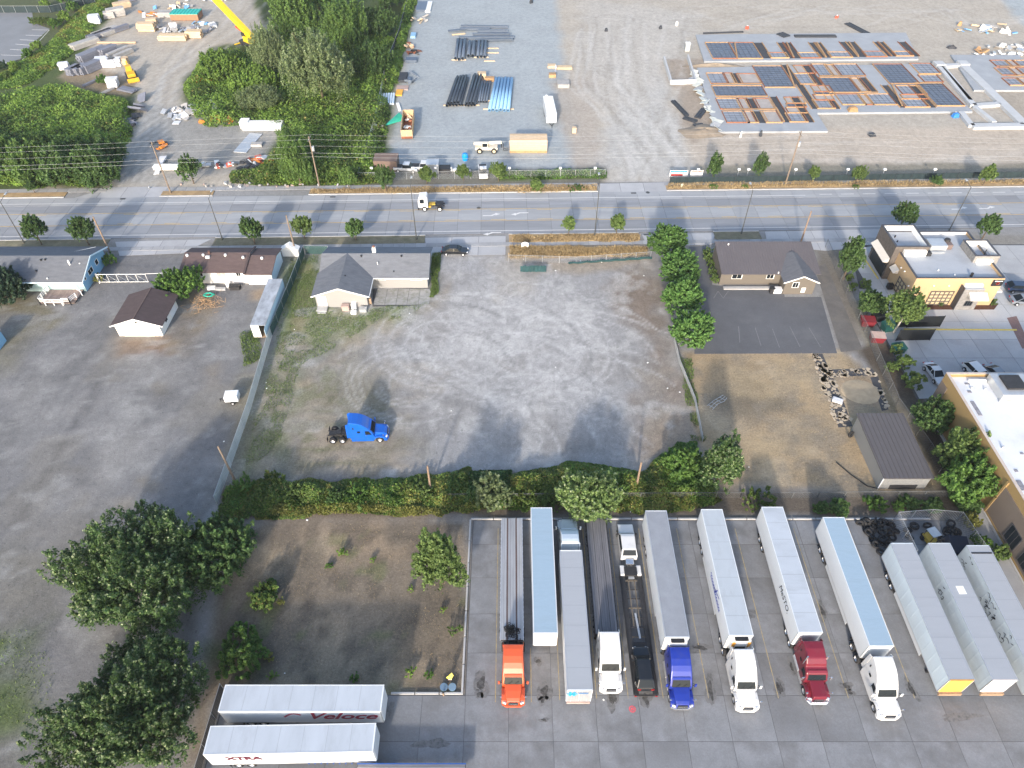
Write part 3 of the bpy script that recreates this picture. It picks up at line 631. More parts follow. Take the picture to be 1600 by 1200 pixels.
LM = dict(
    street=leafmat('leaf_street', (.034,.074,.022), (.100,.175,.052)),
    olive=leafmat('leaf_olive', (.055,.105,.025), (.165,.240,.070)),
    round=leafmat('leaf_round', (.045,.115,.026), (.135,.255,.066)),
    poplar=leafmat('leaf_poplar', (.030,.066,.022), (.094,.162,.048), lit_tipc=(.46,.52,.29), rough=.4),
    willow=leafmat('leaf_willow', (.080,.125,.050), (.215,.275,.125), lit_tipc=(.40,.45,.29)),
    silver=leafmat('leaf_silver', (.06,.115,.035), (.18,.26,.085), lit_tipc=(.42,.46,.30)),
    wood=leafmat('leaf_wood', (.055,.115,.028), (.16,.26,.066)),
    bramble=leafmat('leaf_bramble', (.040,.082,.016), (.140,.210,.048), (.26,.22,.08), .95),
    bright=leafmat('leaf_bright', (.10,.19,.028), (.25,.37,.075)),
    yellow=leafmat('leaf_yellowing', (.11,.13,.03), (.26,.26,.07)),
    fir=leafmat('leaf_fir', (.016,.040,.024), (.055,.098,.052)),
    maple=leafmat('leaf_maple', (.042,.102,.020), (.130,.235,.050)),
    drygrass=leafmat('blade_dry', (.20,.145,.07), (.50,.38,.21), trans=.15),
    weed=leafmat('blade_green', (.080,.135,.03), (.18,.26,.07)),
    thicket=leafmat('leaf_thicket', (.075,.155,.026), (.20,.31,.062)),
)
TREE_PROTO = {}
def tree(kind, name, loc, H, W, label, group=None, cat='tree', n=9000, leaf=.28, lm='street', base=.28, shoots=None, ln=None, lobes=0, lr=0, cone=0., seed=1, low=-.5, bark=None, lean=0., rz=None, dep=None, asp=1.7, trunk_r=None, sub='crown', up=.55, lump=.22):
    """tree of height H and crown width W; trees of one kind share their meshes"""
    key = kind
    if key not in TREE_PROTO:
        rng = np.random.default_rng(seed); ch = H*(1-base)
        P, N_, c, tip = crown_pts(rng, n, (W/2*.98, (dep or W)/2*.98, ch/2), shoots or max(24, n//55), ln or .42, low, cone, up, lump)
        zc = H*base + ch/2; P[:,2] += zc; c[:,2] += zc
        P[:,2] = np.maximum(P[:,2], .05)
        me = leaf_mesh(sub, P, N_, leaf*rng.uniform(.4, 1.5, len(P)), LM[lm], rng, asp, tip)
        tm = trunk_mb(rng, H*(base+.35), trunk_r or max(.05, H*.022), c, lean).mesh('trunk', bark or m_bark)
        TREE_PROTO[key] = (me, tm, H, W)
    me, tm, H0, W0 = TREE_PROTO[key]
    t = thing(name, label, cat, (loc[0], loc[1], loc[2] if len(loc) > 2 else 0), (rnd.random()*6.3 if rz is None else rz), group)
    t.scale = (W/W0, W/W0, H/H0)
    inst(sub, me, t); inst('trunk', tm, t)
    return t
def bramble(name, poly, label, cat, hgt=1.6, n=20000, leaf=.3, lm='bramble', edge=1.5, seed=1, lump=4.0, world=False, kind='stuff', hfun=None, parent=None, below=.7):
    """a tangled mass of leaves over an area"""
    rng = np.random.default_rng(seed); pl = poly if world else PX(poly); A = np.array(pl)
    lo, hi = A.min(0), A.max(0); pts = np.zeros((0,2)); 
    while len(pts) < n:
        q = rng.uniform(lo, hi, (n*2, 2)); sd_ = sdist(q[:,0], q[:,1], pl) + (fbm(q[:,0], q[:,1], 3, seed+5)-.5)*edge*1.6
        pts = np.concatenate([pts, q[sd_ > 0]])
    pts = pts[:n]; x, y = pts[:,0], pts[:,1]
    d = sdist(x, y, pl); h = hgt*(.15+1.9*np.clip(fbm(x, y, lump, seed, 4)-.12, 0, 1)**1.25)*(.8+.4*rng.random(n))*sstep(-edge*.5, edge*1.4, d)
    if hfun is not None: h = h*hfun(x, y)
    z = np.maximum(.04, h - rng.random(n)**2*below*h)
    e_ = .4
    gxh = fbm(x+e_, y, lump, seed, 4)-fbm(x-e_, y, lump, seed, 4); gyh = fbm(x, y+e_, lump, seed, 4)-fbm(x, y-e_, lump, seed, 4)
    N_ = np.stack([-gxh*hgt*2, -gyh*hgt*2, np.full(n, .9)], 1) + rng.normal(size=(n,3))*.5
    me = leaf_mesh(name, np.stack([x, y, z], 1), N_, leaf*rng.uniform(.6, 1.3, n), ([LM[q] for q in lm] if isinstance(lm, (list,tuple)) else LM[lm]), rng, mi=(np.clip(np.floor((fbm(x, y, 4.5, seed+9, 3)-.30)/.40*len(lm) + rng.normal(size=n)*.5), 0, len(lm)-1) if isinstance(lm, (list,tuple)) else None))
    o = bpy.data.objects.new(name, me); COL.objects.link(o)
    if parent: o.parent = parent
    else: tag(o, label, cat, kind=kind)
    return o
def tufts(name, poly, label, cat, n, hgt, lm, seed, world=False, spread=.10, brk=0.0, wd=.05, z0=0.02):
    """grass blades"""
    rng = np.random.default_rng(seed); pl = poly if world else PX(poly); A = np.array(pl); lo, hi = A.min(0), A.max(0); pts = np.zeros((0,2)); g = 0
    while len(pts) < n and g < 60:
        g += 1
        q = rng.uniform(lo, hi, (n*2, 2)); ok = sdist(q[:,0], q[:,1], pl) + (fbm(q[:,0], q[:,1], 2.5, seed)-.5)*1.5 > 0
        if brk: ok &= fbm(q[:,0], q[:,1], 2.2, seed+3) > brk
        pts = np.concatenate([pts, q[ok]])
    pts = pts[:n]; n = len(pts)
    h = hgt*rng.uniform(.5, 1.3, n); an = rng.uniform(0, 6.283, n); ln = rng.uniform(.1, .8, n)
    dx, dy = np.cos(an), np.sin(an); B = np.stack([pts[:,0], pts[:,1], np.full(n, z0)], 1)
    s_ = np.stack([-dy, dx, np.zeros(n)], 1)*(wd*hgt/.3)
    tip = B + np.stack([dx*h*ln, dy*h*ln, h], 1)
    V = np.stack([B-s_, B+s_, tip], 1).reshape(-1,3)
    me = bpy.data.meshes.new(name); np_mesh(me, V, np.arange(3*n).reshape(-1,3)); me.materials.append(LM[lm])
    o = bpy.data.objects.new(name, me); COL.objects.link(o); return tag(o, label, cat, kind='stuff')

# -- foreground: two big poplar-like trees on the left, with neighbours
tree('bigA', 'broadleaf_tree', (-43.0, 41.4), 9.6, 16.4, 'large dark green tree with leaf tips coloured pale as sunlit, upper of the two at lower left', 'big trees at the edge of the asphalt lot', n=112000, leaf=.20, lm='poplar', base=.02, shoots=1500, ln=.40, seed=21, rz=.4, dep=15.0, up=.66, lump=.34)
tree('bigB', 'broadleaf_tree', (-38.4, 26.2), 9.2, 14.0, 'large dark green tree with leaf tips coloured pale as sunlit at the bottom left corner', 'big trees at the edge of the asphalt lot', n=104000, leaf=.19, lm='poplar', base=.02, shoots=1400, ln=.40, seed=22, rz=1.0, up=.66, lump=.34)
tree('bigC', 'broadleaf_tree', (-35.0, 44.6), 7.0, 9.4, 'plain dark green tree beside the end of the slatted fence', 'big trees at the edge of the asphalt lot', n=32000, leaf=.25, lm='street', base=.02, seed=23, up=.65)
tree('bigD', 'shrub', (-29.6, 33.6), 2.6, 6.0, 'low spreading green bush below the big trees by the trailer fence', cat='bush', n=9000, leaf=.3, lm='maple', base=.02, seed=24)
tree('bigE', 'shrub', (-28.6, 40.0), 2.6, 3.8, 'narrow dark bush at the left edge of the dry yard', cat='bush', n=7000, leaf=.28, lm='bramble', base=.02, seed=25)
tree('yardtree', 'young_tree', (*G(690,912).xy, 0), 11.0, 6.4, 'bushy green tree at the right side of the dry yard beside the kerb', n=25000, leaf=.21, lm='olive', base=.02, seed=26, cone=.25)
for i, (u, v, s_, lm, lab) in enumerate(((537,862,1.5,'bright','small round bright green shrub alone in the upper dry yard'), (642,1048,1.5,'bright','round bright green weed clump left of the yellow sign'), (671,1052,1.1,'maple','small dark weed clump just left of the yellow sign'), (712,985,1.9,'olive','upright yellow green shrub at the kerb of the dry yard'), (693,950,1.0,'bright','small light green sprout below the yard tree'), (642,918,1.0,'bright','small light green sprout left of the yard tree'), (583,872,1.0,'bright','tiny bright weed right of the round shrub in the yard'), (426,908,1.2,'maple','small weed clump near the left bushes of the yard'), (515,882,1.0,'maple','faint green weed clump below left of the round yard shrub'), (423,1026,1.2,'yellow','yellowing weed clump by the lower left of the yard'), (428,1053,1.3,'bright','green weed above the upper white trailer'), (555,1057,1.1,'maple','dark green weed right above the upper white trailer'), (440,938,1.0,'yellow','brownish weed clump left of the yard middle'))):
    tree('sprout_'+lm, 'weed_clump', (*G(u, v+4).xy, 0), s_*.75, s_, lab, 'weed clumps in the dry yard', 'weed', n=700, leaf=.16, lm=lm, base=.0, seed=30+i, sub='foliage')
# -- hedge bank between the gravel lot and the truck lot
HB = [(352,760),(420,748),(520,752),(640,742),(700,738),(800,738),(885,722),(1000,735),(1060,690),(1090,690),(1110,745),(1130,782),(1080,800),(880,797),(640,806),(520,800),(400,812),(345,815)]
bramble('bramble_hedge', HB, 'long tangled bramble hedge between the gravel lot and the truck lot', 'hedge', 1.5, 84000, .21, ('maple','bramble','thicket','yellow','bramble'), 1.6, 41, 2.2)
bramble('yellowing_brambles', [(380,790),(520,785),(640,790),(700,795),(690,806),(520,802),(400,812)], 'yellowish bramble growth along the front of the hedge', 'hedge', 1.0, 6000, .24, 'yellow', .8, 43, 2.5)
bramble('thicket', [(720,742),(800,735),(800,790),(720,795)], 'darker taller thicket in the hedge behind the flatbed trailer', 'bush', 2.2, 9000, .26, 'street', 1.2, 47, 3.0)
tree('hedgebush', 'round_bush', (*G(918,800).xy, 0), 7.6, 7.8, 'big round light green bush in the hedge behind the parked trailers', cat='bush', n=28000, leaf=.21, lm='silver', base=.02, seed=51)
tree('hedgetree', 'young_tree', (*G(1120,752).xy, 0), 8.6, 6.6, 'upright green tree with leaf tips coloured pale as sunlit at the end of the middle fence', n=25000, leaf=.22, lm='poplar', base=.04, seed=52, cone=.2)
tree('hedgeb2', 'round_bush', (*G(1062,735).xy, 0), 4.2, 5.2, 'mid green bush left of the tree with tips coloured as sunlit by the fence', cat='bush', n=11000, leaf=.26, lm='maple', base=.02, seed=53)
tree('hedgeb3', 'round_bush', (*G(768,785).xy, 0), 5.4, 5.0, 'grey green bush in the hedge behind the left flatbed trailer', cat='bush', n=9000, leaf=.26, lm='willow', base=.02, seed=54)
for i, (u, v, s_, h_, lm, lab) in enumerate(((1183,790,5.2,2.3,'bramble','wide green shrub just above the trailer behind the maroon tractor'), (1281,799,2.1,1.6,'street','small dark shrub above the gap left of the blue roofed trailer'), (1308,797,2.9,1.6,'street','dark clipped shrub above the blue roofed trailer'), (1365,793,3.0,1.7,'maple','green shrub in front of the metal shed'), (1418,790,2.6,1.5,'street','round shrub above the tyre pile'), (1455,795,2.8,1.5,'street','dark shrub above the fenced tyre enclosure'), (1503,790,4.0,2.0,'street','shrub at the right end of the row below the shed'), (1515,818,2.4,1.6,'yellow','yellow green shrub at the upper right corner of the enclosure'), (1528,850,2.4,1.6,'maple','green shrub beside the right fence of the enclosure'), (1560,868,2.4,1.6,'olive','olive shrub between the enclosure and the store wall'), (1402,795,1.8,1.2,'maple','little shrub right of the shrub in front of the shed'))):
    tree('hshrub_'+lm, 'shrub', (*G(u, v).xy, 0), h_, s_, lab, 'shrubs along the north edge of the truck lot', 'bush', n=4200, leaf=.22, lm=lm, base=.0, seed=60+i, sub='foliage')
ON = 'first second third fourth fifth sixth seventh eighth ninth tenth eleventh twelfth thirteenth fourteenth'.split()
for k in range(14):
    u = 375 + k*49 + rnd.uniform(-12, 12); v = rnd.uniform(758, 786); lm = ('maple','bramble','olive','street')[k % 4]
    tree('hb_'+lm, 'hedge_bush', (*G(u, v).xy, 0), rnd.uniform(1.5, 2.5), rnd.uniform(2.4, 4.4), ON[k] + ' rounded bush from the left within the bramble hedge', 'bushes within the bramble hedge', 'bush', n=6000, leaf=.17, lm=lm, base=0, seed=400+k, sub='foliage')
# -- the four round trees and other yard trees
for i, ((u, v), w_) in enumerate((((1038,406),7.8), ((1057,446),8.2), ((1061,490),7.8), ((1076,540),8.0))):
    g_ = G(u, v)
    tree('roundtree%d' % i, 'round_tree', (g_.x, g_.y), (7.4,7.0,7.3,6.8)[i], w_, ['round green tree nearest the road in the row of four', 'second round green tree from the road in the row of four', 'third round green tree from the road in the row of four', 'round green tree farthest from the road in the row of four'][i], 'row of four round trees', n=27000, leaf=.23, lm='round', base=.06, ln=.26, up=.3, lump=.10, seed=71+i)
tree('fir', 'conifer', (-86.0, 95.6), 6.5, 9.5, 'dark conifer at the left picture edge beside the blue house', n=20000, leaf=.34, lm='fir', base=.02, seed=74, cone=.3)
tree('mapl', 'leafy_tree', (*G(287,460).xy, 0), 5.2, 8.0, 'round bright green tree between the garage and the white building', n=19000, leaf=.24, lm='maple', base=.06, seed=75)
tree('hbush', 'clipped_bush', (*G(173,412).xy, 0), 2.2, 3.2, 'clipped green bush at the road corner of the blue house', cat='bush', n=3500, leaf=.2, lm='maple', base=.0, seed=76, sub='foliage')
for i, (u, v, h_, w_, lm, lab) in enumerate(((1317,436,9.6,5.2,'street','tall narrow tree beside the fence right of the brown building'), (1396,520,8.6,6.6,'olive','light green tree with a pale trunk in front of the restaurant'), (1354,492,5.0,4.6,'street','dark bush left of the light green restaurant tree'), (1450,670,6.0,6.0,'street','dark green tree at the upper left corner of the store'), (1490,730,7.2,7.0,'olive','light green tree against the store wall, upper of two'), (1497,775,7.0,7.2,'maple','green tree against the store wall, lower of two'))):
    g_ = G(u, v)
    tree('rtree_%d' % i, 'leafy_tree', (g_.x, g_.y), h_, w_, lab, None, n=15000, leaf=.24, lm=lm, base=.05 if i != 1 else .3, seed=80+i, cone=.3 if i == 0 else 0, bark=m_palebark if i == 1 else None, lean=.8 if i == 1 else 0, rz=.2)
for i, (u, v, h_, w_, lab) in enumerate(((1349,452,2.2,2.2,'small shrub beside the drive-through lane near the road'), (1330,455,2.0,1.6,'columnar shrub along the fence below the tall narrow tree'), (1325,440,1.8,1.5,'yellowish columnar shrub under the tall narrow tree'), (1398,552,2.0,2.0,'pointed shrub by the lower red waste bin'), (1410,575,2.6,3.0,'shrub along the fence left of the parked cars'), (1424,605,3.0,3.4,'larger shrub along the fence above the store corner'), (1390,580,2.0,2.2,'dark shrub hugging the fence below the bins'), (1366,398,2.4,2.2,'dark shrub at the left foot of the restaurant sign wall'), (1446,476,.9,1.2,'small plant in the bed left under the restaurant lattice'), (1468,478,.9,1.2,'small plant in the bed under the restaurant lattice'), (1549,476,1.3,1.4,'small shrub at the right end of the restaurant bed'))):
    tree('fshrub', 'shrub', (*G(u, v).xy, 0), h_, w_, lab, 'shrubs round the restaurant and its fence', 'bush', n=2600, leaf=.2, lm='olive', base=.0, seed=95, sub='foliage')
for i, (u, v) in enumerate(((1105,398),(1107,407),(1111,416),(1113,428),(1117,440))):
    tree('clip', 'clipped_shrub', (*G(u, v).xy, 0), 1.5, 2.3, ['first', 'second', 'third', 'fourth', 'fifth'][i] + ' brown green clipped shrub from the road beside the brown building', 'clipped shrubs beside the brown building', 'bush', n=2400, leaf=.16, lm='yellow' if i == 9 else 'olive', base=.0, seed=97, sub='foliage')
# -- street trees along the near and far kerbs
NEAR = [((66,383),6.6,5.0,'street','dark egg shaped street tree at the far left of the near kerb'), ((140,384),6.4,5.8,'street','dark round street tree above the blue house roof'), ((399,382),6.0,5.2,'street','dark street tree above the white building'), ((477,374),5.4,4.6,'olive','light green street tree left of the grey house chimney'), ((557,376),4.8,4.0,'street','small round street tree above the grey house'), ((888,367),4.2,2.9,'olive','small thin street tree left of the middle lamp post'), ((963,366),4.6,3.5,'olive','small sparse street tree right of the middle lamp post'), ((1404,360),6.4,5.2,'street','dark street tree behind the restaurant roof'), ((1534,374),5.6,4.8,'street','dark green tree at the right rear of the restaurant')]
for (u, v), h_, w_, lm, lab in NEAR:
    g_ = G(u, v); tree('near_%s%d' % (lm, u % 4), 'street_tree', (g_.x, g_.y), h_, w_, lab, 'street trees along the near kerb', n=12000 if lm == 'street' else 8000, leaf=.23, lump=.12, ln=.36, lm=lm, base=.24, seed=110 + u % 4 + 7*(lm == 'olive'), cone=.15)
FARS = [((303,287),6.6,6.2,'street','dark street tree left of the brambles on the far side'), ((604,300),6.2,5.0,'street','dark street tree at the left corner of the pipe yard'), ((546,296),5.0,4.2,'wood','bushy street tree at the edge of the brambles'), ((667,288),4.2,3.6,'olive','light green street tree below the pipe yard trailers'), ((724,282),3.8,3.4,'olive','light street tree left of the blue barrel'), ((779,284),4.6,4.2,'olive','light street tree below the wood crate'), ((838,300),3.0,3.2,'olive','short street tree right of the crate along the far sidewalk'), ((1112,285),6.8,3.8,'street','slim dark street tree right of the yard entrance'), ((1182,284),7.0,3.9,'street','second slim street tree right of the yard entrance'), ((1268,284),3.8,2.8,'olive','small street tree right of the leaning pole'), ((1337,288),4.6,3.2,'olive','thin street tree below the foundation'), ((1459,293),3.0,2.8,'street','low street tree behind the restaurant on the far side'), ((1535,290),5.0,3.8,'olive','street tree at the far right of the far kerb'), ((55,302),3.4,3.0,'street','small street tree at the far left of the far kerb')]
for (u, v), h_, w_, lm, lab in FARS:
    g_ = G(u, v); tree('far_%s%d' % (lm, u % 3), 'street_tree', (g_.x, g_.y), h_, w_, lab, 'street trees along the far kerb', n=7500, leaf=.25, lm=lm, base=.2, seed=120+len(lm)+u % 3, cone=.2)
for i, (u, v, w_) in enumerate(((900,297,4.6),(838,299,2.6),(1115,294,2.4),(1163,294,1.8),(1337,294,1.8))):
    tree('kerbshrub', 'weedy_shrub', (*G(u, v).xy, 0), .9, w_, ['wide weedy shrub in the far planting strip left of the entrance', 'weedy shrub under the short street tree', 'weedy shrub in the strip right of the entrance', 'small weedy shrub in the strip by the lamp post', 'small weedy shrub in the strip below the foundation'][i], 'weedy shrubs in the far planting strip', 'bush', n=1600, leaf=.22, lm='maple', base=0, seed=130, sub='foliage')
# -- north-west woods
WOOD = [((160,288),8.5,9,'street'), ((110,284),9,10,'street'), ((60,282),9,10,'wood'), ((15,275),9,10,'wood'), ((-40,278),7,10,'wood'), ((175,262),7,8,'street'), ((120,255),6.5,9,'wood'), ((60,250),6,9,'wood'), ((0,248),6,10,'wood'), ((-50,240),6,10,'wood')]
for i, ((u, v), h_, w_, lm) in enumerate(WOOD):
    g_ = G(u, v); tree('wood_'+lm, 'woodland_tree', (g_.x, g_.y), h_, w_, ['tree at the right end of the copse beside the gravel track', 'second tree from the gravel track in the copse', 'third tree from the gravel track in the front of the copse', 'fourth tree from the gravel track in the copse', 'copse tree at the left picture edge near the road', 'rear tree of the copse nearest the track', 'second rear tree of the copse', 'third rear tree of the copse', 'rear copse tree near the left picture edge', 'rearmost copse tree at the left picture edge'][i], 'copse at the far left of the road', n=22000, leaf=.32, lm=lm, base=.02, up=.65, seed=140+len(lm))
WOOD2 = [((505,160),18,17,'willow','big grey green tree in the middle of the woods'), ((428,120),14,10,'willow','grey green tree at the left edge of the woods beside the crane'), ((470,75),17,14,'wood','tall green tree behind the grey green one'), ((545,80),14,14,'wood','tall green tree at the back right of the woods'), ((500,25),15,15,'wood','tall green tree at the top of the woods'), ((445,15),14,13,'wood','green tree at the top left of the woods'), ((580,120),9,11,'street','dark tree at the right edge of the woods'), ((590,60),9,11,'street','dark tree at the upper right edge of the woods'), ((610,10),9,11,'street','dark tree at the top right edge of the woods'), ((350,120),6.5,13,'thicket','wide bushy tree at the left front of the woods'), ((400,140),6,12,'thicket','bushy tree left of the big grey green tree'), ((470,288),10,6.5,'wood','dense leafy tree at the roadside below the woods'), ((462,262),9.5,6.5,'wood','dense leafy tree behind the roadside one'), ((410,170),6,10,'willow','low grey green tree in front of the woods'), ((560,-30),12,14,'wood','tall tree beyond the top of the picture'), ((470,-40),12,14,'wood','another tall tree beyond the top of the picture')]
for (u, v), h_, w_, lm, lab in WOOD2[:14]:
    g_ = G(u, v); tree('wood2_'+lm, 'woodland_tree', (g_.x, g_.y), h_, w_, lab, 'woods between the yards', n=36000, leaf=.34, lm=lm, base=.01, up=.65, ln=.36, seed=150+len(lm))
bramble('undergrowth', [(300,185),(285,135),(325,85),(400,85),(440,60),(620,60),(608,180),(595,250),(590,285),(500,290),(400,290),(405,262),(440,235),(455,205),(380,195),(330,200)], 'bright green bramble undergrowth round the woods', 'undergrowth', 2.2, 76000, .38, ('bramble','thicket','thicket','bright'), 1.5, 161, 4.0)
bramble('undergrowth', [(-160,296),(150,292),(205,215),(205,160),(120,140),(60,140),(-20,160),(-160,180)], 'green undergrowth round the copse at far left', 'undergrowth', 2.2, 58000, .38, ('bramble','thicket','bright','bright'), 1.5, 163, 4.0)
bramble('grass_bank', [(-60,150),(40,135),(110,90),(150,40),(200,-30),(165,-30),(120,20),(75,70),(10,110),(-60,140)], 'bright green grass bank between the car park and the storage yard', 'grass', .9, 34000, .38, ('thicket','bright','yellow'), 1.5, 165, 5.0)
bramble('undergrowth', [(620,40),(640,-20),(658,-20),(640,40),(622,130),(605,150)], 'green strip of brambles along the pipe yard fence', 'undergrowth', 1.6, 8000, .4, 'thicket', 1.0, 167, 3.0)
bramble('roadside_growth', [(360,272),(440,262),(600,255),(600,286),(480,292),(360,286)], 'leafy growth behind the far sidewalk below the woods', 'undergrowth', 1.5, 14000, .34, 'bramble', 1.0, 169, 3.0)
bramble('roadside_growth', [(780,268),(948,266),(948,279),(780,281)], 'strip of green weeds behind the far sidewalk by the entrance', 'weeds', .9, 6000, .28, 'maple', .6, 171, 2.0)
for i, (u, v, h_, lm) in enumerate(((6,108,2.4,'fir'),(25,110,2.6,'bright'),(48,92,3.2,'maple'),(60,78,2.6,'bright'),(14,122,2.0,'olive'),(-6,130,2.2,'maple'),(88,45,3.2,'maple'),(104,35,3.4,'bright'),(115,18,3.4,'maple'),(100,5,4,'maple'),(72,12,2.6,'bright'))):
    tree('cp_'+lm, 'car_park_shrub', (*G(u, v).xy, 0), h_, h_*1.3, ['dark pointed shrub at the lower corner of the car park', 'bright green shrub at the lower end of the car park', 'tall shrub halfway along the car park edge', 'bright shrub beside the car park bays', 'olive shrub below the car park', 'shrub at the left picture edge below the car park', 'shrub above the end of the car park bays', 'bright shrub on the bank right of the hedge', 'shrub near the top of the bank', 'shrub at the top of the bank', 'bright shrub beside the clipped hedge'][i], 'shrubs along the car park', 'bush', n=2600, leaf=.34, lm=lm, base=.02, seed=180+i, sub='foliage')
# clipped arborvitae hedge: individual columns
for k in range(7):
    p = G(52+4.6*k, 41); tree('arb', 'hedge_conifer', (p.x, p.y), 2.8, 1.6, ['first','second','third','fourth','fifth','sixth','seventh'][k] + ' clipped columnar conifer from the left in the row at the car park', 'clipped conifers at the car park', 'conifer', n=1400, leaf=.3, lm='olive', base=0, seed=190, sub='foliage')
tree('yb', 'shrub', (*G(162,132).xy, 0), 2.6, 3.6, 'green shrub growing among the timber stacks', cat='bush', n=2600, leaf=.34, lm='maple', base=0, seed=191, sub='foliage')
# -- grasses
tufts('dry_grass', [(795,386),(1010,388),(1012,400),(795,404)], 'tall dry golden grass beside the lot entrance', 'grass', 16000, .55, 'drygrass', 201)
tufts('dry_grass', [(800,369),(1000,367),(1000,378),(800,380)], 'dry golden grass in the near planting strip', 'grass', 5000, .35, 'drygrass', 202, z0=.12)
tufts('dry_grass', [(1044,287),(1600,281),(1600,288),(1044,296)], 'dry golden grass in the far planting strip at right', 'grass', 9000, .32, 'drygrass', 203, z0=.12)
tufts('dry_grass', [(485,296),(934,288),(934,300),(485,304)], 'dry golden grass in the far planting strip at the middle', 'grass', 9000, .32, 'drygrass', 204, z0=.12)
tufts('green_weeds', [(455,404),(500,398),(494,482),(575,484),(668,474),(640,492),(575,510),(520,545),(470,570),(440,690),(380,745),(395,660),(425,560)], 'patchy green weeds along the left side of the gravel lot', 'weeds', 11000, .22, 'weed', 205, brk=.38)
tufts('green_weeds', [(674,395),(686,395),(686,455),(674,465)], 'strip of grass beside the grey house', 'grass', 2500, .3, 'weed', 206)
tufts('dry_stubble', [(375,818),(730,815),(720,1078),(390,1075)], 'short dry stubble over the brown yard', 'grass', 5000, .13, 'drygrass', 207, brk=.45)
tufts('dry_stubble', [(1066,552),(1308,552),(1418,642),(1465,765),(1120,760)], 'short dry stubble over the field beside the shed', 'grass', 5000, .13, 'drygrass', 208, brk=.45)
tufts('green_weeds', [(-60,990),(60,985),(100,1060),(60,1150),(-60,1110)], 'green weeds at the lower left of the asphalt lot', 'weeds', 600, .26, 'weed', 209, brk=.45)
tufts('green_weeds', [(1062,560),(1080,560),(1098,690),(1080,690)], 'weeds along the middle fence', 'weeds', 1800, .3, 'weed', 210, brk=.4)
tufts('green_weeds', [(375,520),(400,515),(415,560),(380,575)], 'weeds in front of the box container', 'weeds', 1200, .35, 'weed', 211)
# ================================================================ BUILDINGS
def shingle(name, col, row=.32):
    return mat(name, col, .92, var=.16, scale=.7, fine=.22, stretch=(1.0, 3.0, 3.0), dirt=tuple(c*.6 for c in col), dirt_amt=.28, dirt_scale=.5)
m_shg = shingle('grey_shingle', (.165,.175,.195)); m_shb = shingle('slate_shingle', (.130,.140,.160)); m_shbr = shingle('brown_shingle', (.115,.082,.078)); m_shdk = shingle('dark_brown_shingle', (.075,.055,.056))
m_shw = shingle('charcoal_shingle', (.115,.12,.135))
m_gutter = mat('white_gutter', (.72,.73,.74), .5, var=.05)
def slope(par, pts, m, th=.12, name='roof_slope'):
    n = (Vector(pts[1])-Vector(pts[0])).cross(Vector(pts[2])-Vector(pts[0])).normalized()
    if n.z < 0: pts = pts[::-1]; n = -n
    k = len(pts); lo = [Vector(p)-n*th for p in pts]
    return MB().add([Vector(p) for p in pts] + lo, [tuple(range(k)), tuple(range(k, 2*k))[::-1]] + [(i, k+i, k+(i+1)%k, (i+1)%k) for i in range(k)]).build(name, m, par)
def gable_x(par, x0, x1, y0, yr, y1, ze, zr, m, ze1=None):
    """two slopes, ridge along x"""
    ze1 = ze if ze1 is None else ze1
    a = slope(par, [(x0,y0,ze),(x1,y0,ze),(x1,yr,zr),(x0,yr,zr)], m); b = slope(par, [(x0,yr,zr),(x1,yr,zr),(x1,y1,ze1),(x0,y1,ze1)], m)
    return a, b
def gable_y(par, x0, xr, x1, y0, y1, ze, zr, m):
    a = slope(par, [(x0,y0,ze),(xr,y0,zr),(xr,y1,zr),(x0,y1,ze)], m); b = slope(par, [(xr,y0,zr),(x1,y0,ze),(x1,y1,ze),(xr,y1,zr)], m)
    return a, b
def walls_x(par, x0, x1, y0, yr, y1, ze, zr, m, bot=0):
    pl = [(y0,bot),(y0,ze),(yr,zr),(y1,ze),(y1,bot)]; c = (x0+x1)/2; b = MB(); b.prof(pl, lambda y, z: (x1-x0)/2)
    b.v = [(x+c, y, z) for x, y, z in b.v]; return b.build('wall', m, par)
def walls_y(par, x0, xr, x1, y0, y1, ze, zr, m, bot=0):
    pl = [(x0,bot),(x0,ze),(xr,zr),(x1,ze),(x1,bot)]
    b = MB(); k = 5
    return b.add([(x,y0,z) for x, z in pl] + [(x,y1,z) for x, z in pl], [tuple(range(k))[::-1], tuple(range(k,2*k))] + [(i,(i+1)%k,k+(i+1)%k,k+i) for i in range(k)]).build('wall', m, par)
ROT = dict(S=0, E=R(90), N=R(180), W=R(-90))
def window(par, p, w_, h_, face='S', n=2, fm=m_trim, gm=m_glass, name='window'):
    """frame with recessed panes, standing proud of the wall"""
    t = .07; b = MB(); x0 = -w_/2
    b.box(x0-t, w_/2+t, -.06, 0, -t, 0); b.box(x0-t, w_/2+t, -.06, 0, h_, h_+t)
    for k in range(n+1):
        xx = x0 + w_*k/n; e = t if k in (0, n) else t*.6
        b.box(xx-(e if k else t), xx+(e if k < n else t) if k not in (0,) else xx, -.06, 0, 0, h_) if k in (0, n) else b.box(xx-e/2, xx+e/2, -.06, 0, 0, h_)
    f = b.build(name, fm, par, loc=p, rz=ROT[face])
    for k in range(n): MB().box(x0+w_*k/n+.02, x0+w_*(k+1)/n-.02, -.035, -.005, .005, h_-.005).build('pane', gm, f)
    return f
def door(par, p, w_, h_, face='S', m=m_trim, handle=True, name='door'):
    d = MB().box(-w_/2, w_/2, -.05, 0, 0, h_).build(name, m, par, loc=p, rz=ROT[face])
    if handle: MB().box(w_/2-.16, w_/2-.08, -.10, -.05, h_*.46, h_*.5).build('handle', m_chrome, d)
    return d
def rvent(par, p, r=.16, h=.35, m=m_black, name='roof_vent'): return MB().cyl(p, (p[0],p[1],p[2]+h), r, 10).build(name, m, par)

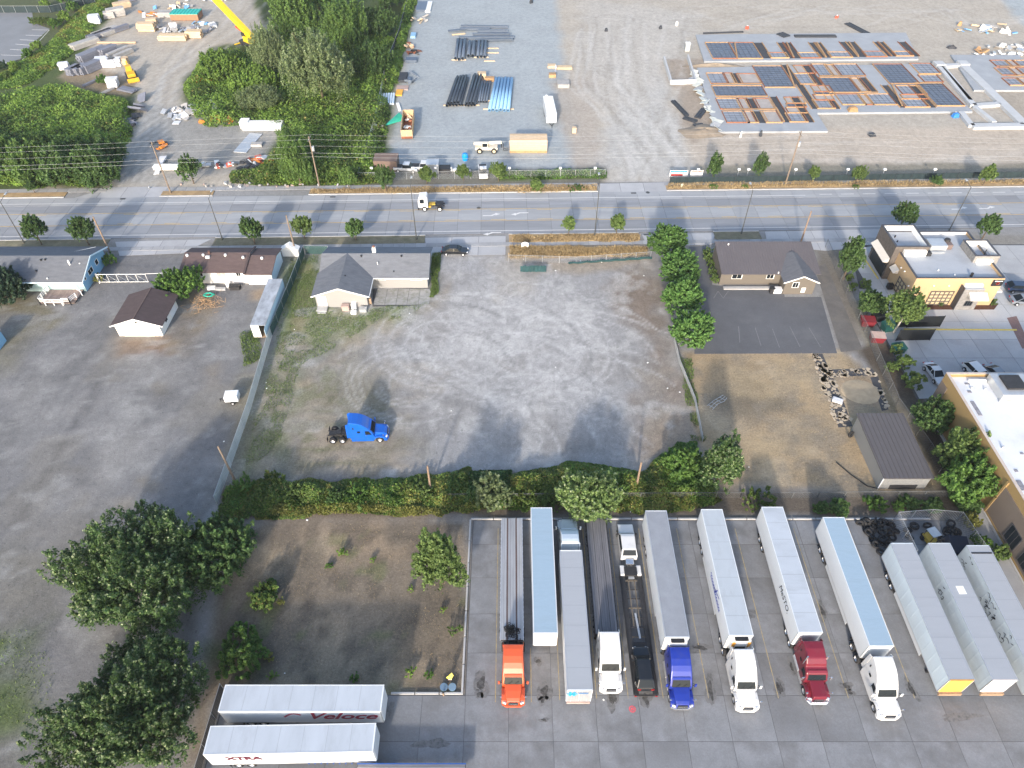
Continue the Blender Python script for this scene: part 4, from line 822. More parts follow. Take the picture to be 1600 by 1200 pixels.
# --- grey T-shaped house
m_gsid = mat('grey_siding', (.29,.285,.28), .8, var=.06, scale=1, stretch=(.3,.3,9), fine=.03, dirt=(.28,.27,.25), dirt_amt=.15)
h = thing('grey_house', 'low grey house with an L shaped grey shingle roof and white gutter', 'house')
walls_x(h, -33.0, -14.7, 99.3, 103.5, 107.4, 2.5, 4.1, m_gsid); walls_y(h, -33.05, -28.8, -24.4, 94.0, 103.0, 2.5, 4.1, m_gsid)
s1, s2 = gable_x(h, -33.3, -14.3, 98.7, 103.5, 107.9, 2.6, 4.3, m_shg)
slope(h, [(-33.55,93.55,2.62),(-28.8,93.55,4.32),(-28.8,103.5,4.32),(-33.55,99.6,2.9)], m_shb)
slope(h, [(-28.8,93.55,4.32),(-23.9,93.55,2.62),(-23.9,98.75,2.62),(-28.8,103.5,4.32)], m_shb)
for y in ((98.66),): MB().box(-23.9, -14.3, y-.1, y, 2.42, 2.58).build('gutter', m_gutter, h)
b = MB().beam((-33.6,93.5,2.5),(-28.8,93.5,4.2),.06,.22).beam((-28.8,93.5,4.2),(-23.85,93.5,2.5),.06,.22); b.build('bargeboard', m_trim, h)
MB().beam((-23.85,93.5,2.5),(-23.85,98.6,2.5),.1,.16).build('gutter', m_gutter, h)
ch = MB().box(-24.5, -23.9, 103.9, 104.5, 3.6, 5.1).build('chimney', m_trim, h); MB().box(-24.38, -24.02, 104.02, 104.38, 5.1, 5.35).build('chimney_pot', mat('red_clay', (.28,.12,.08), .8), ch)
for x, y in ((-26.3,102.9),(-19.3,102.9)): rvent(h, (x, y, 4.0), .16, .3)
rvent(h, (-23.3,101.3,3.4), .08, .6, m_trim); rvent(h, (-26.2,100.4,3.1), .1, .3); rvent(h, (-20.4,99.9,2.9), .1, .3); rvent(h, (-28.2,97.3,3.9), .14, .28)
window(h, (-22.7,99.3,1.75), 1.5, .55, 'S', 2); window(h, (-16.6,99.3,1.75), 1.9, .55, 'S', 2); window(h, (-20.0,99.3,1.9), 1.1, .35, 'S', 1, gm=m_trim)
d_ = door(h, (-32.0,94.0,.35), 1.5, 2.0, 'S')
st = MB().box(-32.9,-31.2,92.6,93.95,0,.34).box(-32.7,-31.3,92.2,92.6,0,.18).build('step', m_conc, h)
MB().box(-24.35,-24.3,94.6,98.2,.4,2.2).build('side_panel', mat('dark_siding', (.12,.12,.125), .8), h)
# yard clutter by the gable wall
def crate(name, lab, u, v, sx, sy, sz, m, grp='clutter against the grey house', cat='box', rz=0.):
    g_ = G(u, v); t = thing(name, lab, cat, (g_.x, g_.y, 0), rz, grp)
    MB().box(-sx/2,sx/2,-sy/2,sy/2,0,sz).build('body', m, t, bevel=.03); MB().box(-sx/2-.03,sx/2+.03,-sy/2-.03,sy/2+.03,sz,sz+.06).build('lid', m, t)
    return t
m_pinkwood = mat('faded_pink_board', (.40,.30,.27), .8, var=.15)
crate('wooden_box', 'faded pinkish wooden box against the grey gable wall', 541, 484, 1.2, .8, 1.0, m_pinkwood)
crate('white_appliance', 'white square appliance standing by the grey gable wall', 554, 482, .8, .8, 1.1, m_trim)
crate('white_box', 'white low box on the grass in front of the clutter', 553, 490, .9, .6, .4, m_trim)
crate('bagged_load', 'pale bundled bags at the corner of the grey house', 568, 486, 1.2, .8, .6, m_galv)
crate('brown_cabinet', 'tan cabinet at the inner corner of the grey house', 578, 474, .6, .6, 1.1, mat('tan_board', (.38,.27,.18), .8), rz=.3)

# --- blue house with a white railed deck
m_bsid = mat('pale_blue_siding', (.40,.55,.57), .8, var=.06, stretch=(.3,.3,9), dirt=(.35,.42,.42), dirt_amt=.15)
m_bsid2 = mat('blue_siding', (.22,.42,.60), .8, var=.06, stretch=(.3,.3,9))
m_btrim = mat('pale_blue_trim', (.60,.74,.82), .6, var=.05)
h = thing('blue_house', 'pale blue house with slate shingle roof and white railed deck', 'house')
walls_x(h, -93.0, -74.0, 98.3, 102.3, 107.3, 2.7, 4.4, m_bsid)
MB().add([(-73.97,98.3,0),(-73.97,107.3,0),(-73.97,107.3,2.7),(-73.97,102.3,4.4),(-73.97,98.3,2.7)], [(0,1,2,3,4)]).build('gable_cladding', m_bsid2, h)
gable_x(h, -93.4, -73.2, 97.3, 102.3, 107.8, 2.75, 4.65, m_shb)
b = MB().beam((-73.15,97.25,2.68),(-73.15,102.3,4.58),.08,.24).beam((-73.15,102.3,4.58),(-73.15,107.8,2.68),.08,.24); b.build('bargeboard', m_btrim, h)
MB().box(-93.4,-73.2,97.16,97.28,2.55,2.72).build('gutter', m_btrim, h)
window(h, (-73.97,101.6,1.5), 1.6, .9, 'E', 2); window(h, (-73.97,99.4,1.7), .5, .6, 'E', 1); window(h, (-73.97,104.2,1.5), .9, .9, 'E', 1)
window(h, (-78.2,98.3,1.3), 1.9, .95, 'S', 2, gm=mat('curtained_pane', (.42,.38,.36), .3)); window(h, (-80.6,98.3,1.7), 1.1, .5, 'S', 1); window(h, (-84.2,98.3,1.2), 1.3, .9, 'S', 2)
door(h, (-75.9,98.3,.55), 1.0, 2.0)
rvent(h, (-76.2,100.6,3.9), .14, 1.0, m_trim, 'flue'); rvent(h, (-81.4,101.4,4.2)); rvent(h, (-80.7,101.5,4.2)); rvent(h, (-81.6,99.3,3.4)); rvent(h, (-74.6,100.8,3.9), .12, .25, m_trim); rvent(h, (-79.3,97.9,3.0), .12, .2, m_trim)
MB().beam((-77.6,104.5,3.85),(-75.0,107.4,2.95),.05,.05).build('cable', m_trim, h)
dk = MB(); DX0, DX1, DY0, DY1 = -80.3, -74.4, 94.6, 98.2
m_deck = mat('deck_boards', (.30,.235,.215), .85, var=.2, scale=2, rand=.12)
dkr = MB().box(DX0, DX1, DY0+.02, DY1, .25, .42).build('deck', mat('deck_joists', (.14,.11,.1), .9), h)
for k in range(24):
    x = DX0 + k*(DX1-DX0)/24; y0 = DY0 if k < 17 else DY0 + .9
    MB().box(x+.01, x+(DX1-DX0)/24-.01, y0, DY1, .42, .47).build('plank', m_deck, dkr)
def railing(par, pts, z0, hh=.95, rails=(.35,.65,.95), post=1.3, m=m_trim, r=.06):
    b = MB()
    for a, c_ in zip(pts, pts[1:]):
        for q in rails: b.beam((a[0],a[1],z0+q),(c_[0],c_[1],z0+q),r*.8,r*1.6)
        n = max(1, round(math.dist(a, c_)/post))
        for k in range(n+1):
            x = a[0]+(c_[0]-a[0])*k/n; y = a[1]+(c_[1]-a[1])*k/n; b.box(x-r,x+r,y-r,y+r,z0-.4,z0+hh+.04)
    return b.build('railing', m, par)
railing(h, [(DX0,DY1),(DX0,DY0),(DX0+.9,DY0)], .45); railing(h, [(DX0+1.0,DY0-.2),(DX0+3.9,DY0-.2)], .35); railing(h, [(DX0+4.0,DY0),(DX1-.7,DY0+.0),(DX1-.2,DY0+1.4)], .45); railing(h, [(DX1-.9,DY1-.2),(DX1+.2,DY0+2.4)], .45)
t = thing('blue_shed', 'bright blue shed corner at the left picture edge beside the grass', 'shed', (*G(-16,552).xy, 0))
MB().box(-2.2,1.2,0,3,0,2.0).build('wall', m_bsid2, t); slope(t, [(-2.4,-.2,2.0),(1.4,-.2,2.0),(1.4,3.2,2.3),(-2.4,3.2,2.3)], m_shb)

# --- long white building, dark brown roof
m_wsid = mat('white_siding', (.76,.75,.73), .75, var=.04, stretch=(.3,.3,9), dirt=(.55,.52,.48), dirt_amt=.12)
h = thing('white_building', 'long low white building with a dark brown shingle roof and round white vents', 'building')
walls_x(h, -57.4, -46.3, 100.6, 104.6, 107.1, 2.65, 3.45, m_wsid); walls_x(h, -46.25, -41.9, 100.2, 104.0, 107.1, 2.6, 3.35, m_wsid)
gable_x(h, -57.8, -46.3, 100.0, 104.7, 107.5, 2.72, 3.65, m_shbr); gable_x(h, -46.2, -41.5, 99.5, 104.0, 107.4, 2.68, 3.55, m_shbr)
MB().beam((-46.25,99.4,2.85),(-46.25,104.3,3.8),.35,.12).beam((-46.25,104.3,3.8),(-46.25,107.5,2.95),.35,.12).build('ridge_flashing', m_shdk, h)
for x, y in ((-57.2,103.9),(-54.4,104.0),(-50.5,104.0),(-47.2,103.3)): MB().lathe([(.0,.35),(.2,.33),(.24,.2),(.24,0)], (x,y,3.45), 'z', 12).build('roof_vent', m_trim, h)
MB().lathe([(.0,.35),(.2,.33),(.24,.2),(.24,0)], (-43.9,103.2,3.35), 'z', 12).build('roof_vent', m_trim, h)
MB().box(-53.8,-53.1,103.2,103.6,3.4,3.75).build('roof_box', m_trim, h); MB().cyl((-53.4,104.4,3.5),(-53.4,104.4,4.2),.22,10).build('flue', mat('brown_metal', (.12,.07,.065), .6), h)
window(h, (-54.4,100.6,1.6), 1.0, .8, 'S', 2); window(h, (-50.7,100.6,1.5), 1.6, .9, 'S', 2, gm=mat('curtained_pane', (.42,.38,.36), .3)); window(h, (-47.7,100.6,1.6), .8, .8, 'S', 2)
MB().beam((-45.4,100.12,2.4),(-44.8,100.12,.1),.18,.08).build('downpipe', m_galv, h)
m_end = mat('pale_blue_end_siding', (.55,.68,.76), .8, var=.05, stretch=(.3,.3,9))
MB().add([(-41.87,100.2,0),(-41.87,107.1,0),(-41.87,107.1,2.6),(-41.87,104.0,3.35),(-41.87,100.2,2.6)], [(0,1,2,3,4)]).build('gable_cladding', m_end, h)
for i, (u, v, sx, sy, sz, nm, lab, m) in enumerate(((331,452,1.3,.6,.5,'white_rack','white metal frame lying by the long white building',m_trim),(345,453,1.8,.5,.35,'trough','pale trough along the long white building',m_conc),(357,449,.5,.4,.9,'white_post_box','small white post box by the long white building',m_trim),(368,451,1.8,1.0,.6,'dark_bath','dark open tub in front of the long white building',m_frame))):
    crate(nm, lab, u, v, sx, sy, sz, m, 'things set along the long white building')
# little white gabled shelter by the pole
t = thing('white_shelter', 'small white gabled shelter behind the long white building', 'shelter', (-40.7, 108.6, 0))
walls_y(t, -1.5, 0, 1.5, 0, .25, 1.5, 2.4, m_trim); gable_y(t, -1.7, 0, 1.7, -.2, 1.2, 1.45, 2.5, m_trim)
b = MB()
for x in (-1.4, 1.4): b.box(x-.05, x+.05, 1.0, 1.1, 0, 1.5)
b.build('post', m_trim, t)

# --- garage
m_gsidw = mat('garage_siding', (.78,.76,.71), .75, var=.04, stretch=(.3,.3,9), dirt=(.55,.5,.42), dirt_amt=.15)
h = thing('garage', 'white garage with a dark brown gable roof and wide front door', 'garage')
walls_y(h, -63.8, -60.0, -56.7, 86.6, 94.0, 2.35, 3.65, m_gsidw); gable_y(h, -64.3, -60.0, -55.9, 86.2, 94.3, 2.45, 3.95, m_shdk)
gd = MB().box(-62.9,-58.0,86.52,86.58,.02,2.0).build('garage_door', mat('cream_door', (.76,.72,.64), .6, var=.05), h)
for k in range(1,4): MB().box(-62.9,-58.0,86.49,86.52,k*.5-.02,k*.5+.02).build('door_seam', m_gutter, gd)
b = MB().beam((-64.35,86.15,2.35),(-60,86.15,3.86),.05,.2).beam((-60,86.15,3.86),(-55.85,86.15,2.35),.05,.2); b.build('bargeboard', m_trim, h)
MB().beam((-60.0,86.2,3.97),(-60.0,94.3,3.97),.2,.06).build('ridge_cap', m_shbr, h)
window(h, (-56.68,89.2,1.0), 1.0, .6, 'E', 1); MB().box(-56.7,-56.62,91.0,93.2,.1,2.1).build('side_door', m_gutter, h)
MB().box(-60.12,-59.88,86.4,86.52,2.9,3.1).build('lamp', m_black, h)

# --- old box container
t = thing('box_container', 'old pale blue box container with a mottled silver roof and open end', 'container', (-40.45, 85.9, 0))
m_cont = mat('faded_blue_panel', (.46,.62,.72), .7, var=.06, scale=.5, dirt=(.38,.48,.54), dirt_amt=.2)
m_mott = mat('mottled_silver_roof', (.42,.44,.47), .5, .2, var=.3, scale=.8, stretch=(1,.6,1), dirt=(.18,.18,.19), dirt_amt=.4, dirt_scale=.9)
b = MB(); L_ = 12.1
b.box(-1.2,-1.14,0,L_,.45,2.85); b.box(1.14,1.2,0,L_,.45,2.85); b.box(-1.14,1.14,L_-.06,L_,.45,2.85); b.build('side_wall', m_cont, t)
MB().box(-1.18,1.18,0,L_,.35,.45).build('floor', m_wood, t); MB().box(-1.22,1.22,-.02,L_+.02,2.85,2.92).build('roof', m_mott, t)
MB().box(-1.16,.1,-.06,0,.45,2.84).build('door', m_trim, t); MB().obox((1.2,-.5,1.65),(.05,1.1,2.3),(0,0,.15)).build('open_door', m_cont, t)
for y in (.8, 10.5): MB().box(-.9,.9,y,y+.5,0,.36).build('skid', m_wood, t)

# --- brown metal-roofed building
m_brn = mat('brown_siding', (.135,.120,.103), .8, var=.07, stretch=(.3,.3,8)); m_mroof = mat('brown_metal_roof', (.125,.115,.122), .5, .15, var=.07, scale=.4, dirt=(.23,.21,.21), dirt_amt=.15)
h = thing('brown_building', 'tan brown building with a ribbed brown metal roof and gabled porch', 'building')
MB().prof([(100.2,0),(100.2,2.7),(107.0,3.95),(107.0,0)], lambda y, z: 8.2).build('wall', m_brn, h, loc=(44.6,0,0))
rf = slope(h, [(36.2,99.5,2.75),(53.4,99.5,2.75),(53.4,107.2,4.25),(36.2,107.2,4.25)], m_mroof, name='roof')
rib = MB().beam((0,99.5,2.78),(0,107.2,4.28),.05,.06).mesh('roof_rib', m_mroof)
for k in range(38): inst('roof_rib', rib, rf, (36.4+k*.455, 0, 0))
walls_y(h, 46.8, 49.4, 52.0, 97.5, 101, 2.7, 3.8, m_brn); gable_y(h, 46.3, 49.4, 52.4, 97.1, 104.4, 2.75, 4.12, m_shw)
b = MB().beam((46.25,97.05,2.65),(49.4,97.05,4.02),.05,.2).beam((49.4,97.05,4.02),(52.45,97.05,2.65),.05,.2); b.build('bargeboard', m_trim, h)
window(h, (39.2,100.2,1.35), 1.7, .9, 'S', 2); window(h, (45.0,100.2,1.35), 1.2, 1.1, 'S', 2); window(h, (48.6,97.5,1.5), 1.0, 1.0, 'S', 2); door(h, (50.2,97.5,.4), .7, 1.0, 'S', handle=False, name='hatch')
MB().box(36.9,46.7,98.6,99.3,.1,.32).build('walkway', m_conc, h); MB().box(45.3,46.7,97.6,98.5,.05,.9).build('railing', m_gutter, h); rvent(h, (38.5,106.4,4.0), .12, .35, m_trim)
crate('trash_can', 'grey trash can beside the gabled porch of the brown building', 1205, 457, .7, .7, 1.0, m_frame, 'things by the brown building', 'bin'); rvent(h, (46.0,99.7,2.8), .1, .3, m_trim)
# --- metal shed
m_shedw = mat('grey_metal_wall', (.28,.285,.285), .55, .25, var=.06, scale=.5, dirt=(.22,.22,.20), dirt_amt=.15)
h = thing('metal_shed', 'grey metal shed with a ribbed dark brown roof on the dry field', 'shed')
MB().prof([(56.2,0),(56.2,2.55),(66.5,2.95),(66.5,0)], lambda y, z: 3.1).build('wall', m_shedw, h, loc=(51.55,0,0))
m_sroof = mat('shed_metal_roof', (.105,.098,.102), .5, .15, var=.07, scale=.4, dirt=(.21,.2,.2), dirt_amt=.15)
rf = slope(h, [(48.25,55.85,2.68),(54.8,55.85,2.68),(54.8,66.9,3.1),(48.25,66.9,3.1)], m_sroof, name='roof')
rib = MB().beam((0,55.82,2.72),(0,66.9,3.14),.07,.07).mesh('roof_rib', m_sroof)
for k in range(11): inst('roof_rib', rib, rf, (48.5+k*.61, 0, 0))
wr = MB().box(-.03,.03,0,.04,.05,2.55).mesh('wall_rib', m_shedw)
for k in range(20): inst('wall_rib', wr, h, (48.6+k*.31, 56.16, 0))
for k in range(17): inst('wall_rib', wr, h, (48.45, 56.6+k*.6, 0), R(-90))
MB().box(48.4,48.5,56.1,56.2,0,2.6).build('corner_trim', m_gutter, h); MB().box(49.8,53.4,56.10,56.15,.05,.9).build('door_sill', m_frame, h)
MB().tube([(48.5,56.1,.15),(47.2,56.6,.1),(45.6,58.6,.08),(44.4,60.6,.08)], .07, 6).build('drain_hose', m_black, h)

# --- restaurant with a flat roof
m_yel = mat('ochre_stucco', (.50,.345,.195), .85, var=.06, scale=.5, dirt=(.45,.3,.14), dirt_amt=.1); m_dtile = mat('dark_stone_cladding', (.115,.10,.09), .8, var=.3, scale=2, fine=.2); m_par = mat('dark_coping', (.075,.075,.085), .5, .2, var=.1)
m_mem = mat('roof_membrane', (.37,.395,.43), .7, var=.06, scale=.25, fine=.03, dirt=(.25,.265,.29), dirt_amt=.3, dirt_scale=.3)
m_bei = mat('cream_awning', (.66,.62,.56), .8, var=.05); m_stone = mat('grey_stone', (.25,.24,.23), .85, var=.3, scale=2.5, fine=.2)
m_ywin = mat('tan_pane', (.50,.40,.25), .4, var=.1)  # plain tan backing colour behind the lattice bars
h = thing('restaurant', 'ochre restaurant with a flat pale roof, stone entrance and cream awnings', 'restaurant')
RX0, RX1, RY0, RY1, RH = 66.6, 81.2, 94.4, 108.2, 5.2
MB().box(RX0,RX1,RY0,RY1,0,RH).build('wall', m_yel, h); MB().box(RX0+.25,RX1-.25,RY0+.25,RY1-.25,RH,RH+.06).build('roof', m_mem, h)
def parapet(par, x0, x1, y0, y1, z0, z1, inner, cap=m_par, outer=None, th=.28):
    b = MB()
    for q in ((x0,x1,y0,y0+th),(x0,x1,y1-th,y1),(x0,x0+th,y0+th,y1-th),(x1-th,x1,y0+th,y1-th)): b.box(*q, z0, z1)
    p = b.build('parapet', outer or inner, par)
    c_ = MB()
    for q in ((x0-.04,x1+.04,y0-.04,y0+th+.02),(x0-.04,x1+.04,y1-th-.02,y1+.04),(x0-.04,x0+th+.02,y0+th+.02,y1-th-.02),(x1-th-.02,x1+.04,y0+th+.02,y1-th-.02)): c_.box(*q, z1, z1+.07)
    c_.build('coping', cap, p); return p
parapet(h, RX0, RX1, RY0, RY1, RH, 5.75, m_mem, outer=m_yel)
def tower(par, x0, x1, y0, y1, z1, out, deck):
    """raised screen wall with a sunken roof behind it"""
    b = MB().box(x0,x1,y0,y1,0 if x0 < RX0 or x1 > RX1 else RH,z1-1.1); b.build('tower_wall', out, par)
    p = parapet(par, x0, x1, y0, y1, z1-1.1, z1, m_trim, outer=out); 
    ins = MB(); t_ = .29
    ins.box(x0+t_,x1-t_,y1-t_-.02,y1-t_,z1-1.1,z1-.02); ins.box(x1-t_-.02,x1-t_,y0+t_,y1-t_-.02,z1-1.1,z1-.02); ins.box(x0+t_,x0+t_+.02,y0+t_,y1-t_-.02,z1-1.1,z1-.02)
    ins.build('white_lining', m_trim, p); MB().box(x0+t_+.02,x1-t_-.02,y0+t_,y1-t_-.02,z1-1.1,z1-1.04).build('tower_roof', deck, par)
tower(h, 65.6, 71.4, 101.8, 108.6, 6.8, m_dtile, m_mem); tower(h, 78.2, 82.4, 99.4, 104.2, 6.6, m_stone, m_mem)
MB().box(67.1,70.9,101.1,101.78,5.3,6.3).build('back_panel', m_trim, h); MB().box(78.6,81.2,98.75,99.38,5.3,6.1).build('back_panel', m_trim, h)
MB().box(72.0,80.8,107.8,107.9,5.26,5.74).build('white_lining', m_trim, h)
u_ = MB().box(72.3,75.2,102.8,105.2,5.3,6.3).build('air_unit', m_galv, h, bevel=.05)
MB().box(75.4,76.3,103.2,104.3,5.3,6.2).build('exhaust_fan', mat('fan_brown', (.16,.12,.11), .6), h); MB().lathe([(0,.5),(.45,.45),(.55,.0)], (75.8,104.6,6.1), 'z', 12).build('fan_hood', m_frame, h)
MB().box(70.9,71.9,101.2,102.4,5.3,5.9).build('air_unit', m_frame, h); MB().box(72.3,74.6,102.0,102.4,5.3,5.5).build('duct', m_galv, h)
rvent(h, (76.2,95.5,5.2), .22, .8); rvent(h, (73.6,95.8,5.2), .12, .3, m_trim); rvent(h, (71.5,97.2,5.2), .12, .25, m_trim); rvent(h, (67.4,106.2,5.7), .12, .5); rvent(h, (67.3,104.8,5.7), .1, .4); rvent(h, (80.4,100.6,5.5), .08, 1.6)
# front: stone entrance with awning, lattice, sign
MB().box(74.6,78.0,93.2,94.38,0,4.3).build('entrance_pier', m_stone, h); MB().box(74.5,74.58,93.1,94.36,0,4.6).build('pier_edge', m_par, h)
MB().box(74.6,78.0,93.2,94.3,4.3,4.36).build('pier_roof', m_mem, h); MB().box(74.9,77.9,93.9,94.36,4.36,4.8).build('pier_lining', m_trim, h)
MB().prof([(93.18,3.2),(91.9,2.95),(91.9,3.1),(93.18,3.75)], lambda y, z: 1.5).build('awning', m_bei, h, loc=(77.1,0,0))
lt = MB().box(70.1,73.9,94.30,94.36,.35,3.1).build('lattice', m_ywin, h)
b = MB()
for k in range(6): b.box(70.1+k*.76-.07,70.1+k*.76+.07,94.2,94.3,.35,3.1)
for k in range(5): b.box(70.03,73.97,94.18,94.28,.35+k*.69-.07,.35+k*.69+.07)
b.build('lattice_bars', m_dtile, lt)
window(h, (76.5,93.2,1.0), 1.2, .9, 'S', 3, fm=m_par); MB().box(67.3,68.9,94.25,94.38,.4,1.7).build('utility_box', m_galv, h)
lt = MB().box(66.52,66.58,95.8,98.6,.4,3.0).build('lattice', m_ywin, h); b = MB()
for k in range(4): b.box(66.42,66.52,95.8+k*.93-.07,95.8+k*.93+.07,.4,3.0)
for k in range(4): b.box(66.40,66.50,95.75,98.65,.4+k*.86-.07,.4+k*.86+.07)
b.build('lattice_bars', m_dtile, lt)
MB().box(65.5,65.58,102.2,107.8,.2,2.6).build('side_glazing', m_glass, h)
MB().add([(65.55,102.0,4.3),(65.55,107.9,4.3),(64.6,107.9,3.5),(64.6,102.0,3.5),(65.55,102.0,3.4),(65.55,107.9,3.4)], [(0,1,2,3),(3,2,5,4),(0,3,4),(1,5,2)]).build('awning', m_bei, h)
MB().add([(66.55,99.6,3.6),(66.55,101.4,3.6),(65.7,101.4,2.9),(65.7,99.6,2.9),(66.55,99.6,2.8),(66.55,101.4,2.8)], [(0,1,2,3),(3,2,5,4),(0,3,4),(1,5,2)]).build('awning', m_bei, h)
MB().box(65.3,66.2,98.4,99.2,.3,1.2).build('service_hatch', m_black, h)
sg = MB().box(79.4,81.1,94.2,94.36,4.3,5.45).build('sign', m_black, h); MB().lathe([(0,.02),(.38,.02),(.38,0)], (80.25,94.18,4.85), 'y', 16).build('sign_emblem', m_trim, sg); MB().box(79.6,80.9,94.16,94.19,5.25,5.36).build('sign_strip', m_trim, sg)
MB().lathe([(.16,.025),(.26,.025)], (80.25,94.14,4.85), 'y', 14).build('sign_ring', mat('sign_red', (.35,.05,.04), .6), sg)
for x, z in ((70.0,4.2),(72.5,4.2)): MB().box(x-.1,x+.1,94.2,94.38,z,z+.2).build('wall_lamp', m_trim, h)
for x, y, z in ((66.5,98.0,4.4),(66.5,95.3,3.4),(66.5,99.3,4.2)): MB().box(x-.12,x+.06,y-.1,y+.1,z,z+.2).build('wall_lamp', m_trim, h)
m_ent = MB().box(81.25,82.2,94.6,96.0,2.6,2.9).build('side_canopy', m_bei, h)

# --- large white roofed store at the right edge
m_tan = mat('tan_wall', (.30,.205,.09), .85, var=.07, scale=.3, dirt=(.22,.15,.08), dirt_amt=.15); m_bwall = mat('brown_wall', (.155,.125,.105), .85, var=.08, scale=.3)
m_wroof = mat('white_roof_membrane', (.64,.66,.69), .6, var=.05, scale=.15, fine=.02, dirt=(.42,.43,.46), dirt_amt=.3, dirt_scale=.25)
h = thing('store_building', 'large tan store with a broad white flat roof at the right edge', 'store')
SXa, SZ = 60.9, 6.4
MB().box(SXa,120,38,71.0,0,SZ).build('wall', m_tan, h); MB().box(SXa+.3,119.7,38.3,70.7,SZ,SZ+.05).build('roof', m_wroof, h)
parapet(h, SXa, 120, 38, 71.0, SZ, 7.0, m_wroof, cap=mat('tan_coping', (.50,.43,.38), .6), outer=m_tan, th=.3)
MB().box(SXa-.12,SXa-.005,38.2,52.3,0,5.6).build('brown_panel', m_bwall, h); MB().box(SXa-.2,SXa-.005,52.3,52.6,0,6.5).build('pilaster', m_tan, h); MB().box(SXa-.1,SXa-.005,69.2,70.9,0,5.6).build('brown_panel', m_bwall, h)
MB().box(SXa-.25,SXa-.005,38.2,70.9,0,.35).build('plinth', m_kerb, h)
MB().box(66.2,72,66.0,70.2,SZ+.05,SZ+1.3).build('air_unit', m_galv, h, bevel=.06); MB().box(67.2,69.8,67,69.6,SZ+1.3,SZ+1.6).build('fan', m_frame, h); MB().box(66,72.2,65.4,65.9,SZ+.05,SZ+.25).build('curb', m_trim, h)
for (x, y, sx, sy) in ((62.2,63.4,.5,2.6),(62.7,67.6,.5,.4),(63.0,69.2,.6,.3),(61.8,51.2,.6,1.5),(62.4,54.0,.4,.4),(64.5,56.8,.4,.3),(66.0,69.9,.6,.4)): MB().box(x,x+sx,y,y+sy,SZ+.05,SZ+.12).build('roof_patch', mat('dark_roof_patch', (.22,.22,.25), .8, var=.4, scale=2), h)
for x, y in ((63.4,68.4),(65.2,68.2),(66.2,66.0),(62.6,57.8)): rvent(h, (x, y, SZ), .12, .5, m_galv)
MB().box(63.6,66.0,69.6,69.9,SZ+.05,SZ+.45).build('roof_curb', m_trim, h)
MB().box(SXa-.08,SXa-.005,62.4,63.2,2.6,2.9).build('wall_lamp', m_trim, h); MB().box(SXa-.3,SXa-.005,66.4,67.4,.4,1.9).build('utility_box', m_galv, h)
for k in range(3): window(h, (SXa-.13, 40.4+k*3.4, 1.2), 2.2, 2.4, 'W', 3, fm=m_par)
MB().box(SXa-.16,SXa-.13,38.2,52.2,.4,.7).build('base_band', m_tan, h)
struct(MB().prism([(58.6,36),(60.6,36),(60.6,56),(58.6,56)], -.05, .10).build('sidewalk', m_walk))
# ================================================================ VEHICLES
def paint(name, col, **k): return mat('paint_'+name, col, k.pop('rough', .32), 0.0, k.pop('var', .04), k.pop('scale', .8), coat=.5, dirt=tuple(c*.55+.04 for c in col), dirt_amt=.24, dirt_scale=1.0, **k)
PA = dict(white=paint('white', (.64,.645,.65)), orange=paint('orange', (.52,.085,.03)), blue=paint('blue', (.012,.03,.26)), maroon=paint('maroon', (.15,.012,.025)),
          cobalt=paint('cobalt', (.005,.10,.48)), black=paint('black', (.012,.014,.018)), silver=paint('silver', (.55,.57,.60)), grey=paint('grey', (.20,.22,.25)), navy=paint('navy', (.015,.03,.07)))
m_lamp = mat('headlamp_glass', (.75,.76,.78), .1, .3, var=.05); m_red_l = mat('tail_lamp', (.35,.01,.01), .25, var=.05); m_amb = mat('amber_lamp', (.7,.3,.03), .3, var=.05)
m_alu = mat('brushed_aluminium', (.60,.61,.63), .35, .6, var=.1)
WH = {}
def wheel(par, x, y, r, w_, side, rim=m_rim, name='wheel'):
    k = (round(r,3), round(w_,3), rim.name)
    if k not in WH:
        t = MB().lathe([(r*.58,-w_/2),(r*.9,-w_/2),(r,-w_*.36),(r,w_*.36),(r*.9,w_/2),(r*.58,w_/2)], (0,0,0), 'x', 18).mesh('wheel', m_tyre, True)
        q = MB().lathe([(r*.6,w_*.46),(r*.52,w_*.3),(r*.3,w_*.12),(r*.18,w_*.3),(0,w_*.32)], (0,0,0), 'x', 14).mesh('rim', rim, True); WH[k] = (t, q)
    o = inst(name, WH[k][0], par, (x, y, r), 0 if side > 0 else math.pi); inst('rim', WH[k][1], o); return o
def xshift(b, dx): b.v = [(x+dx, y, z) for x, y, z in b.v]; return b
def text(par, s, size, loc, rot, m, shear=0., name='lettering', bold=0.0, sx=1.0):
    cu = bpy.data.curves.new('lettering', 'FONT'); cu.body = s; cu.size = size; cu.shear = shear; cu.extrude = .004; cu.offset = bold; cu.resolution_u = 3
    o = bpy.data.objects.new('tmp', cu); COL.objects.link(o); me = bpy.data.meshes.new_from_object(o.evaluated_get(bpy.context.evaluated_depsgraph_get()))
    bpy.data.objects.remove(o); me.materials.clear(); me.materials.append(m)
    t = bpy.data.objects.new(name, me); COL.objects.link(t); t.parent = par; t.location = loc; t.rotation_euler = rot; t.scale = (sx, 1, 1); return t

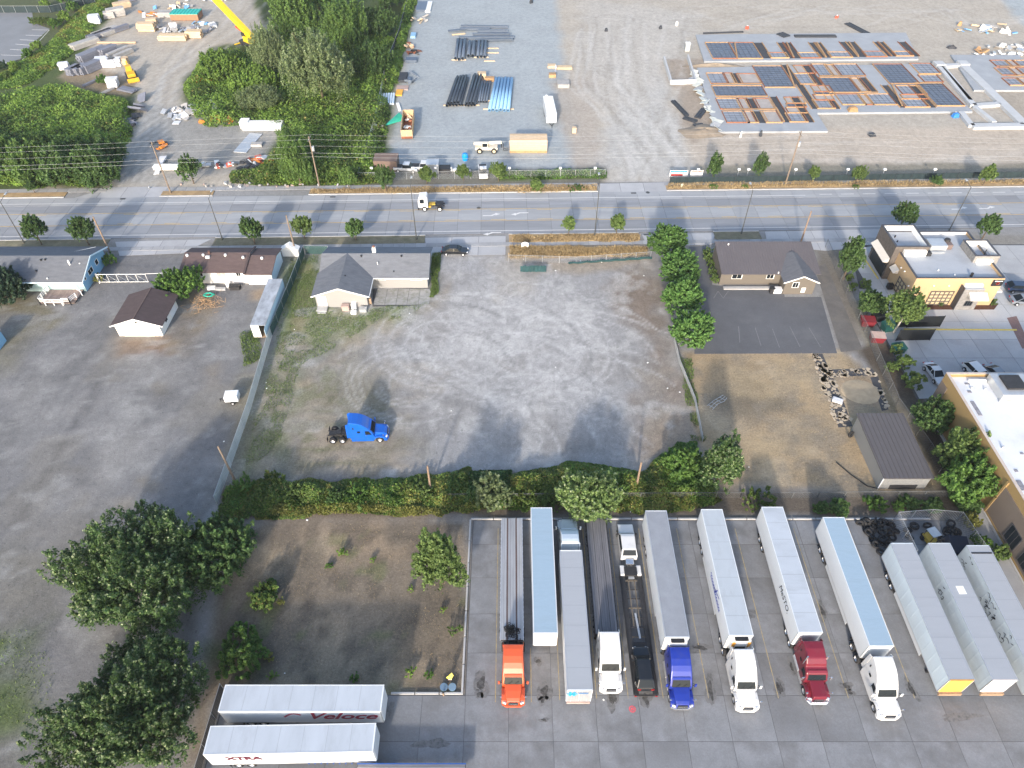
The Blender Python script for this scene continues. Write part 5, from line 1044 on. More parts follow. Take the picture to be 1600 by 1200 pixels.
def tractor(label, loc, rz, pm, style='aero', fm=None, roof=None, group='semi tractors in the truck lot', stacks=False, tanks=False, name='semi_tractor'):
    """nose at the origin facing -y"""
    t = thing(name, label, 'truck', loc, rz, group)
    lo = style == 'day'; cl = style == 'classic'
    back = 3.5 if lo else 5.25
    hood = [(.30,.72),(.14,.95),(.20,1.28),(.55,1.50),(1.2,1.68),(1.92,1.80),(1.92,.72)] if not cl else [(.16,.72),(.10,1.35),(.22,1.62),(1.9,1.85),(1.9,.72)]
    hw = (lambda y, z: (.66+.20*min(1,y/1.2)+.12*min(1,y/1.9)) - (.10 if z > 1.45 else 0)) if not cl else (lambda y, z: .74+.10*y/1.9 - (.08 if z > 1.5 else 0))
    hd = MB().prof(hood, hw).build('hood', pm, t, bevel=.09, seg=3)
    for s_ in (-1, 1):
        b = MB().prof([(.28,.55),(.22,.85),(.42,1.12),(1.0,1.28),(1.7,1.25),(2.0,1.05),(2.0,.6),(1.86,.6),(1.72,.92),(1.25,1.08),(.78,.92),(.62,.55)], lambda y, z: .24)
        xshift(b, s_*.98).build('fender', pm, t, bevel=.05)
        MB().obox((s_*.90,.26,1.02),(.36,.20,.24),(-.35,0,s_*.35)).build('headlight', m_lamp, t, bevel=.04)
        wheel(t, s_*1.05, 1.25, .51, .30, s_)
    MB().obox((0,.14,1.05),(1.02,.10,.46),(-.12,0,0)).build('grille', m_black, t, bevel=.02)
    g_ = MB()
    for k in range(4): g_.obox((0,.085-.01*k*0,.9+k*.1),(.98,.03,.025),(-.12,0,0))
    g_.build('grille_bars', m_chrome, t)
    bm = m_chrome if cl or pm is PA['blue'] else pm
    MB().prism([(-1.22,.62),(-1.18,.24),(-.75,.02),(.75,.02),(1.18,.24),(1.22,.62),(1.05,.60),(.98,.34),(-.98,.34),(-1.05,.60)], .34, .74).build('bumper', bm, t, bevel=.04)
    if cl:
        b = MB()
        for z in (.55, .8, 1.05): b.tube([(-1.25,.45,z),(-.85,-.12,z),(.85,-.12,z),(1.25,.45,z)], .05, 6)
        b.build('bull_bar', m_chrome, t)
    cw = lambda y, z: 1.19 if z < 2.0 else 1.19 - .16*min(1, (z-2.0)/1.9)
    if lo: pr = [(1.86,.62),(1.86,1.78),(2.3,2.5),(2.5,2.66),(3.4,2.72),(3.5,2.6),(3.5,.62)]
    elif cl: pr = [(1.86,.62),(1.86,1.82),(2.22,2.5),(2.35,2.66),(2.9,2.78),(3.05,3.1),(3.5,3.55),(4.4,3.85),(5.25,3.9),(5.25,.66)]
    else: pr = [(1.86,.62),(1.86,1.78),(2.42,2.56),(2.58,2.74),(2.95,3.15),(3.4,3.52),(4.0,3.80),(4.7,3.93),(5.25,3.95),(5.25,.66)]
    MB().prof(pr, cw).build('cab', pm, t, bevel=.12, seg=3)
    z1, y1 = (2.44, 2.27) if lo else (2.44, 2.2) if cl else (2.5, 2.38)
    ws = MB().add([(-.98,1.85,1.84),(.98,1.85,1.84),(.90,y1-.02,z1),(-.90,y1-.02,z1),(-.98,1.95,1.84),(.98,1.95,1.84),(.9,y1+.08,z1),(-.9,y1+.08,z1)],
         [(0,1,2,3),(4,7,6,5),(0,4,5,1),(1,5,6,2),(2,6,7,3),(3,7,4,0)]).build('windshield', m_glass, t)
    MB().beam((-.5,1.86,1.9),(-.1,2.0,2.15),.03).beam((.2,1.86,1.9),(.6,2.0,2.15),.03).build('wiper', m_black, t)
    if not lo: MB().obox((0,2.42,2.66),(1.9,.30,.10),(.55,0,0)).build('visor', pm, t, bevel=.03)
    for s_ in (-1, 1):
        xx = s_*(1.2); MB().add([(xx,2.22,1.72),(xx,3.08,1.72),(xx-s_*.04,3.08,2.40),(xx-s_*.04,2.52,2.40)], [(0,1,2,3)]).build('side_window', m_glass, t)
        d = MB().add([(xx+s_*.002,2.15,.8),(xx+s_*.002,3.2,.8),(xx+s_*.002,3.2,1.66),(xx+s_*.002,2.15,1.66)], [(0,1,2,3)]).build('door', pm, t); MB().box(xx-.01,xx+.03 if s_ > 0 else xx,2.95,3.12,1.5,1.56).build('handle', m_chrome, d)
        if not lo: MB().add([(xx+s_*.005,3.75,2.1),(xx+s_*.005,4.15,2.1),(xx-s_*.02,4.15,2.42),(xx-s_*.02,3.75,2.42)], [(0,1,2,3)]).build('sleeper_window', m_glass, t); MB().add([(xx-s_*.045,4.55,2.75),(xx-s_*.045,4.72,2.75),(xx-s_*.07,4.72,3.15),(xx-s_*.07,4.55,3.15)], [(0,1,2,3)]).build('sleeper_vent', m_black, t)
        if not lo: MB().prof([(5.22,1.0),(5.22,3.86),(5.62,3.62),(5.72,1.0)], lambda y, z: .03).build('side_extender', pm, t, loc=(s_*1.08,0,0))
        m_ = MB().beam((s_*1.18,2.1,2.15),(s_*1.48,1.98,2.15),.05).beam((s_*1.18,2.1,1.75),(s_*1.48,1.98,1.75),.05); mm = m_.build('mirror_arm', m_black if not cl else m_chrome, t)
        MB().box(s_*1.5-.11,s_*1.5+.11,1.92,2.04,1.65,2.28).build('mirror', m_chrome if cl else (pm if style == 'aero' else m_black), t, bevel=.03)
        MB().beam((s_*1.0,.75,1.3),(s_*1.28,.62,1.62),.03).box(s_*1.3-.09,s_*1.3+.09,.56,.66,1.56,1.76).build('hood_mirror', m_chrome, t)
        if tanks: MB().cyl((s_*.98,3.3,.75),(s_*.98,5.0,.75),.33,14).build('fuel_tank', m_alu, t, smooth=False); MB().box(s_*.98-.25,s_*.98+.25,2.1,3.25,.35,.8).build('step', m_alu, t)
        else: MB().box(s_*1.06-.13,s_*1.06+.13,2.05,5.15 if not lo else 3.6,.30,.98).build('side_fairing', pm, t, bevel=.05)
        if stacks: MB().cyl((s_*1.06,3.45,1.0),(s_*1.06,3.45,4.0),.08,10).build('exhaust_stack', m_chrome, t)
        MB().box(s_*.43-.05,s_*.43+.05,back-.3,8.55 if not lo else 6.9,.78,1.02).build('frame_rail', m_frame, t)
        for y in ((6.45,7.78) if not lo else (5.0,6.2)):
            wheel(t, s_*1.0, y, .51, .55, s_)
        MB().box(s_*.98-.28,s_*.98+.28,8.5 if not lo else 6.95,8.53 if not lo else 6.98,.35,1.05).build('mudflap', m_black, t)
    ya = 7.1 if not lo else 5.6
    b = MB().box(-.38,.38,back,ya+1.3,.80,.98)
    for y in ((6.45,7.78) if not lo else (5.0,6.2)): b.cyl((-.9,y,.51),(.9,y,.51),.12,8)
    b.build('axle', m_frame, t); MB().cyl((0,ya,1.06),(0,ya,1.16),.46,16).build('fifth_wheel', m_frame, t)
    MB().box(-.9,.9,back+.02,back+.12,.9,1.3).build('deck_plate', m_alu, t); MB().box(-.35,.35,back+.15,back+.5,1.1,2.0).build('air_lines', m_black, t)
    return t

m_vroof = dict(white=mat('van_roof_white', (.45,.49,.54), .45, .1, var=.09, scale=.3, stretch=(.5,1.6,1), dirt=(.33,.35,.38), dirt_amt=.32, dirt_scale=.5),
    blue=mat('van_roof_blue', (.30,.40,.49), .5, .1, var=.08, scale=.4, stretch=(.3,2.5,1), fine=.05, dirt=(.24,.31,.37), dirt_amt=.3, dirt_scale=.4), steel=mat('van_roof_steel', (.40,.415,.44), .5, .25, var=.07, scale=.4, stretch=(.3,2.0,1), dirt=(.31,.32,.34), dirt_amt=.3, dirt_scale=.4),
    grey=mat('van_roof_grey', (.28,.295,.325), .55, .15, var=.1, scale=.8, fine=.05, dirt=(.25,.26,.28), dirt_amt=.35, dirt_scale=.6),
    pale=mat('van_roof_pale', (.42,.46,.50), .5, .1, var=.05, scale=.5, stretch=(1.5,.6,1), dirt=(.33,.34,.36), dirt_amt=.25, dirt_scale=.9))
m_vside = mat('van_side_white', (.66,.69,.72), .4, var=.04, scale=.4, dirt=(.55,.57,.59), dirt_amt=.15, dirt_scale=.5)
m_vold = mat('van_side_old', (.50,.56,.60), .45, .1, var=.08, scale=.5, dirt=(.30,.35,.38), dirt_amt=.28, dirt_scale=.6, stretch=(1,.7,2))
m_vblue = mat('van_side_bluewhite', (.54,.62,.68), .45, var=.05, scale=.4, dirt=(.42,.5,.56), dirt_amt=.12)
def van(label, loc, rz, roof, side=m_vside, front=None, L_=16.15, reefer=None, skirt=None, axle=2.4, gear=True, ribs=False, group='box trailers in the truck lot', rear=None, single=False, wheels=True):
    """front face at y = 0, running back along +y"""
    t = thing('box_trailer', label, 'trailer', loc, rz, group); w_ = 1.29; z0, z1 = 1.18, 4.06
    b = MB().box(-w_,w_,.06,L_-.06,z0,z1)
    if ribs:
        for k in range(13):
            for s_ in (-1, 1): b.box(s_*w_-.012 if s_ < 0 else w_, s_*w_ if s_ < 0 else w_+.012, .6+k*1.22, .66+k*1.22, z0+.1, z1-.1)
    b.build('body', side, t)
    MB().box(-w_+.07,w_-.07,.09,L_-.09,z1,z1+.035).build('roof', m_vroof[roof], t)
    if roof in ('steel','pale','white'):
        for k in range(1, 7): MB().box(-w_+.08,w_-.08,L_*k/7-.012,L_*k/7+.012,z1+.035,z1+.041).build('roof_seam', m_vroof['grey'], t)
    for s_ in (-1, 1):
        MB().box(s_*w_-.06,s_*w_+.02 if s_ > 0 else s_*w_+.06,.0,L_,z1-.02,z1+.05).build('top_rail', m_alu if roof in ('steel','grey') else side, t) if s_ > 0 else MB().box(-w_-.02,-w_+.06,.0,L_,z1-.02,z1+.05).build('top_rail', m_alu if roof in ('steel','grey') else side, t)
        MB().box(s_*(w_-.02)-.04,s_*(w_-.02)+.04,.1,L_-.05,z0-.12,z0).build('bottom_rail', m_alu, t)
    MB().prism([(-w_,.08),(-w_+.18,0),(w_-.18,0),(w_,.08),(w_,.14),(-w_,.14)], z0, z1+.045).build('front_wall', front or side, t)
    rd = MB().box(-w_,w_,L_-.1,L_,z0,z1+.045).build('rear_frame', side, t)
    for s_ in (-1, 1):
        d = MB().box(.02 if s_ > 0 else -w_+.08, w_-.08 if s_ > 0 else -.02, L_-.02, L_+.03, z0+.1, z1-.1).build('door', rear or side, rd)
        for x in (.25, .8): MB().cyl((s_*x,L_+.05,z0+.1),(s_*x,L_+.05,z1-.12),.02,6).build('lock_rod', m_alu, rd)
    MB().box(-.5,.5,.5,L_-.3,.95,1.15).build('cross_members', m_frame, t)
    MB().box(-1.1,1.1,L_-.25,L_-.15,.5,.62).beam((-.6,L_-.2,.6),(-.6,L_-.2,1.1),.08).beam((.6,L_-.2,.6),(.6,L_-.2,1.1),.08).build('underride_guard', m_frame, t)
    if wheels:
        for s_ in (-1, 1):
            for y in ((L_-axle, L_-axle-1.28) if not single else (L_-axle,)): wheel(t, s_*1.0, y, .5, .55, s_)
            MB().box(s_*1-.28,s_*1+.28,L_-axle+.75,L_-axle+.78,.3,1.0).build('mudflap', m_black, t)
        b = MB()
        for y in (L_-axle, L_-axle-1.28): b.cyl((-.9,y,.5),(.9,y,.5),.1,8)
        b.box(-.5,.5,L_-axle-1.9,L_-axle+.6,.62,.95).build('axle', m_frame, t)
    if gear:
        for s_ in (-1, 1): b = MB().box(s_*.85-.07,s_*.85+.07,2.6,2.75,.12,1.1).box(s_*.85-.2,s_*.85+.2,2.5,2.85,.0,.1); b.build('landing_leg', m_frame, t)
    if skirt:
        for s_ in (-1, 1): MB().box(s_*1.26-.015,s_*1.26+.015,4.2,L_-axle-2.2,.42,1.06).build('side_skirt', skirt, t)
    if reefer:
        r_ = MB().prof([(.0,2.0),(-.42,2.05),(-.62,2.3),(-.62,3.55),(-.42,3.95),(0,4.0)], lambda y, z: 1.02).build('cooling_unit', m_trim, t, bevel=.08)
        MB().box(-.72,.72,-.50,-.05,3.93,4.02).build('fan_grille', m_black, r_)
        MB().box(-.55,.55,-.65,-.60,2.5,2.9).build('grille', m_black, r_)
        if reefer == 'orange':
            for s_ in (-1, 1): MB().obox((s_*.80,-.50,3.3),(.34,.32,.9),(.0,0,s_*.3)).build('orange_panel', mat('orange_panel', (.55,.26,.04), .5), r_)
    return t
LZ = .05
S180 = math.pi
# row of tractors and trailers, left to right
tractor('orange red semi tractor pulling the silver flatbed trailer', (.13,27.9,LZ), 0, PA['orange'], tanks=False)
tractor('white semi tractor pulling the dark wooden flatbed trailer', (10.45,29.3,LZ), 0, PA['white'])
tractor('deep blue semi tractor with a chrome bumper', (17.68,27.6,LZ), 0, PA['blue'], tanks=True)
tractor('white semi tractor pulling the trailer with the orange cooling unit', (24.42,27.4,LZ), 0, PA['white'])
tractor('maroon classic semi tractor with chrome bull bar', (32.0,28.3,LZ), 0, PA['maroon'], 'classic', tanks=True, stacks=True)
tractor('white semi tractor in front of the blue roofed trailer, rightmost tractor', (38.8,26.6,LZ), 0, PA['white'])
tractor('silver white semi tractor with its nose toward the hedge', (6.93,50.75,LZ), S180, paint('ice_white', (.62,.68,.72)), 'aero')
van('light blue roofed box trailer parked without a tractor', (3.6,34.2,LZ), 0, 'blue', m_vside, front=mat('bright_white_front', (.80,.79,.77), .5, var=.05, dirt=(.5,.45,.4), dirt_amt=.1))
t3 = van('long steel roofed box trailer with a blue snowflake on its end', (6.87,44.4,LZ), S180, 'steel', m_vside, rear=mat('grey_doors', (.33,.34,.36), .5, .2, var=.15, scale=1.5))
m_sky = mat('snowflake_blue', (.03,.36,.72), .5, var=.1); b = MB()
for k in range(6):
    a = k*math.pi/3; c_, s_ = math.cos(a), math.sin(a); b.beam((.75,16.22,3.3),(.75+.5*c_,16.22,3.3+.5*s_),.06,.10)
    for q in (.26, .4):
        for dd in (-.7, .7): b.beam((.75+q*c_,16.22,3.3+q*s_),(.75+q*c_+.16*math.cos(a+dd),16.22,3.3+q*s_+.16*math.sin(a+dd)),.05,.07)
b.lathe([(.0,0),(.17,0)], (.75,16.23,3.3), 'y', 6); b.build('snowflake_decal', m_sky, t3)
MB().box(-.9,.1,16.20,16.22,3.35,3.6).build('blue_strip', mat('strip_blue', (.06,.16,.36), .5), t3); MB().box(-1.2,1.2,16.1,16.3,.9,1.15).build('dock_bumper', m_pinkwood, t3)
van('grey roofed box trailer behind the deep blue tractor', (17.6,33.75,LZ), 0, 'grey', m_vside, reefer='white', skirt=m_vside)
t7 = van('white box trailer with an orange sided cooling unit', (24.45,33.95,LZ), 0, 'pale', m_vside, reefer='orange', skirt=m_vside)
t8 = van('white roofed box trailer behind the maroon tractor', (31.95,34.3,LZ), 0, 'white', m_vside)
van('sky blue roofed box trailer behind the rightmost tractor', (39.0,32.8,LZ), 0, 'blue', m_vside, skirt=m_vside)
m_ora = mat('orange_front_panel', (.62,.32,.08), .6, var=.15, scale=1, dirt=(.35,.15,.04), dirt_amt=.25, dirt_scale=1.2)
t10 = van('old steel roofed trailer with an orange end, left of the last three', (45.9,29.2,LZ), 0, 'steel', m_vblue, front=m_ora, skirt=m_vside, ribs=True)
t11 = van('old steel roofed trailer with a pale end and a white roof patch', (50.3,29.2,LZ), 0, 'steel', m_vold, front=mat('pale_front_panel', (.70,.62,.56), .6, var=.1, dirt=(.45,.36,.3), dirt_amt=.2), ribs=True)
t12 = van('old stained trailer at the right picture edge', (54.7,28.9,LZ), 0, 'steel', m_vold, ribs=True)
MB().box(-.5,.35,9.6,10.6,4.10,4.11).build('white_patch', m_trim, t11); MB().box(-1.2,1.2,15.0,15.2,4.10,4.12).build('roof_seam', m_frame, t12)
for q, tt in ((t10,1),(t11,1)): MB().box(-1.2,1.2,-.22,-.02,.75,1.16).build('bumper_beam', m_wood, q)
m_blk = mat('black_ink', (.015,.015,.02), .6, var=.1); m_bluei = mat('blue_ink', (.02,.04,.30), .5, var=.1)
SIDE = (R(90), 0, R(-90))
text(t8, 'MeSTO.', 1.25, (-1.305, 6.3, 2.45), SIDE, m_blk, .3, sx=.8)
b = MB(); rr = random.Random(4); p = [-1.303, 8.4, 2.6]
for k in range(40):
    y = 8.4 - k*.12; b.beam((-1.303, y, 2.55+.22*math.sin(k*1.9)), (-1.303, y-.12, 2.55+.22*math.sin((k+1)*1.9)), .02, .07)
b.beam((-1.303,7.0,2.4),(-1.303,4.6,3.4),.02,.12); b.beam((-1.303,6.0,2.3),(-1.303,5.6,3.5),.02,.14); b.beam((-1.303,8.2,2.2),(-1.303,3.6,2.25),.02,.05)
b.build('blue_script', m_bluei, t7)
rg = random.Random(9)
def scrawl(par, y0, y1, n, m=m_blk):
    b = MB(); 
    for k in range(n):
        y = rg.uniform(y0, y1); z = rg.uniform(1.7, 3.6); a = rg.uniform(0, 3.1); l = rg.uniform(.2, .6)
        b.beam((-1.304,y,z),(-1.304,y+l*math.cos(a),z+l*math.sin(a)),.012,.06)
        b.beam((-1.304,y+l*math.cos(a),z+l*math.sin(a)),(-1.304,y+l*math.cos(a)+.25,z+l*math.sin(a)-.2),.012,.06)
    b.build('scrawled_paint', m, par)
scrawl(t12, 7.8, 10.6, 20); scrawl(t12, 4.6, 6.2, 8); scrawl(t12, 14.2, 14.8, 6); scrawl(t11, 10.0, 11.4, 7)
tv = van('white trailer lettered Veloce in dark red script, upper of two at lower left', (-12.95,27.5,LZ), R(90), 'white', m_vside, group='white trailers at the lower left')
tx = van('white trailer lettered XTRA, lower of two at lower left', (-13.25,23.8,LZ), R(91), 'white', m_vside, group='white trailers at the lower left', ribs=True)
m_vel = mat('veloce_red', (.36,.015,.05), .45, var=.3, scale=.6); m_xt = mat('xtra_red', (.10,.008,.025), .5, var=.1)
text(tv, 'Veloce', 2.2, (-1.31, 7.75, 2.1), SIDE, m_vel, .42, bold=.045, sx=1.15)
b = MB(); arc = [(-1.308, 9.9-.35*k, 2.55+.9*math.sin(k*.5)) for k in range(6)]
for a, c_ in zip(arc, arc[1:]): b.beam(a, c_, .02, .22)
b.build('lettering_flourish', m_vel, tv); text(tx, 'XTRA', 1.15, (-1.325, 14.3, 2.5), SIDE, m_xt, .0, bold=.05, sx=1.15)

# flatbed trailers
def flatbed(label, loc, rz, boards, edge, L_=15.6, w_=1.27):
    t = thing('flatbed_trailer', label, 'trailer', loc, rz, 'flatbed trailers in the truck lot')
    MB().box(-w_,w_,0,L_,1.28,1.40).build('deck_frame', m_frame, t)
    for x0, x1, m in boards: MB().box(x0+.008,x1-.008,.05,L_-.05,1.40,1.455).build('deck_board', m, t)
    for s_ in (-1, 1):
        MB().box(s_*w_-.05 if s_ < 0 else w_-.05, s_*w_+.05 if s_ < 0 else w_+.05, 0, L_, 1.26, 1.47).build('side_rail', edge, t)
        b = MB()
        for k in range(26): b.box(s_*(w_+.05)-.03,s_*(w_+.05)+.03,.3+k*.6,.42+k*.6,1.2,1.44)
        b.build('stake_pockets', edge, t)
        for y in (L_-1.6, L_-2.9): wheel(t, s_*1.0, y, .5, .55, s_)
        MB().box(s_*.5-.07,s_*.5+.07,.4,L_-.4,.85,1.28).build('main_beam', m_frame, t); MB().box(s_*.85-.07,s_*.85+.07,3,3.15,0,1.25).build('landing_leg', m_frame, t)
    return t
m_b1 = mat('aluminium_deck', (.43,.435,.45), .45, .4, var=.12, scale=.8, stretch=(3,.4,1), rand=.1, dirt=(.28,.27,.27), dirt_amt=.3); m_b2 = mat('dark_nailing_strip', (.11,.075,.07), .8, var=.3, scale=2, stretch=(3,.5,1))
m_b3 = mat('grey_deck_plank', (.155,.155,.17), .8, var=.22, scale=1.2, stretch=(4,.4,1), rand=.16, dirt=(.09,.085,.085), dirt_amt=.3)
flatbed('silver aluminium flatbed trailer behind the orange red tractor', (-.02,34.7,LZ), 0, [(-1.22,-.92,m_b1),(-.92,-.62,m_b1),(-.62,-.45,m_b2),(-.45,-.15,m_b1),(-.15,.15,m_b1),(.15,.45,m_b1),(.45,.62,m_b2),(.62,.92,m_b1),(.92,1.22,m_b1)], m_alu, 15.9)
t4 = flatbed('dark weathered wooden flatbed trailer behind the white tractor', (10.5,35.4,LZ), 0, [(-1.22+k*.244+(.04 if k in (3,7) else 0),-1.22+(k+1)*.244-.002,m_b3) for k in range(10)], m_frame, 15.1)
m_royal = mat('royal_blue_steel', (.03,.10,.35), .45, var=.1)
flatbed('blue edged flatbed trailer at the bottom picture edge below the XTRA trailer', (-4.5,20.95,LZ), R(90), [(-1.22+.305*k,-1.22+.305*(k+1),m_b3 if k % 3 else m_b1) for k in range(8)], m_royal, 10.6)
t = thing('chain_heap', 'heap of dark chains and straps on the front of the silver flatbed', 'chains', (0.1,35.7,1.5), 0); b = MB(); rr = random.Random(3)
for k in range(60):
    x, y = rr.gauss(0,.42), rr.gauss(0,.4); b.lathe([(.16,-.04),(.20,0),(.16,.04),(.12,0),(.16,-.04)], (x,y,.06+rr.random()*.3*max(0,1-abs(x)-abs(y)*.6)), rr.choice('xyz'), 7)
b.build('links', m_black, t)
# medium truck with a car carrier trailer, black wagon loaded on it
t = thing('hauler_truck', 'white crew cab hauler truck with its nose toward the hedge', 'truck', (14.13,49.9,LZ), S180)
MB().prof([(.0,.55),(-.02,.95),(.1,1.25),(1.2,1.42),(1.45,1.42),(1.45,.55)], lambda y, z: .96 if y > .05 else .84).build('hood', PA['white'], t, bevel=.1, seg=3)
MB().prof([(1.35,.5),(1.35,1.42),(2.0,2.02),(2.4,2.1),(4.2,2.1),(4.75,1.45),(4.75,.5)], lambda y, z: 1.0 if z < 1.5 else 1.0-.18*(z-1.5)/.6).build('cab', PA['white'], t, bevel=.07, seg=3)
MB().add([(-.86,1.42,1.44),(.86,1.42,1.44),(.76,1.94,2.0),(-.76,1.94,2.0)], [(0,1,2,3)]).build('windshield', m_glass, t); MB().add([(-.74,4.28,2.06),(.74,4.28,2.06),(.84,4.72,1.52),(-.84,4.72,1.52)], [(0,1,2,3)]).build('rear_window', m_glass, t)
for s_ in (-1, 1):
    MB().add([(s_*1.005,1.75,1.5),(s_*1.005,4.2,1.5),(s_*.86,4.0,1.98),(s_*.86,2.1,1.98)], [(0,1,2,3)]).build('side_window', m_glass, t)
    MB().box(s_*1.12-.12,s_*1.12+.12,1.6,1.75,1.35,1.65).build('mirror', m_black, t); MB().box(s_*.75-.16,s_*.75+.16,-.03,.06,.85,1.05).build('headlight', m_lamp, t)
    wheel(t, s_*.92, .95, .42, .26, s_); wheel(t, s_*.95, 6.3, .42, .46, s_)
    MB().prof([(5.6,.85),(5.75,1.0),(6.85,1.0),(7.0,.85),(7.0,.75),(5.6,.75)], lambda y, z: .26).build('rear_fender', PA['white'], t, loc=(s_*.98,0,0), bevel=.03)
    MB().box(s_*.4-.05,s_*.4+.05,4.7,7.4,.6,.8).build('frame_rail', m_frame, t)
MB().box(-.5,.5,4.9,5.7,.8,1.25).build('silver_tank', m_chrome, t, bevel=.1); MB().cyl((0,6.3,.8),(0,6.3,.95),.4,14).build('fifth_wheel', m_frame, t); MB().box(-.35,.35,6.6,7.4,.78,.86).build('deck_plate', m_galv, t); MB().box(-.85,.85,0,.02,.6,.8).build('bumper', m_chrome, t)
t = thing('car_trailer', 'dark low car hauling trailer carrying the black wagon', 'trailer', (14.1,43.3,LZ), S180)
MB().box(-.75,.75,-.6,.5,.85,1.15).build('gooseneck', m_frame, t); m_rust = mat('rusty_deck', (.13,.11,.085), .85, var=.4, scale=2)
for s_ in (-1, 1):
    MB().box(s_*1.0-.28,s_*1.0+.28,.3,14.2,.62,.72).build('wheel_track', m_frame, t); MB().box(s_*1.27-.04,s_*1.27+.04,.3,14.2,.6,.85).build('side_rail', m_frame, t)
    for y in (7.6,8.7,9.8): wheel(t, s_*1.12, y, .32, .22, s_, m_frame)
    MB().box(s_*.35-.06,s_*.35+.06,.8,6.5,.64,.74).build('ramp_beam', m_rust, t)
for k in range(12): MB().box(-.72,.72,.9+k*1.15,1.0+k*1.15,.6,.70).build('cross_bar', m_frame if k % 3 else m_rust, t)
MB().obox((-.05,6.6,.78),(.22,3.0,.05),(0,0,.06)).build('ramp', m_galv, t); MB().box(-.7,.7,8.5,10.0,.66,.74).build('deck_plate', m_frame, t); MB().box(-1.2,1.2,14.15,14.3,.5,.68).build('rear_bar', m_frame, t)
for s_ in (-1, 1): MB().box(s_*1.1-.12,s_*1.1+.12,14.3,14.33,.52,.66).build('tail_light', m_red_l, t)

def car(label, loc, rz, pm, L_=4.7, W_=1.85, H_=1.48, kind='sedan', group=None, name='parked_car', roofm=None):
    """nose at -y end, centred"""
    t = thing(name, label, 'car', loc, rz, group); a = L_/2; w_ = W_/2
    if kind == 'suv': lowp = [(-a,.45),(-a-.02,.75),(-a+.15,.98),(-a+1.15,1.10),(a-.12,1.12),(a,.8),(a-.02,.4)]; gh = [(-a+1.0,1.05),(-a+1.75,H_),(a-.75,H_),(a-.12,1.08)]
    else: lowp = [(-a,.35),(-a-.02,.6),(-a+.18,.76),(-a+1.25,.93),(a-.95,.98),(a-.08,.92),(a,.6),(a-.04,.32)]; gh = [(-a+1.15,.88),(-a+1.95,H_),(a-1.5,H_),(a-.55,.94)]
    bw = lambda y, z: w_*(1-.16*max(0,(abs(y)/a-.72)/.28)**2) - (.05 if z > .9 else 0)
    MB().prof(lowp, bw).build('body', pm, t, bevel=.09, seg=3)
    gw = lambda y, z: w_-.07 if z < 1.2 else w_-.26
    MB().prof(gh, gw).build('greenhouse', m_glass, t, bevel=.05)
    rz_ = [(gh[1][0]+.05,H_-.02),(gh[1][0]+.12,H_+.025),(gh[2][0]-.1,H_+.025),(gh[2][0]+.02,H_-.02)]
    MB().prof(rz_, lambda y, z: w_-.24).build('roof', roofm or pm, t, bevel=.03)
    b = MB()
    for s_ in (-1, 1):
        b.beam((s_*(w_-.06),gh[0][0],gh[0][1]+.02),(s_*(w_-.25),gh[1][0],H_),.07,.06); b.beam((s_*(w_-.06),gh[3][0],gh[3][1]+.02),(s_*(w_-.25),gh[2][0],H_),.09,.06); b.beam((s_*(w_-.07),0.1,1.0),(s_*(w_-.25),.1,H_),.08,.06)
        for y in (-a+.9, a-.9): wheel(t, s_*(w_-.1), y, .34, .22, s_)
        MB().obox((s_*(w_-.28),-a+.08,.72),(.36,.16,.14),(0,0,s_*.3)).build('headlight', m_lamp, t); MB().obox((s_*(w_-.26),a-.05,.85),(.34,.10,.16)).build('tail_light', m_red_l, t); MB().box(s_*(w_+.08)-.09,s_*(w_+.08)+.09,-a+1.55,-a+1.68,.95,1.1).build('mirror', pm, t)
    b.build('pillars', pm, t); MB().box(-.45,.45,-a-.03,-a+.02,.5,.66).build('grille', m_black, t)
    return t
car('black wagon riding on the dark car trailer', (14.0,31.6,.75), S180, PA['black'], 4.7, 1.9, 1.68, 'suv')
car('black sedan parked at the lot entrance beside the grey house', (*G(711,396).xy,.03), R(88), PA['black'], 4.9, 1.85, 1.45)
car('silver grey car parked left of the white one behind the store', (64.6,77.3,.05), R(6), PA['silver'], 4.6, 1.8, 1.5, group='cars parked behind the store', roofm=PA['silver'])
car('white sport wagon parked behind the store', (71.0,77.2,.05), R(14), PA['white'], 4.9, 1.95, 1.66, 'suv', group='cars parked behind the store')
car('dark grey car parked right of the white wagon behind the store', (73.9,76.9,.05), R(14), PA['grey'], 4.7, 1.85, 1.5, group='cars parked behind the store')
car('bright blue car at the right edge behind the store', (80.6,76.0,.05), R(10), PA['cobalt'], 4.6, 1.85, 1.5, group='cars parked behind the store')
car('dark blue car nearer the road at the right of the restaurant', (*G(1592,455).xy,.05), R(84), PA['navy'], 4.8, 1.9, 1.6, 'suv', group='cars queued right of the restaurant')
car('dark grey car farther from the road at the right of the restaurant', (*G(1598,474).xy,.05), R(86), PA['grey'], 4.8, 1.9, 1.5, group='cars queued right of the restaurant')
# bright blue tractor on the gravel lot, nose to the east
tractor('bright cobalt blue semi tractor alone on the gravel lot', (-17.3,65.4,0), R(92), PA['cobalt'], 'aero', group=None, stacks=False)
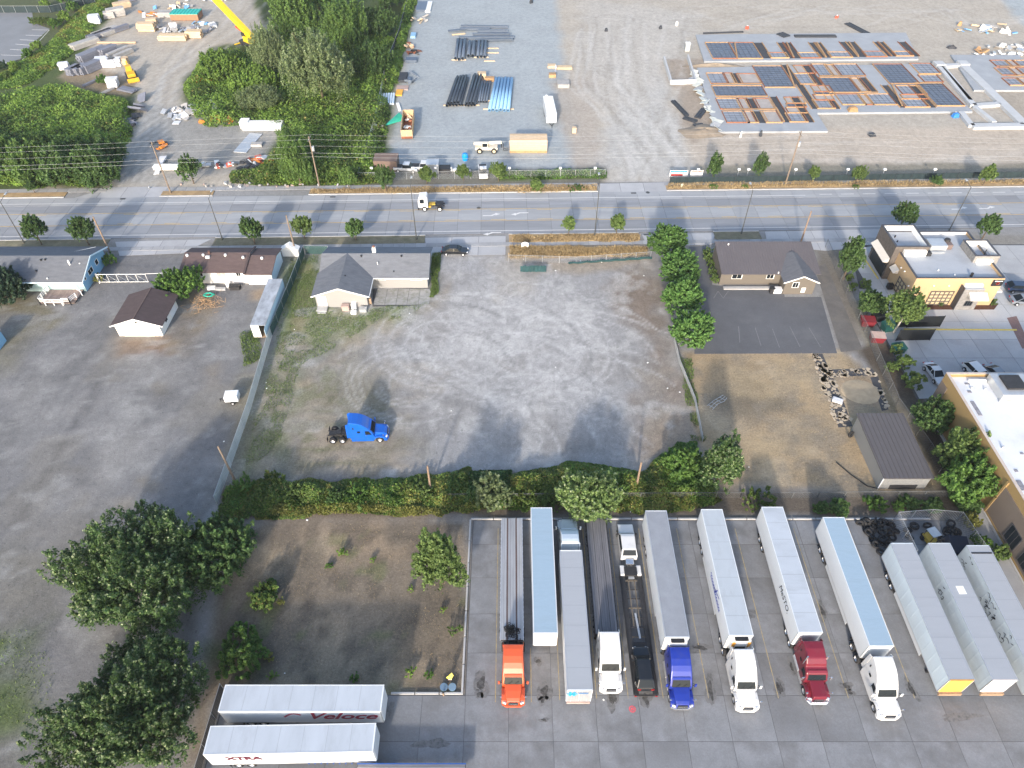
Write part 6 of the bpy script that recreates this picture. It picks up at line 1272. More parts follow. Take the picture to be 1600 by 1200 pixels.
# yard tractor on the road
g_ = G(690,326); t = thing('yard_tractor', 'white yard tractor with a black and yellow chassis driving on the road', 'truck', (-18.6,124.9,.05), R(-89)); m_ych = mat('chassis_yellow', (.5,.33,.05), .6, var=.2)
MB().prof([(0,.7),(0,2.2),(.25,3.1),(1.75,3.2),(1.9,2.9),(1.9,.7)], lambda y, z: .95).build('cab', PA['white'], t, bevel=.06); MB().add([(-.8,-.01,1.6),(.8,-.01,1.6),(.78,.2,2.9),(-.78,.2,2.9)], [(0,1,2,3)]).build('windshield', m_glass, t)
for s_ in (-1, 1):
    MB().box(s_*.955-.005,s_*.955+.005,.35,1.2,1.7,2.6).build('side_window', m_glass, t); wheel(t, s_*1.0, 1.2, .5, .3, s_, m_trim); wheel(t, s_*1.0, 4.2, .5, .55, s_, m_trim); MB().box(s_*.45-.06,s_*.45+.06,1.7,5.2,.7,1.0).build('frame_rail', m_frame, t)
MB().box(-.9,.9,2.0,2.5,.7,1.0).build('battery_box', m_ych, t); MB().box(-.4,.4,2.6,3.3,.95,1.25).build('boom_cover', m_ych, t); MB().cyl((0,4.0,1.05),(0,4.0,1.2),.5,14).build('fifth_wheel', m_frame, t); MB().box(-1.1,1.1,-.1,.1,.4,.7).build('bumper', m_black, t); MB().box(-1.0,1.0,3.5,4.9,1.02,1.08).build('deck_plate', m_frame, t)
# small white trailer on the asphalt lot
g_ = G(365,626); t = thing('small_trailer', 'small white enclosed trailer beside the slatted fence', 'trailer', (g_.x, g_.y, 0), R(-85))
MB().box(-.75,.75,-1.0,1.0,.45,1.45).build('body', m_vside, t, bevel=.08); MB().box(-.7,.7,-.95,.95,1.45,1.52).build('roof', m_trim, t, bevel=.05)
for s_ in (-1, 1): wheel(t, s_*.85, .1, .3, .2, s_)
MB().beam((-.4,-1.0,.5),(0,-1.9,.5),.07).beam((.4,-1.0,.5),(0,-1.9,.5),.07).cyl((0,-1.85,0),(0,-1.85,.6),.04,6).build('drawbar', m_frame, t)
# ================================================================ FENCES
def fence(name, label, pts, hgt=1.8, panel=3.0, kind='slat', m=None, post=m_galv, group=None, cat='fence', lean=0.):
    t = thing(name, label, cat, (*pts[0], 0), 0, group); o = Vector(pts[0])
    for a, b_ in zip(pts, pts[1:]):
        a = Vector(a)-o; b_ = Vector(b_)-o; n = max(1, round((b_-a).length/panel)); L_ = (b_-a).length/n; an = math.atan2(b_.y-a.y, b_.x-a.x)
        q = MB(); r_ = random.Random(5)
        if kind == 'slat':
            k = int(L_/.16)
            for i in range(k): x = (i+.5)*L_/k; q.box(x-.06, x+.06, -.012+.01*(i%2), .012+.01*(i%2), .06, hgt-.06-r_.random()*.03)
        elif kind == 'cloth':
            k = 8
            for i in range(k): x0 = i*L_/k; x1 = (i+1)*L_/k; y0 = .05*math.sin(i*1.7); y1 = .05*math.sin((i+1)*1.7); q.add([(x0,y0,.05),(x1,y1,.05),(x1,y1+lean,hgt-.05),(x0,y0+lean,hgt-.05),(x0,y0+.01,.05),(x1,y1+.01,.05),(x1,y1+.01+lean,hgt-.05),(x0,y0+.01+lean,hgt-.05)], [(0,1,2,3),(7,6,5,4)])
        else:
            k = int((L_+hgt)/.35)
            for i in range(k):
                for s_ in (1, -1):
                    x0 = -hgt + i*.35 if s_ > 0 else i*.35; pa = []
                    for z in (0.05, hgt-.05):
                        pa.append((x0 + s_*z, z))
                    (xa, za), (xb, zb) = pa
                    lo_, hi_ = (xa, za, xb, zb) if xa < xb else (xb, zb, xa, za), None
                    xa, za, xb, zb = lo_
                    if xb <= 0 or xa >= L_: continue
                    if xa < 0: za += (zb-za)*(0-xa)/(xb-xa); xa = 0
                    if xb > L_: zb = za + (zb-za)*(L_-xa)/(xb-xa); xb = L_
                    q.beam((xa,0,za),(xb,0,zb),.014,.014)
        me = q.mesh('panel', m or m_galv); pm_ = MB().cyl((0,0,-.1),(0,0,hgt+.05),.04,6).mesh('post', post); rl_ = MB().beam((0,0,hgt),(L_,0,hgt),.04,.04).mesh('rail', post)
        for i in range(n):
            p = a + (b_-a)*(i/n); inst('panel', me, t, (p.x,p.y,0), an); inst('post', pm_, t, (p.x,p.y,0)); inst('rail', rl_, t, (p.x,p.y,0), an)
        inst('post', pm_, t, (b_.x,b_.y,0))
    return t
m_dlink = mat('dull_wire', (.17,.175,.175), .7, .2, var=.1); m_slatg = mat('grey_slats', (.42,.46,.47), .7, var=.12, scale=.4, dirt=(.3,.33,.33), dirt_amt=.25); m_green = mat('green_slats', (.035,.085,.08), .7, var=.15); m_scr = mat('dark_screen_cloth', (.02,.035,.04), .85, var=.2); m_darks = mat('charcoal_slats', (.04,.045,.055), .7, var=.2)
fence('slatted_fence', 'long grey slatted fence between the asphalt lot and the gravel lot', [(-39.0,86.5),(-38.3,70),(-38.3,53.6)], 1.9, m=m_slatg)
fence('slatted_fence', 'dark green slatted fence beside the old box container', [(-38.3,109.2),(-38.6,97),(-39.0,86.6)], 1.9, m=m_green)
fence('slatted_fence', 'short dark green fence left of the grey house along the sidewalk', [(-38.2,109.4),(-33.8,109.2)], 1.9, m=m_green)
fence('slatted_fence', 'narrow grey slatted fence between the gravel lot and the dry field', [(26.1,85.2),(26.1,80),(27.0,72),(26.7,64.2)], 1.0, m=mat('dull_slats', (.30,.31,.32), .8, var=.2))
fence('chain_link_fence', 'chain link fence along the restaurant side of the dry field', [(58.6,111.5),(57.6,94),(57.4,84),(56.4,71),(57.6,62.5),(57.8,55.2)], 1.8, 3.2, 'link', m=m_dlink, post=m_dlink)
fence('chain_link_fence', 'chain link fence running along the hedge behind the trailers', [(-9,54.4),(20,54.6),(40,54.7),(57.5,54.9)], 1.3, 3.2, 'link', m=m_dlink, post=m_dlink)
fence('screened_fence', 'charcoal slatted fence at the left end of the white trailers', [(-30.6,29.8),(-30.9,15)], 1.9, 3, m=m_darks)
fence('screened_fence', 'short charcoal fence along the top of the upper white trailer', [(-30.6,29.8),(-13.6,29.75)], .8, 3, m=m_darks)
fence('screened_fence', 'dark screened fence along the left side of the pipe yard', [tuple(G(u,v).xy) for u, v in ((641,-8),(625,55),(606,105))], 2.0, 3.2, 'cloth', m=m_scr)
fence('chain_link_fence', 'chain link fence from the woods down to the road beside the pipe yard', [tuple(G(u,v).xy) for u, v in ((604,108),(588,190),(561,282))], 1.8, 3.2, 'link', m=mat('green_wire', (.10,.16,.14), .6))
fence('chain_link_fence', 'chain link fence along the front of the pipe yard', [tuple(G(u,v).xy) for u, v in ((561,282),(760,279),(945,277))], 1.8, 3.2, 'link')
fence('screened_fence', 'dark screened fence along the front of the building site', [tuple(G(u,v).xy) for u, v in ((1046,287),(1300,283),(1640,277))], 1.5, 3.4, 'cloth', m=m_scr, post=m_darks)
fence('screened_fence', 'dark screened fence at the far top left behind the car park', [tuple(G(u,v).xy) for u, v in ((-30,20),(80,20),(150,6))], 2.0, 3.4, 'cloth', m=m_scr)
fence('wire_fence', 'sagging wire fence along the dry grass at the lot entrance', [tuple(G(u,v).xy) for u, v in ((795,409),(900,412),(1016,404))], 1.5, 3.0, 'link')
t = thing('torn_screen', 'torn dark green screen cloth lying by the wire fence', 'cloth', (*G(833,424).xy, 0)); b = MB(); rr = random.Random(2)
for k in range(14):
    x0 = -2.3+k*.33; b.add([(x0,-.35+.2*rr.random(),.05),(x0+.34,-.35+.2*rr.random(),.05),(x0+.34,.2+.2*rr.random(),.9+.2*rr.random()),(x0,.2+.2*rr.random(),.9+.2*rr.random())], [(0,1,2,3)])
b.build('cloth', mat('teal_cloth', (.02,.06,.065), .85, var=.3), t)
p = [G(888,413), G(940,411), G(985,408), G(1018,404)]
t = thing('rolled_screen', 'long dark green rolled screen cloth along the wire fence', 'cloth', (*p[0].xy, 0)); b = MB()
for k in range(18): a = p[0].lerp(p[3], k/18)-p[0]; c_ = p[0].lerp(p[3], (k+1)/18)-p[0]; b.cyl((a.x,a.y,.25+.1*math.sin(k*2)),(c_.x,c_.y,.25+.1*math.sin(k*2+2)),.16+.09*(k/18)+.05*rr.random(),7)
b.build('cloth_roll', mat('teal_cloth', (.02,.06,.065), .85, var=.3), t)
# white tubular gate and its posts
t = thing('tubular_gate', 'white tubular swing gate across the driveway beside the blue house', 'gate', (-72.6,100.6,0)); b = MB()
for z in (.25, 1.9): b.cyl((0,0,z),(8.6,.1,z),.05,6)
b.build('rail', m_trim, t)
for k in range(6): MB().cyl((k*1.7+.05,0,.25),(k*1.7+.05,0,1.9),.04,6).build('upright', m_trim, t)
for k in range(5): MB().cyl((k*1.7+.05,0,1.9),(k*1.7+1.7,0,.25),.025,5).build('brace', m_galv, t)
MB().cyl((8.6,.1,1.95),(12.2,.4,1.95),.04,6).build('top_bar', m_trim, t); MB().cyl((-.1,0,0),(-.1,0,2.1),.08,8).build('gate_post', m_trim, t); MB().cyl((12.2,.4,0),(12.2,.4,2.1),.08,8).build('gate_post', m_trim, t)
tree('rosebush', 'flowering_bush', (*G(158,438).xy, 0), 1.6, 2.4, 'pinkish flowering bush at the left end of the white gate', cat='bush', n=1500, leaf=.2, lm='yellow', base=0, lobes=16, lr=.45, seed=220, sub='foliage')
t = thing('entry_sign', 'small white V shaped sign box at the gravel lot entrance', 'sign', (*G(820,388).xy, 0)); MB().obox((-.32,0,.75),(.75,.08,1.1),(0,0,.5)).build('panel', m_trim, t); MB().obox((.32,0,.75),(.75,.08,1.1),(0,0,-.5)).build('panel', m_trim, t); MB().cyl((0,0,0),(0,0,.5),.05,6).build('post', m_galv, t)
t = thing('yellow_sign', 'yellow sign plate on a post at the corner of the dry yard', 'sign', (*G(703,1064).xy, 0)); MB().add([(-.35,0,.85),(.15,-.1,.55),(.45,.05,1.3),(.30,.1,1.9),(-.35,0,.9)], [(0,1,2,3)]).build('plate', mat('sign_yellow', (.75,.68,.12), .6, var=.15), t); MB().cyl((0,.06,0),(0,.06,1.4),.04,6).build('post', m_frame, t); MB().add([(-.2,-.06,.42),(.2,-.06,.35),(.25,-.06,.75),(-.15,-.06,.6)], [(0,1,2,3)]).build('lower_plate', mat('faded_pink', (.62,.42,.38), .7), t)
for i, u in enumerate((694,707)):
    t = thing('standpipe_lid', ['grey blue round lid on a riser, left of two by the yellow sign', 'grey blue round lid on a riser, right of two by the yellow sign'][i], 'utility lid', (*G(u,1076).xy, 0), 0, 'round lids by the yellow sign'); MB().cyl((0,0,0),(0,0,.4),.36,14).build('riser', mat('riser_teal', (.05,.10,.10), .7), t); MB().cyl((0,0,.4),(0,0,.5),.42,16).build('lid', mat('lid_blue', (.14,.22,.32), .6, var=.15), t)
t = thing('bollard', 'short post standing at the kerb below the round lids', 'post', (*G(693,1087).xy, 0)); MB().cyl((0,0,0),(0,0,.9),.09,8).build('shaft', m_wood, t); MB().lathe([(0,.12),(.1,.08),(.12,0)], (0,0,.88), 'z', 8).build('cap', m_black, t)

# ================================================================ POLES, LAMPS, WIRES
m_pole = mat('pole_wood', (.20,.155,.12), .9, var=.25, scale=3, stretch=(3,3,.4)); m_pole2 = mat('new_pole_wood', (.25,.18,.13), .9, var=.25, scale=3, stretch=(3,3,.4)); m_wire = mat('overhead_wire', (.42,.43,.44), .5, .3, var=0)
def upole(label, loc, hgt, m=m_pole, arms=(), box=False, lean=(0,0), name='utility_pole', grp='utility poles'):
    t = thing(name, label, 'pole', (*loc, 0), 0, grp); top = (lean[0], lean[1], hgt); MB().cyl((0,0,-.2),top,.17,9,.11).build('shaft', m, t)
    for z in arms:
        a = MB().box(-.05,.05,-1.1,1.1,z-.06,z+.06).build('crossarm', m, t)
        for y in (-1,-.4,.4,1): MB().cyl((0,y,z+.06),(0,y,z+.24),.05,6).build('insulator', m_galv, a)
    if box: MB().cyl((.35,0,hgt*.72),(.35,0,hgt*.72+.9),.28,10).build('transformer', m_galv, t)
    return t
UP = [G(267,302), G(499,291), G(1228,285)]
upole('utility pole at the corner of the gravel track on the far side', UP[0].xy, 11.2, arms=(10.6,)); upole('utility pole rising from the brambles on the far side', UP[1].xy, 11.0, arms=(10.4,), box=True); upole('tall utility pole in front of the building site', UP[2].xy, 11.3, arms=(10.7,), box=True)
upole('brown wooden pole at the road corner of the blue house', G(172,394).xy, 7.6, m_pole2); upole('dark wooden pole behind the small white shelter', G(463,398).xy, 8.4); upole('wooden pole behind the brown building', G(1251,379).xy, 6.8, m_pole2)
upole('short weathered pole in the hedge below the gravel lot', G(673,766).xy, 5.2, m_pole2, grp='short poles in the hedge'); upole('short leaning pole in the hedge right of the round bush', G(994,762).xy, 5.4, m_pole2, grp='short poles in the hedge'); upole('dark leaning pole beside the lower end of the slatted fence', G(368,752).xy, 6.6, grp='short poles in the hedge', lean=(-.6,.6))
wt = thing('overhead_wires', 'pale overhead wires strung along the far side of the road', 'wires', (0,0,0))
ends = [Vector((-205, UP[0].y-2.6, 0))] + UP + [Vector((235, UP[2].y+2.5, 0))]
for z, dy in ((10.85,-1), (10.85,1), (8.9,.15), (7.4,.15), (6.6,.1)):
    b = MB(); 
    for a, c_ in zip(ends, ends[1:]):
        n = 14; L_ = (c_-a).length; pts = []
        for k in range(n+1):
            f_ = k/n; q = a.lerp(c_, f_); pts.append((q.x, q.y+dy, z - 4*f_*(1-f_)*L_*L_/12000))
        b.tube(pts, .013 if z > 8 else .018, 4)
    b.build('wire', m_wire, wt)
m_lampst = mat('lamp_post_steel', (.10,.105,.10), .5, .4, var=.1)
for i, (u, v, hh, lab) in enumerate(((38,380,8.8,'street lamp at the left picture edge'),(348,375,8.8,'street lamp left of the white building on the near kerb'),(651,375,11.5,'street lamp right of the grey house on the near kerb'),(929,369,11.5,'street lamp between the two small street trees'),(1158,366,9.2,'street lamp above the brown building'),(1482,362,9.4,'street lamp behind the restaurant'))):
    g_ = G(u, v); t = thing('street_lamp', lab, 'lamp', (g_.x, g_.y, .1), 0, 'street lamps along the near kerb'); MB().cyl((0,0,0),(0,0,hh),.10,8,.06).build('shaft', m_lampst, t); MB().cyl((0,0,0),(0,0,.5),.17,8).build('base', m_lampst, t); MB().cyl((0,0,hh-.1),(0,1.9,hh+.25),.045,6).build('arm', m_lampst, t); MB().obox((0,2.2,hh+.25),(.3,.7,.14)).build('lamp_head', m_galv, t)
t = thing('fire_hydrant', 'pale fire hydrant in the far planting strip right of the yard entrance', 'hydrant', (*G(1065,293).xy, .12)); MB().lathe([(0,.85),(.14,.78),(.18,.6),(.16,.1),(.22,.08),(.22,0)], (0,0,0), 'z', 12).build('body', mat('hydrant_cream', (.6,.52,.36), .6), t); MB().cyl((-.3,0,.5),(.3,0,.5),.07,8).build('outlet', mat('hydrant_cream', (.6,.52,.36), .6), t)
for i, (u, v, s_, lab, m) in enumerate(((1060,280,(3.8,1.4),'wide red, white and blue banner sign on the fence right of the entrance','a'),(1088,280,(2.6,1.4),'smaller white sign with red lines on the fence beside the banner','b'))):
    g_ = G(u, v); t = thing('fence_sign', lab, 'sign', (g_.x-s_[0]/2, g_.y+.6, .3)); MB().box(0,s_[0],0,.04,.0,s_[1]).build('panel', m_trim, t); MB().box(.1,s_[0]-.1,-.02,0,.9 if m == 'a' else 1.1,1.3).build('blue_band' if m == 'a' else 'red_band', mat('sign_blue', (.05,.25,.55), .6) if m == 'a' else mat('sign_red', (.35,.05,.04), .6), t)
    if m == 'a': MB().box(.25,2.8,-.025,0,.12,.6).build('red_band', mat('sign_red2', (.55,.06,.06), .6), t)
    for x in (.2, s_[0]-.2): MB().cyl((x,.05,-.3),(x,.05,1.4),.04,6).build('post', m_galv, t)

# ================================================================ TYRES, BINS, ENCLOSURE
me_ty = MB().lathe([(.30,-.12),(.46,-.13),(.52,-.08),(.52,.08),(.46,.13),(.30,.12),(.27,0),(.30,-.12)], (0,0,0), 'z', 16).mesh('tyre', m_tyre, True)
rr = random.Random(12); TY = []
for k in range(30): TY.append((rr.uniform(44.6,48.2), rr.uniform(46.3,50.9), .18 + .26*rr.choice((0,0,1,1,2))))
for k in range(8): TY.append((44.0+.5*k, 50.6+rr.uniform(-.2,.2), .5))
for k in range(14): TY.append((rr.uniform(49.6,56.0), rr.uniform(47.8,50.8), .18 + .26*rr.choice((0,0,1))))
for k, (x, y, z) in enumerate(TY):
    o = inst('tyre', me_ty, None, (x, y, z+.05), rot=(rr.gauss(0,.25) if k < 30 or k > 37 else 1.4, rr.gauss(0,.25), rr.random()*3)); gp = 'tyres heaped left of the enclosure' if k < 38 else 'tyres inside the fenced enclosure'
    tag(o, 'worn black truck tyre in the heap left of the fenced enclosure' if k < 38 else 'worn black truck tyre lying inside the fenced enclosure', 'tyre', gp)
fence('chain_link_fence', 'chain link enclosure fence round tyres at the corner of the truck lot', [(48.9,45.8),(48.7,51.2),(53.2,51.6),(56.8,51.2),(57.6,45.5)], 1.9, 2.7, 'link')
t = thing('forklift', 'small yellow forklift with a pale canopy inside the tyre enclosure', 'forklift', (51.8,48.0,.05), .3); MB().box(-.55,.55,-.9,.9,.3,1.0).build('body', mat('forklift_yellow', (.45,.30,.05), .6, var=.15), t, bevel=.08); MB().box(-.6,.6,-.5,.8,2.0,2.08).build('canopy', m_galv, t)
for x in (-.5,.5):
    for y in (-.45,.72): MB().cyl((x,y,.9),(x,y,2.0),.04,6).build('canopy_post', m_black, t)
    for y in (-.6,.6): wheel(t, x*1.1, y, .3, .22, 1 if x > 0 else -1, m_frame)
    MB().box(x*.6-.06,x*.6+.06,-2.0,-.9,.1,.16).build('fork', m_frame, t)
MB().box(-.4,.4,-1.0,-.92,.1,2.2).build('mast', m_frame, t)
t = thing('tarp_cover', 'dark blue tarpaulin sheet covering a load in the enclosure', 'tarp', (54.9,47.0,.05), -.1); MB().add([(-1.4,-1.6,0),(1.4,-1.6,0),(1.4,1.6,0),(-1.4,1.6,0),(-1.1,-1.3,1.1),(1.0,-1.2,1.0),(1.1,1.2,1.2),(-1.0,1.3,1.05)], [(4,5,6,7),(0,1,5,4),(1,2,6,5),(2,3,7,6),(3,0,4,7)]).build('sheet', mat('navy_tarp', (.012,.018,.035), .7, var=.15), t)
def bin_(label, u, v, m, sx=1.6, sy=1.2, sz=1.2, rz=0., lid=None, grp='waste bins beside the restaurant', name='waste_bin'):
    t = thing(name, label, 'bin', (*G(u,v).xy, .04), rz, grp); MB().add([(-sx*.42,-sy*.42,.1),(sx*.42,-sy*.42,.1),(sx*.42,sy*.42,.1),(-sx*.42,sy*.42,.1),(-sx/2,-sy/2,sz),(sx/2,-sy/2,sz),(sx/2,sy/2,sz*1.12),(-sx/2,sy/2,sz*1.12)], [(0,3,2,1),(0,1,5,4),(1,2,6,5),(2,3,7,6),(3,0,4,7)]).build('body', m, t)
    MB().add([(-sx/2-.04,-sy/2-.04,sz+.03),(sx/2+.04,-sy/2-.04,sz+.03),(sx/2+.04,sy/2+.04,sz*1.12+.03),(-sx/2-.04,sy/2+.04,sz*1.12+.03)], [(0,1,2,3)]).build('lid', lid or m, t)
    for x in (-sx*.35, sx*.35): MB().cyl((x,-sy*.3,.07),(x+.06,-sy*.3,.07),.07,8).build('caster', m_black, t)
m_rbin = mat('red_bin', (.17,.02,.028), .5, var=.1); m_gbin = mat('green_bin', (.012,.065,.058), .5, var=.1); m_kbin = mat('black_bin', (.012,.014,.016), .5, var=.1)
bin_('red waste bin nearer the restaurant', 1353, 508, m_rbin, 2.2, 1.5, 1.2, -.1); bin_('red waste bin with a pale lid, lower one along the fence', 1368, 533, m_rbin, 2.2, 1.5, 1.2, -.1, m_pinkwood)
bin_('dark green waste bin by the pale trunked tree', 1385, 516, m_gbin, 2.0, 1.5, 1.3, .2); bin_('green waste bin below the black screens', 1401, 550, m_gbin, 2.0, 1.5, 1.2, .2)
bin_('black waste bin left of the pale trunked tree', 1370, 500, m_kbin, 2.0, 1.5, 1.4, .2); bin_('black waste bin right of the pale trunked tree', 1408, 508, m_kbin, 2.2, 1.5, 1.5, .1)
for i, (u, v, lab) in enumerate(((1440,512,'upper open black gate leaf of the bin enclosure'),(1424,533,'lower open black gate leaf of the bin enclosure'))):
    g_ = G(u, v); t = thing('screen_gate', lab, 'gate', (g_.x-2.6, g_.y, .04), .03, 'black gates of the bin enclosure'); MB().box(0,5.6,-.04,.04,.1,2.3).build('panel', m_kbin, t); MB().box(0,.1,-.06,.06,0,2.4).box(5.5,5.6,-.06,.06,0,2.4).build('post', m_frame, t)

# ================================================================ BUILDING SITE: foundations
m_slabp = mat('fresh_concrete', (.31,.33,.355), .8, var=.08, scale=.3, fine=.05, dirt=(.40,.41,.42), dirt_amt=.2, dirt_scale=.3); m_rebar = mat('vapour_sheet_and_rebar', (.12,.15,.20), .7, var=.25, scale=1.2, fine=.15, dirt=(.20,.22,.25), dirt_amt=.3); m_blueb = mat('sheeted_bed', (.26,.29,.34), .7, var=.15, scale=.6, fine=.1, dirt=(.17,.18,.21), dirt_amt=.3)
m_tanb = mat('sand_bed', (.36,.33,.31), .9, var=.15, scale=.8, fine=.1); m_tren = mat('trench_bottom', (.05,.052,.06), .9, var=.3, scale=1.5); m_ply = mat('formwork_timber', (.40,.245,.125), .8, var=.25, scale=2, rand=.15); m_redp = mat('red_form_timber', (.26,.11,.06), .8, var=.25, scale=2)
def rect(ul, ur, vt, vb): y0 = G(800,vb).y; y1 = G(800,vt).y; return G(ul,vb).x, G(ur,vb).x, y0, y1
m_rust_bar = mat('rusty_rebar', (.20,.10,.06), .8, var=.3)
def foundation(label, outline, cells, planks, z=.45, name='foundation'):
    t = thing(name, label, 'foundation'); b = MB().prism(outline, -.02, z); b.build('slab', m_slabp, t)
    done = []
    for kind, ul, ur, vt, vb in cells:
        x0, x1, y0, y1 = rect(ul, ur, vt, vb); e_ = .35; x0 -= e_; x1 += e_; y0 -= e_; y1 += e_; zz_ = .012 + .0025*(len(done)%14); done.append(1); m = dict(r=m_rebar, b=m_blueb, t=m_tanb, d=m_tren)[kind]
        c_ = MB().box(x0, x1, y0, y1, z, z+zz_).build(dict(r='rebar_mat', b='sheeted_bed', t='sand_bed', d='trench')[kind], m, t)
        if kind in 'rb':
            q = MB(); n = max(2, int((x1-x0)/1.2)); k2 = max(2, int((y1-y0)/1.2))
            for i in range(1, n): x = x0+(x1-x0)*i/n; q.beam((x,y0,z+.09),(x,y1,z+.09),.035,.03)
            for i in range(1, k2): y = y0+(y1-y0)*i/k2; q.beam((x0,y,z+.11),(x1,y,z+.11),.035,.03)
            q.build('rebar_grid', m_frame, c_)
        # form boards round each bed
        for a, e, hh in (((x0,y0),(x1,y0),.3), ((x0,y1),(x1,y1),.2), ((x0,y0),(x0,y1),.26), ((x1,y0),(x1,y1),.26)):
            if kind != 'd' or a[0] == e[0]: MB().beam((a[0],a[1],z+hh/2),(e[0],e[1],z+hh/2),.11,hh).build('form_board', m_redp if rnd.random() < .45 else m_ply, t)
    for ua, va, ub, vb in planks:
        p, q = G(ua,va), G(ub,vb); MB().beam((p.x,p.y,z+.3),(q.x,q.y,z+.3),.38,.08).build('plank', m_ply, t)
    return t
BACK = [('r',1115,1150,70,94),('r',1153,1189,70,94),('d',1192,1203,70,93),('b',1205,1230,86,93),('d',1231,1238,70,93),('d',1240,1249,70,93),('b',1252,1280,86,93),('d',1281,1288,70,92),('d',1290,1297,70,92),('b',1299,1329,85,92),('d',1331,1338,69,91),('d',1341,1352,69,91),('b',1354,1383,84,91),('d',1385,1390,69,90),('d',1392,1398,69,90),('b',1400,1424,84,90),('d',1425,1433,69,90)]
foundation('rear concrete foundation slab with dark trenches and timber forms', [(52.4,198.6),(111.5,200.2),(115.6,219.8),(53.6,218.2)], BACK, [(1151,94,1147,70),(1239,93,1228,70),(1289,92,1275,70),(1340,91,1325,69)])
FRONT = [('b',1112,1136,118,133),('t',1138,1149,118,133),('d',1150,1158,118,133),('t',1159,1186,119,133),('r',1120,1196,138,153),('b',1127,1158,158,173),('t',1159,1172,158,173),('d',1173,1185,158,173),('t',1186,1207,158,173),('b',1137,1168,178,194),('t',1169,1182,178,194),('d',1183,1197,178,194),('t',1198,1219,178,194),
 ('r',1196,1239,107,139),('d',1241,1247,105,134),('t',1248,1272,106,117),('b',1252,1273,119,134),('d',1274,1281,105,134),('d',1226,1233,155,193),('t',1231,1256,156,164),('r',1232,1257,166,170),('t',1233,1258,172,179),('b',1235,1259,181,193),('d',1260,1268,155,193),
 ('d',1269,1276,136,172),('t',1273,1298,138,146),('r',1275,1299,147,151),('t',1276,1300,152,159),('b',1278,1302,160,172),('d',1303,1309,136,172),('b',1281,1300,104,121),('t',1301,1312,105,121),('b',1313,1349,104,121),('r',1297,1343,125,147),('t',1344,1357,126,146),('d',1358,1368,125,147),('b',1317,1350,151,166),('t',1352,1362,152,166),('b',1364,1398,151,166),
 ('r',1390,1433,104,133),('b',1437,1466,103,118),('b',1445,1470,121,131),('d',1406,1413,137,170),('b',1411,1445,138,150),('t',1412,1447,152,157),('b',1414,1449,159,170),('d',1451,1458,137,170),('r',1464,1503,133,168)]
foundation('large front concrete foundation with gridded beds and orange timber forms', [(49.6,194.2),(111.2,196.6),(111.6,167.8),(73.6,167.0),(73.4,157.6),(47.9,157.2)], FRONT, [(1112,135.5,1190,135),(1120,156,1197,155.5),(1129,175,1211,174.5),(1279,123,1350,122.5),(1300,149,1369,148.5),(1390,135,1470,134),(1224,194,1211,172),(1240,139,1228,106),(1408,170,1392,136)])
foundation('third foundation bed at the right picture edge', [(117.5,180),(140,180),(140,203),(121.5,203)], [('b',1557,1578,98,106),('t',1580,1590,98,106),('b',1592,1640,98,106),('b',1566,1585,110,120),('t',1587,1597,110,120),('b',1600,1640,110,120),('b',1578,1598,126,136),('t',1600,1640,126,136)], [(1560,108,1640,107),(1572,123,1640,122)])
t = thing('strip_footings', 'white concrete strip footings right of the front foundation', 'foundation'); m_wc = mat('pale_footing', (.44,.455,.47), .8, var=.08, scale=.4, dirt=(.5,.48,.45), dirt_amt=.15)
for a, e, w_ in (((1466,106),(1503,104),1.6),((1503,104),(1600,198),2.2),((1466,106),(1520,168),1.6),((1520,168),(1560,165),1.6),((1522,170),(1552,194),1.2),((1500,178),(1517,200),1.4),((1517,200),(1600,199),2.0),((1470,104),(1515,160),1.0)):
    p, q = G(*a), G(*e); MB().beam((p.x,p.y,.35),(q.x,q.y,.35),w_,.7).build('footing', m_wc, t)
for u, v in ((1466,104),(1503,103)): p = G(u,v); MB().box(p.x-1.3,p.x+1.3,p.y-1.3,p.y+1.3,0,1.0).build('pier', m_wc, t)
t = thing('retaining_pit', 'low white concrete walls of an open pit left of the foundations', 'wall')
for a, e in (((1037,95),(1048,132)),((1048,132),(1086,131)),((1086,131),(1074,92))): p, q = G(*a), G(*e); MB().beam((p.x,p.y,.6),(q.x,q.y,.6),.4,1.2).build('wall', m_wc, t)
m_scree = mat('dug_earth', (.26,.215,.165), .95, var=.25, scale=.8, bump=.6, bscale=4)
def mound(label, u, v, rx, ry, hh, m=m_scree, seed=1, name='earth_mound', grp=None):
    g_ = G(u, v); b = MB(); n, k = 20, 7; r_ = random.Random(seed); ph = [r_.random()*6 for _ in range(4)]; vs = []
    for j in range(k+1):
        for i in range(n):
            a = 2*math.pi*i/n; q = j/k; wv = 1+.15*math.sin(2*a+ph[0])+.12*math.sin(5*a+ph[1]); zz = hh*(1-q*q)**1.5*(1+.2*math.sin(3*a+ph[2]+q*4)); vs.append((rx*q*wv*math.cos(a), ry*q*wv*math.sin(a), zz-.02))
    b.add(vs, [(j*n+i, (j+1)*n+i, (j+1)*n+(i+1)%n, j*n+(i+1)%n) for j in range(k) for i in range(n)]); t = thing(name, label, 'mound', (g_.x, g_.y, 0), 0, grp); b.build('surface', m, t, smooth=True)
m_plas = mat('pale_plastic_sheet', (.52,.54,.50), .5, var=.15, scale=1)
t = thing('plastic_sheeting', 'crumpled pale plastic sheeting along the left edge of the front foundation', 'sheeting'); rr = random.Random(6)
for k in range(26):
    p = G(1086,112).lerp(G(1128,203), k/25); q = MB(); q.obox((p.x+rr.uniform(-1.6,-.2), p.y, .18+rr.random()*.3),(rr.uniform(1.2,2.4),rr.uniform(1.5,2.6),.08),(rr.gauss(0,.2),rr.gauss(0,.25),rr.random()*3)); q.build('sheet', m_plas if k % 4 else m_slabp, t)
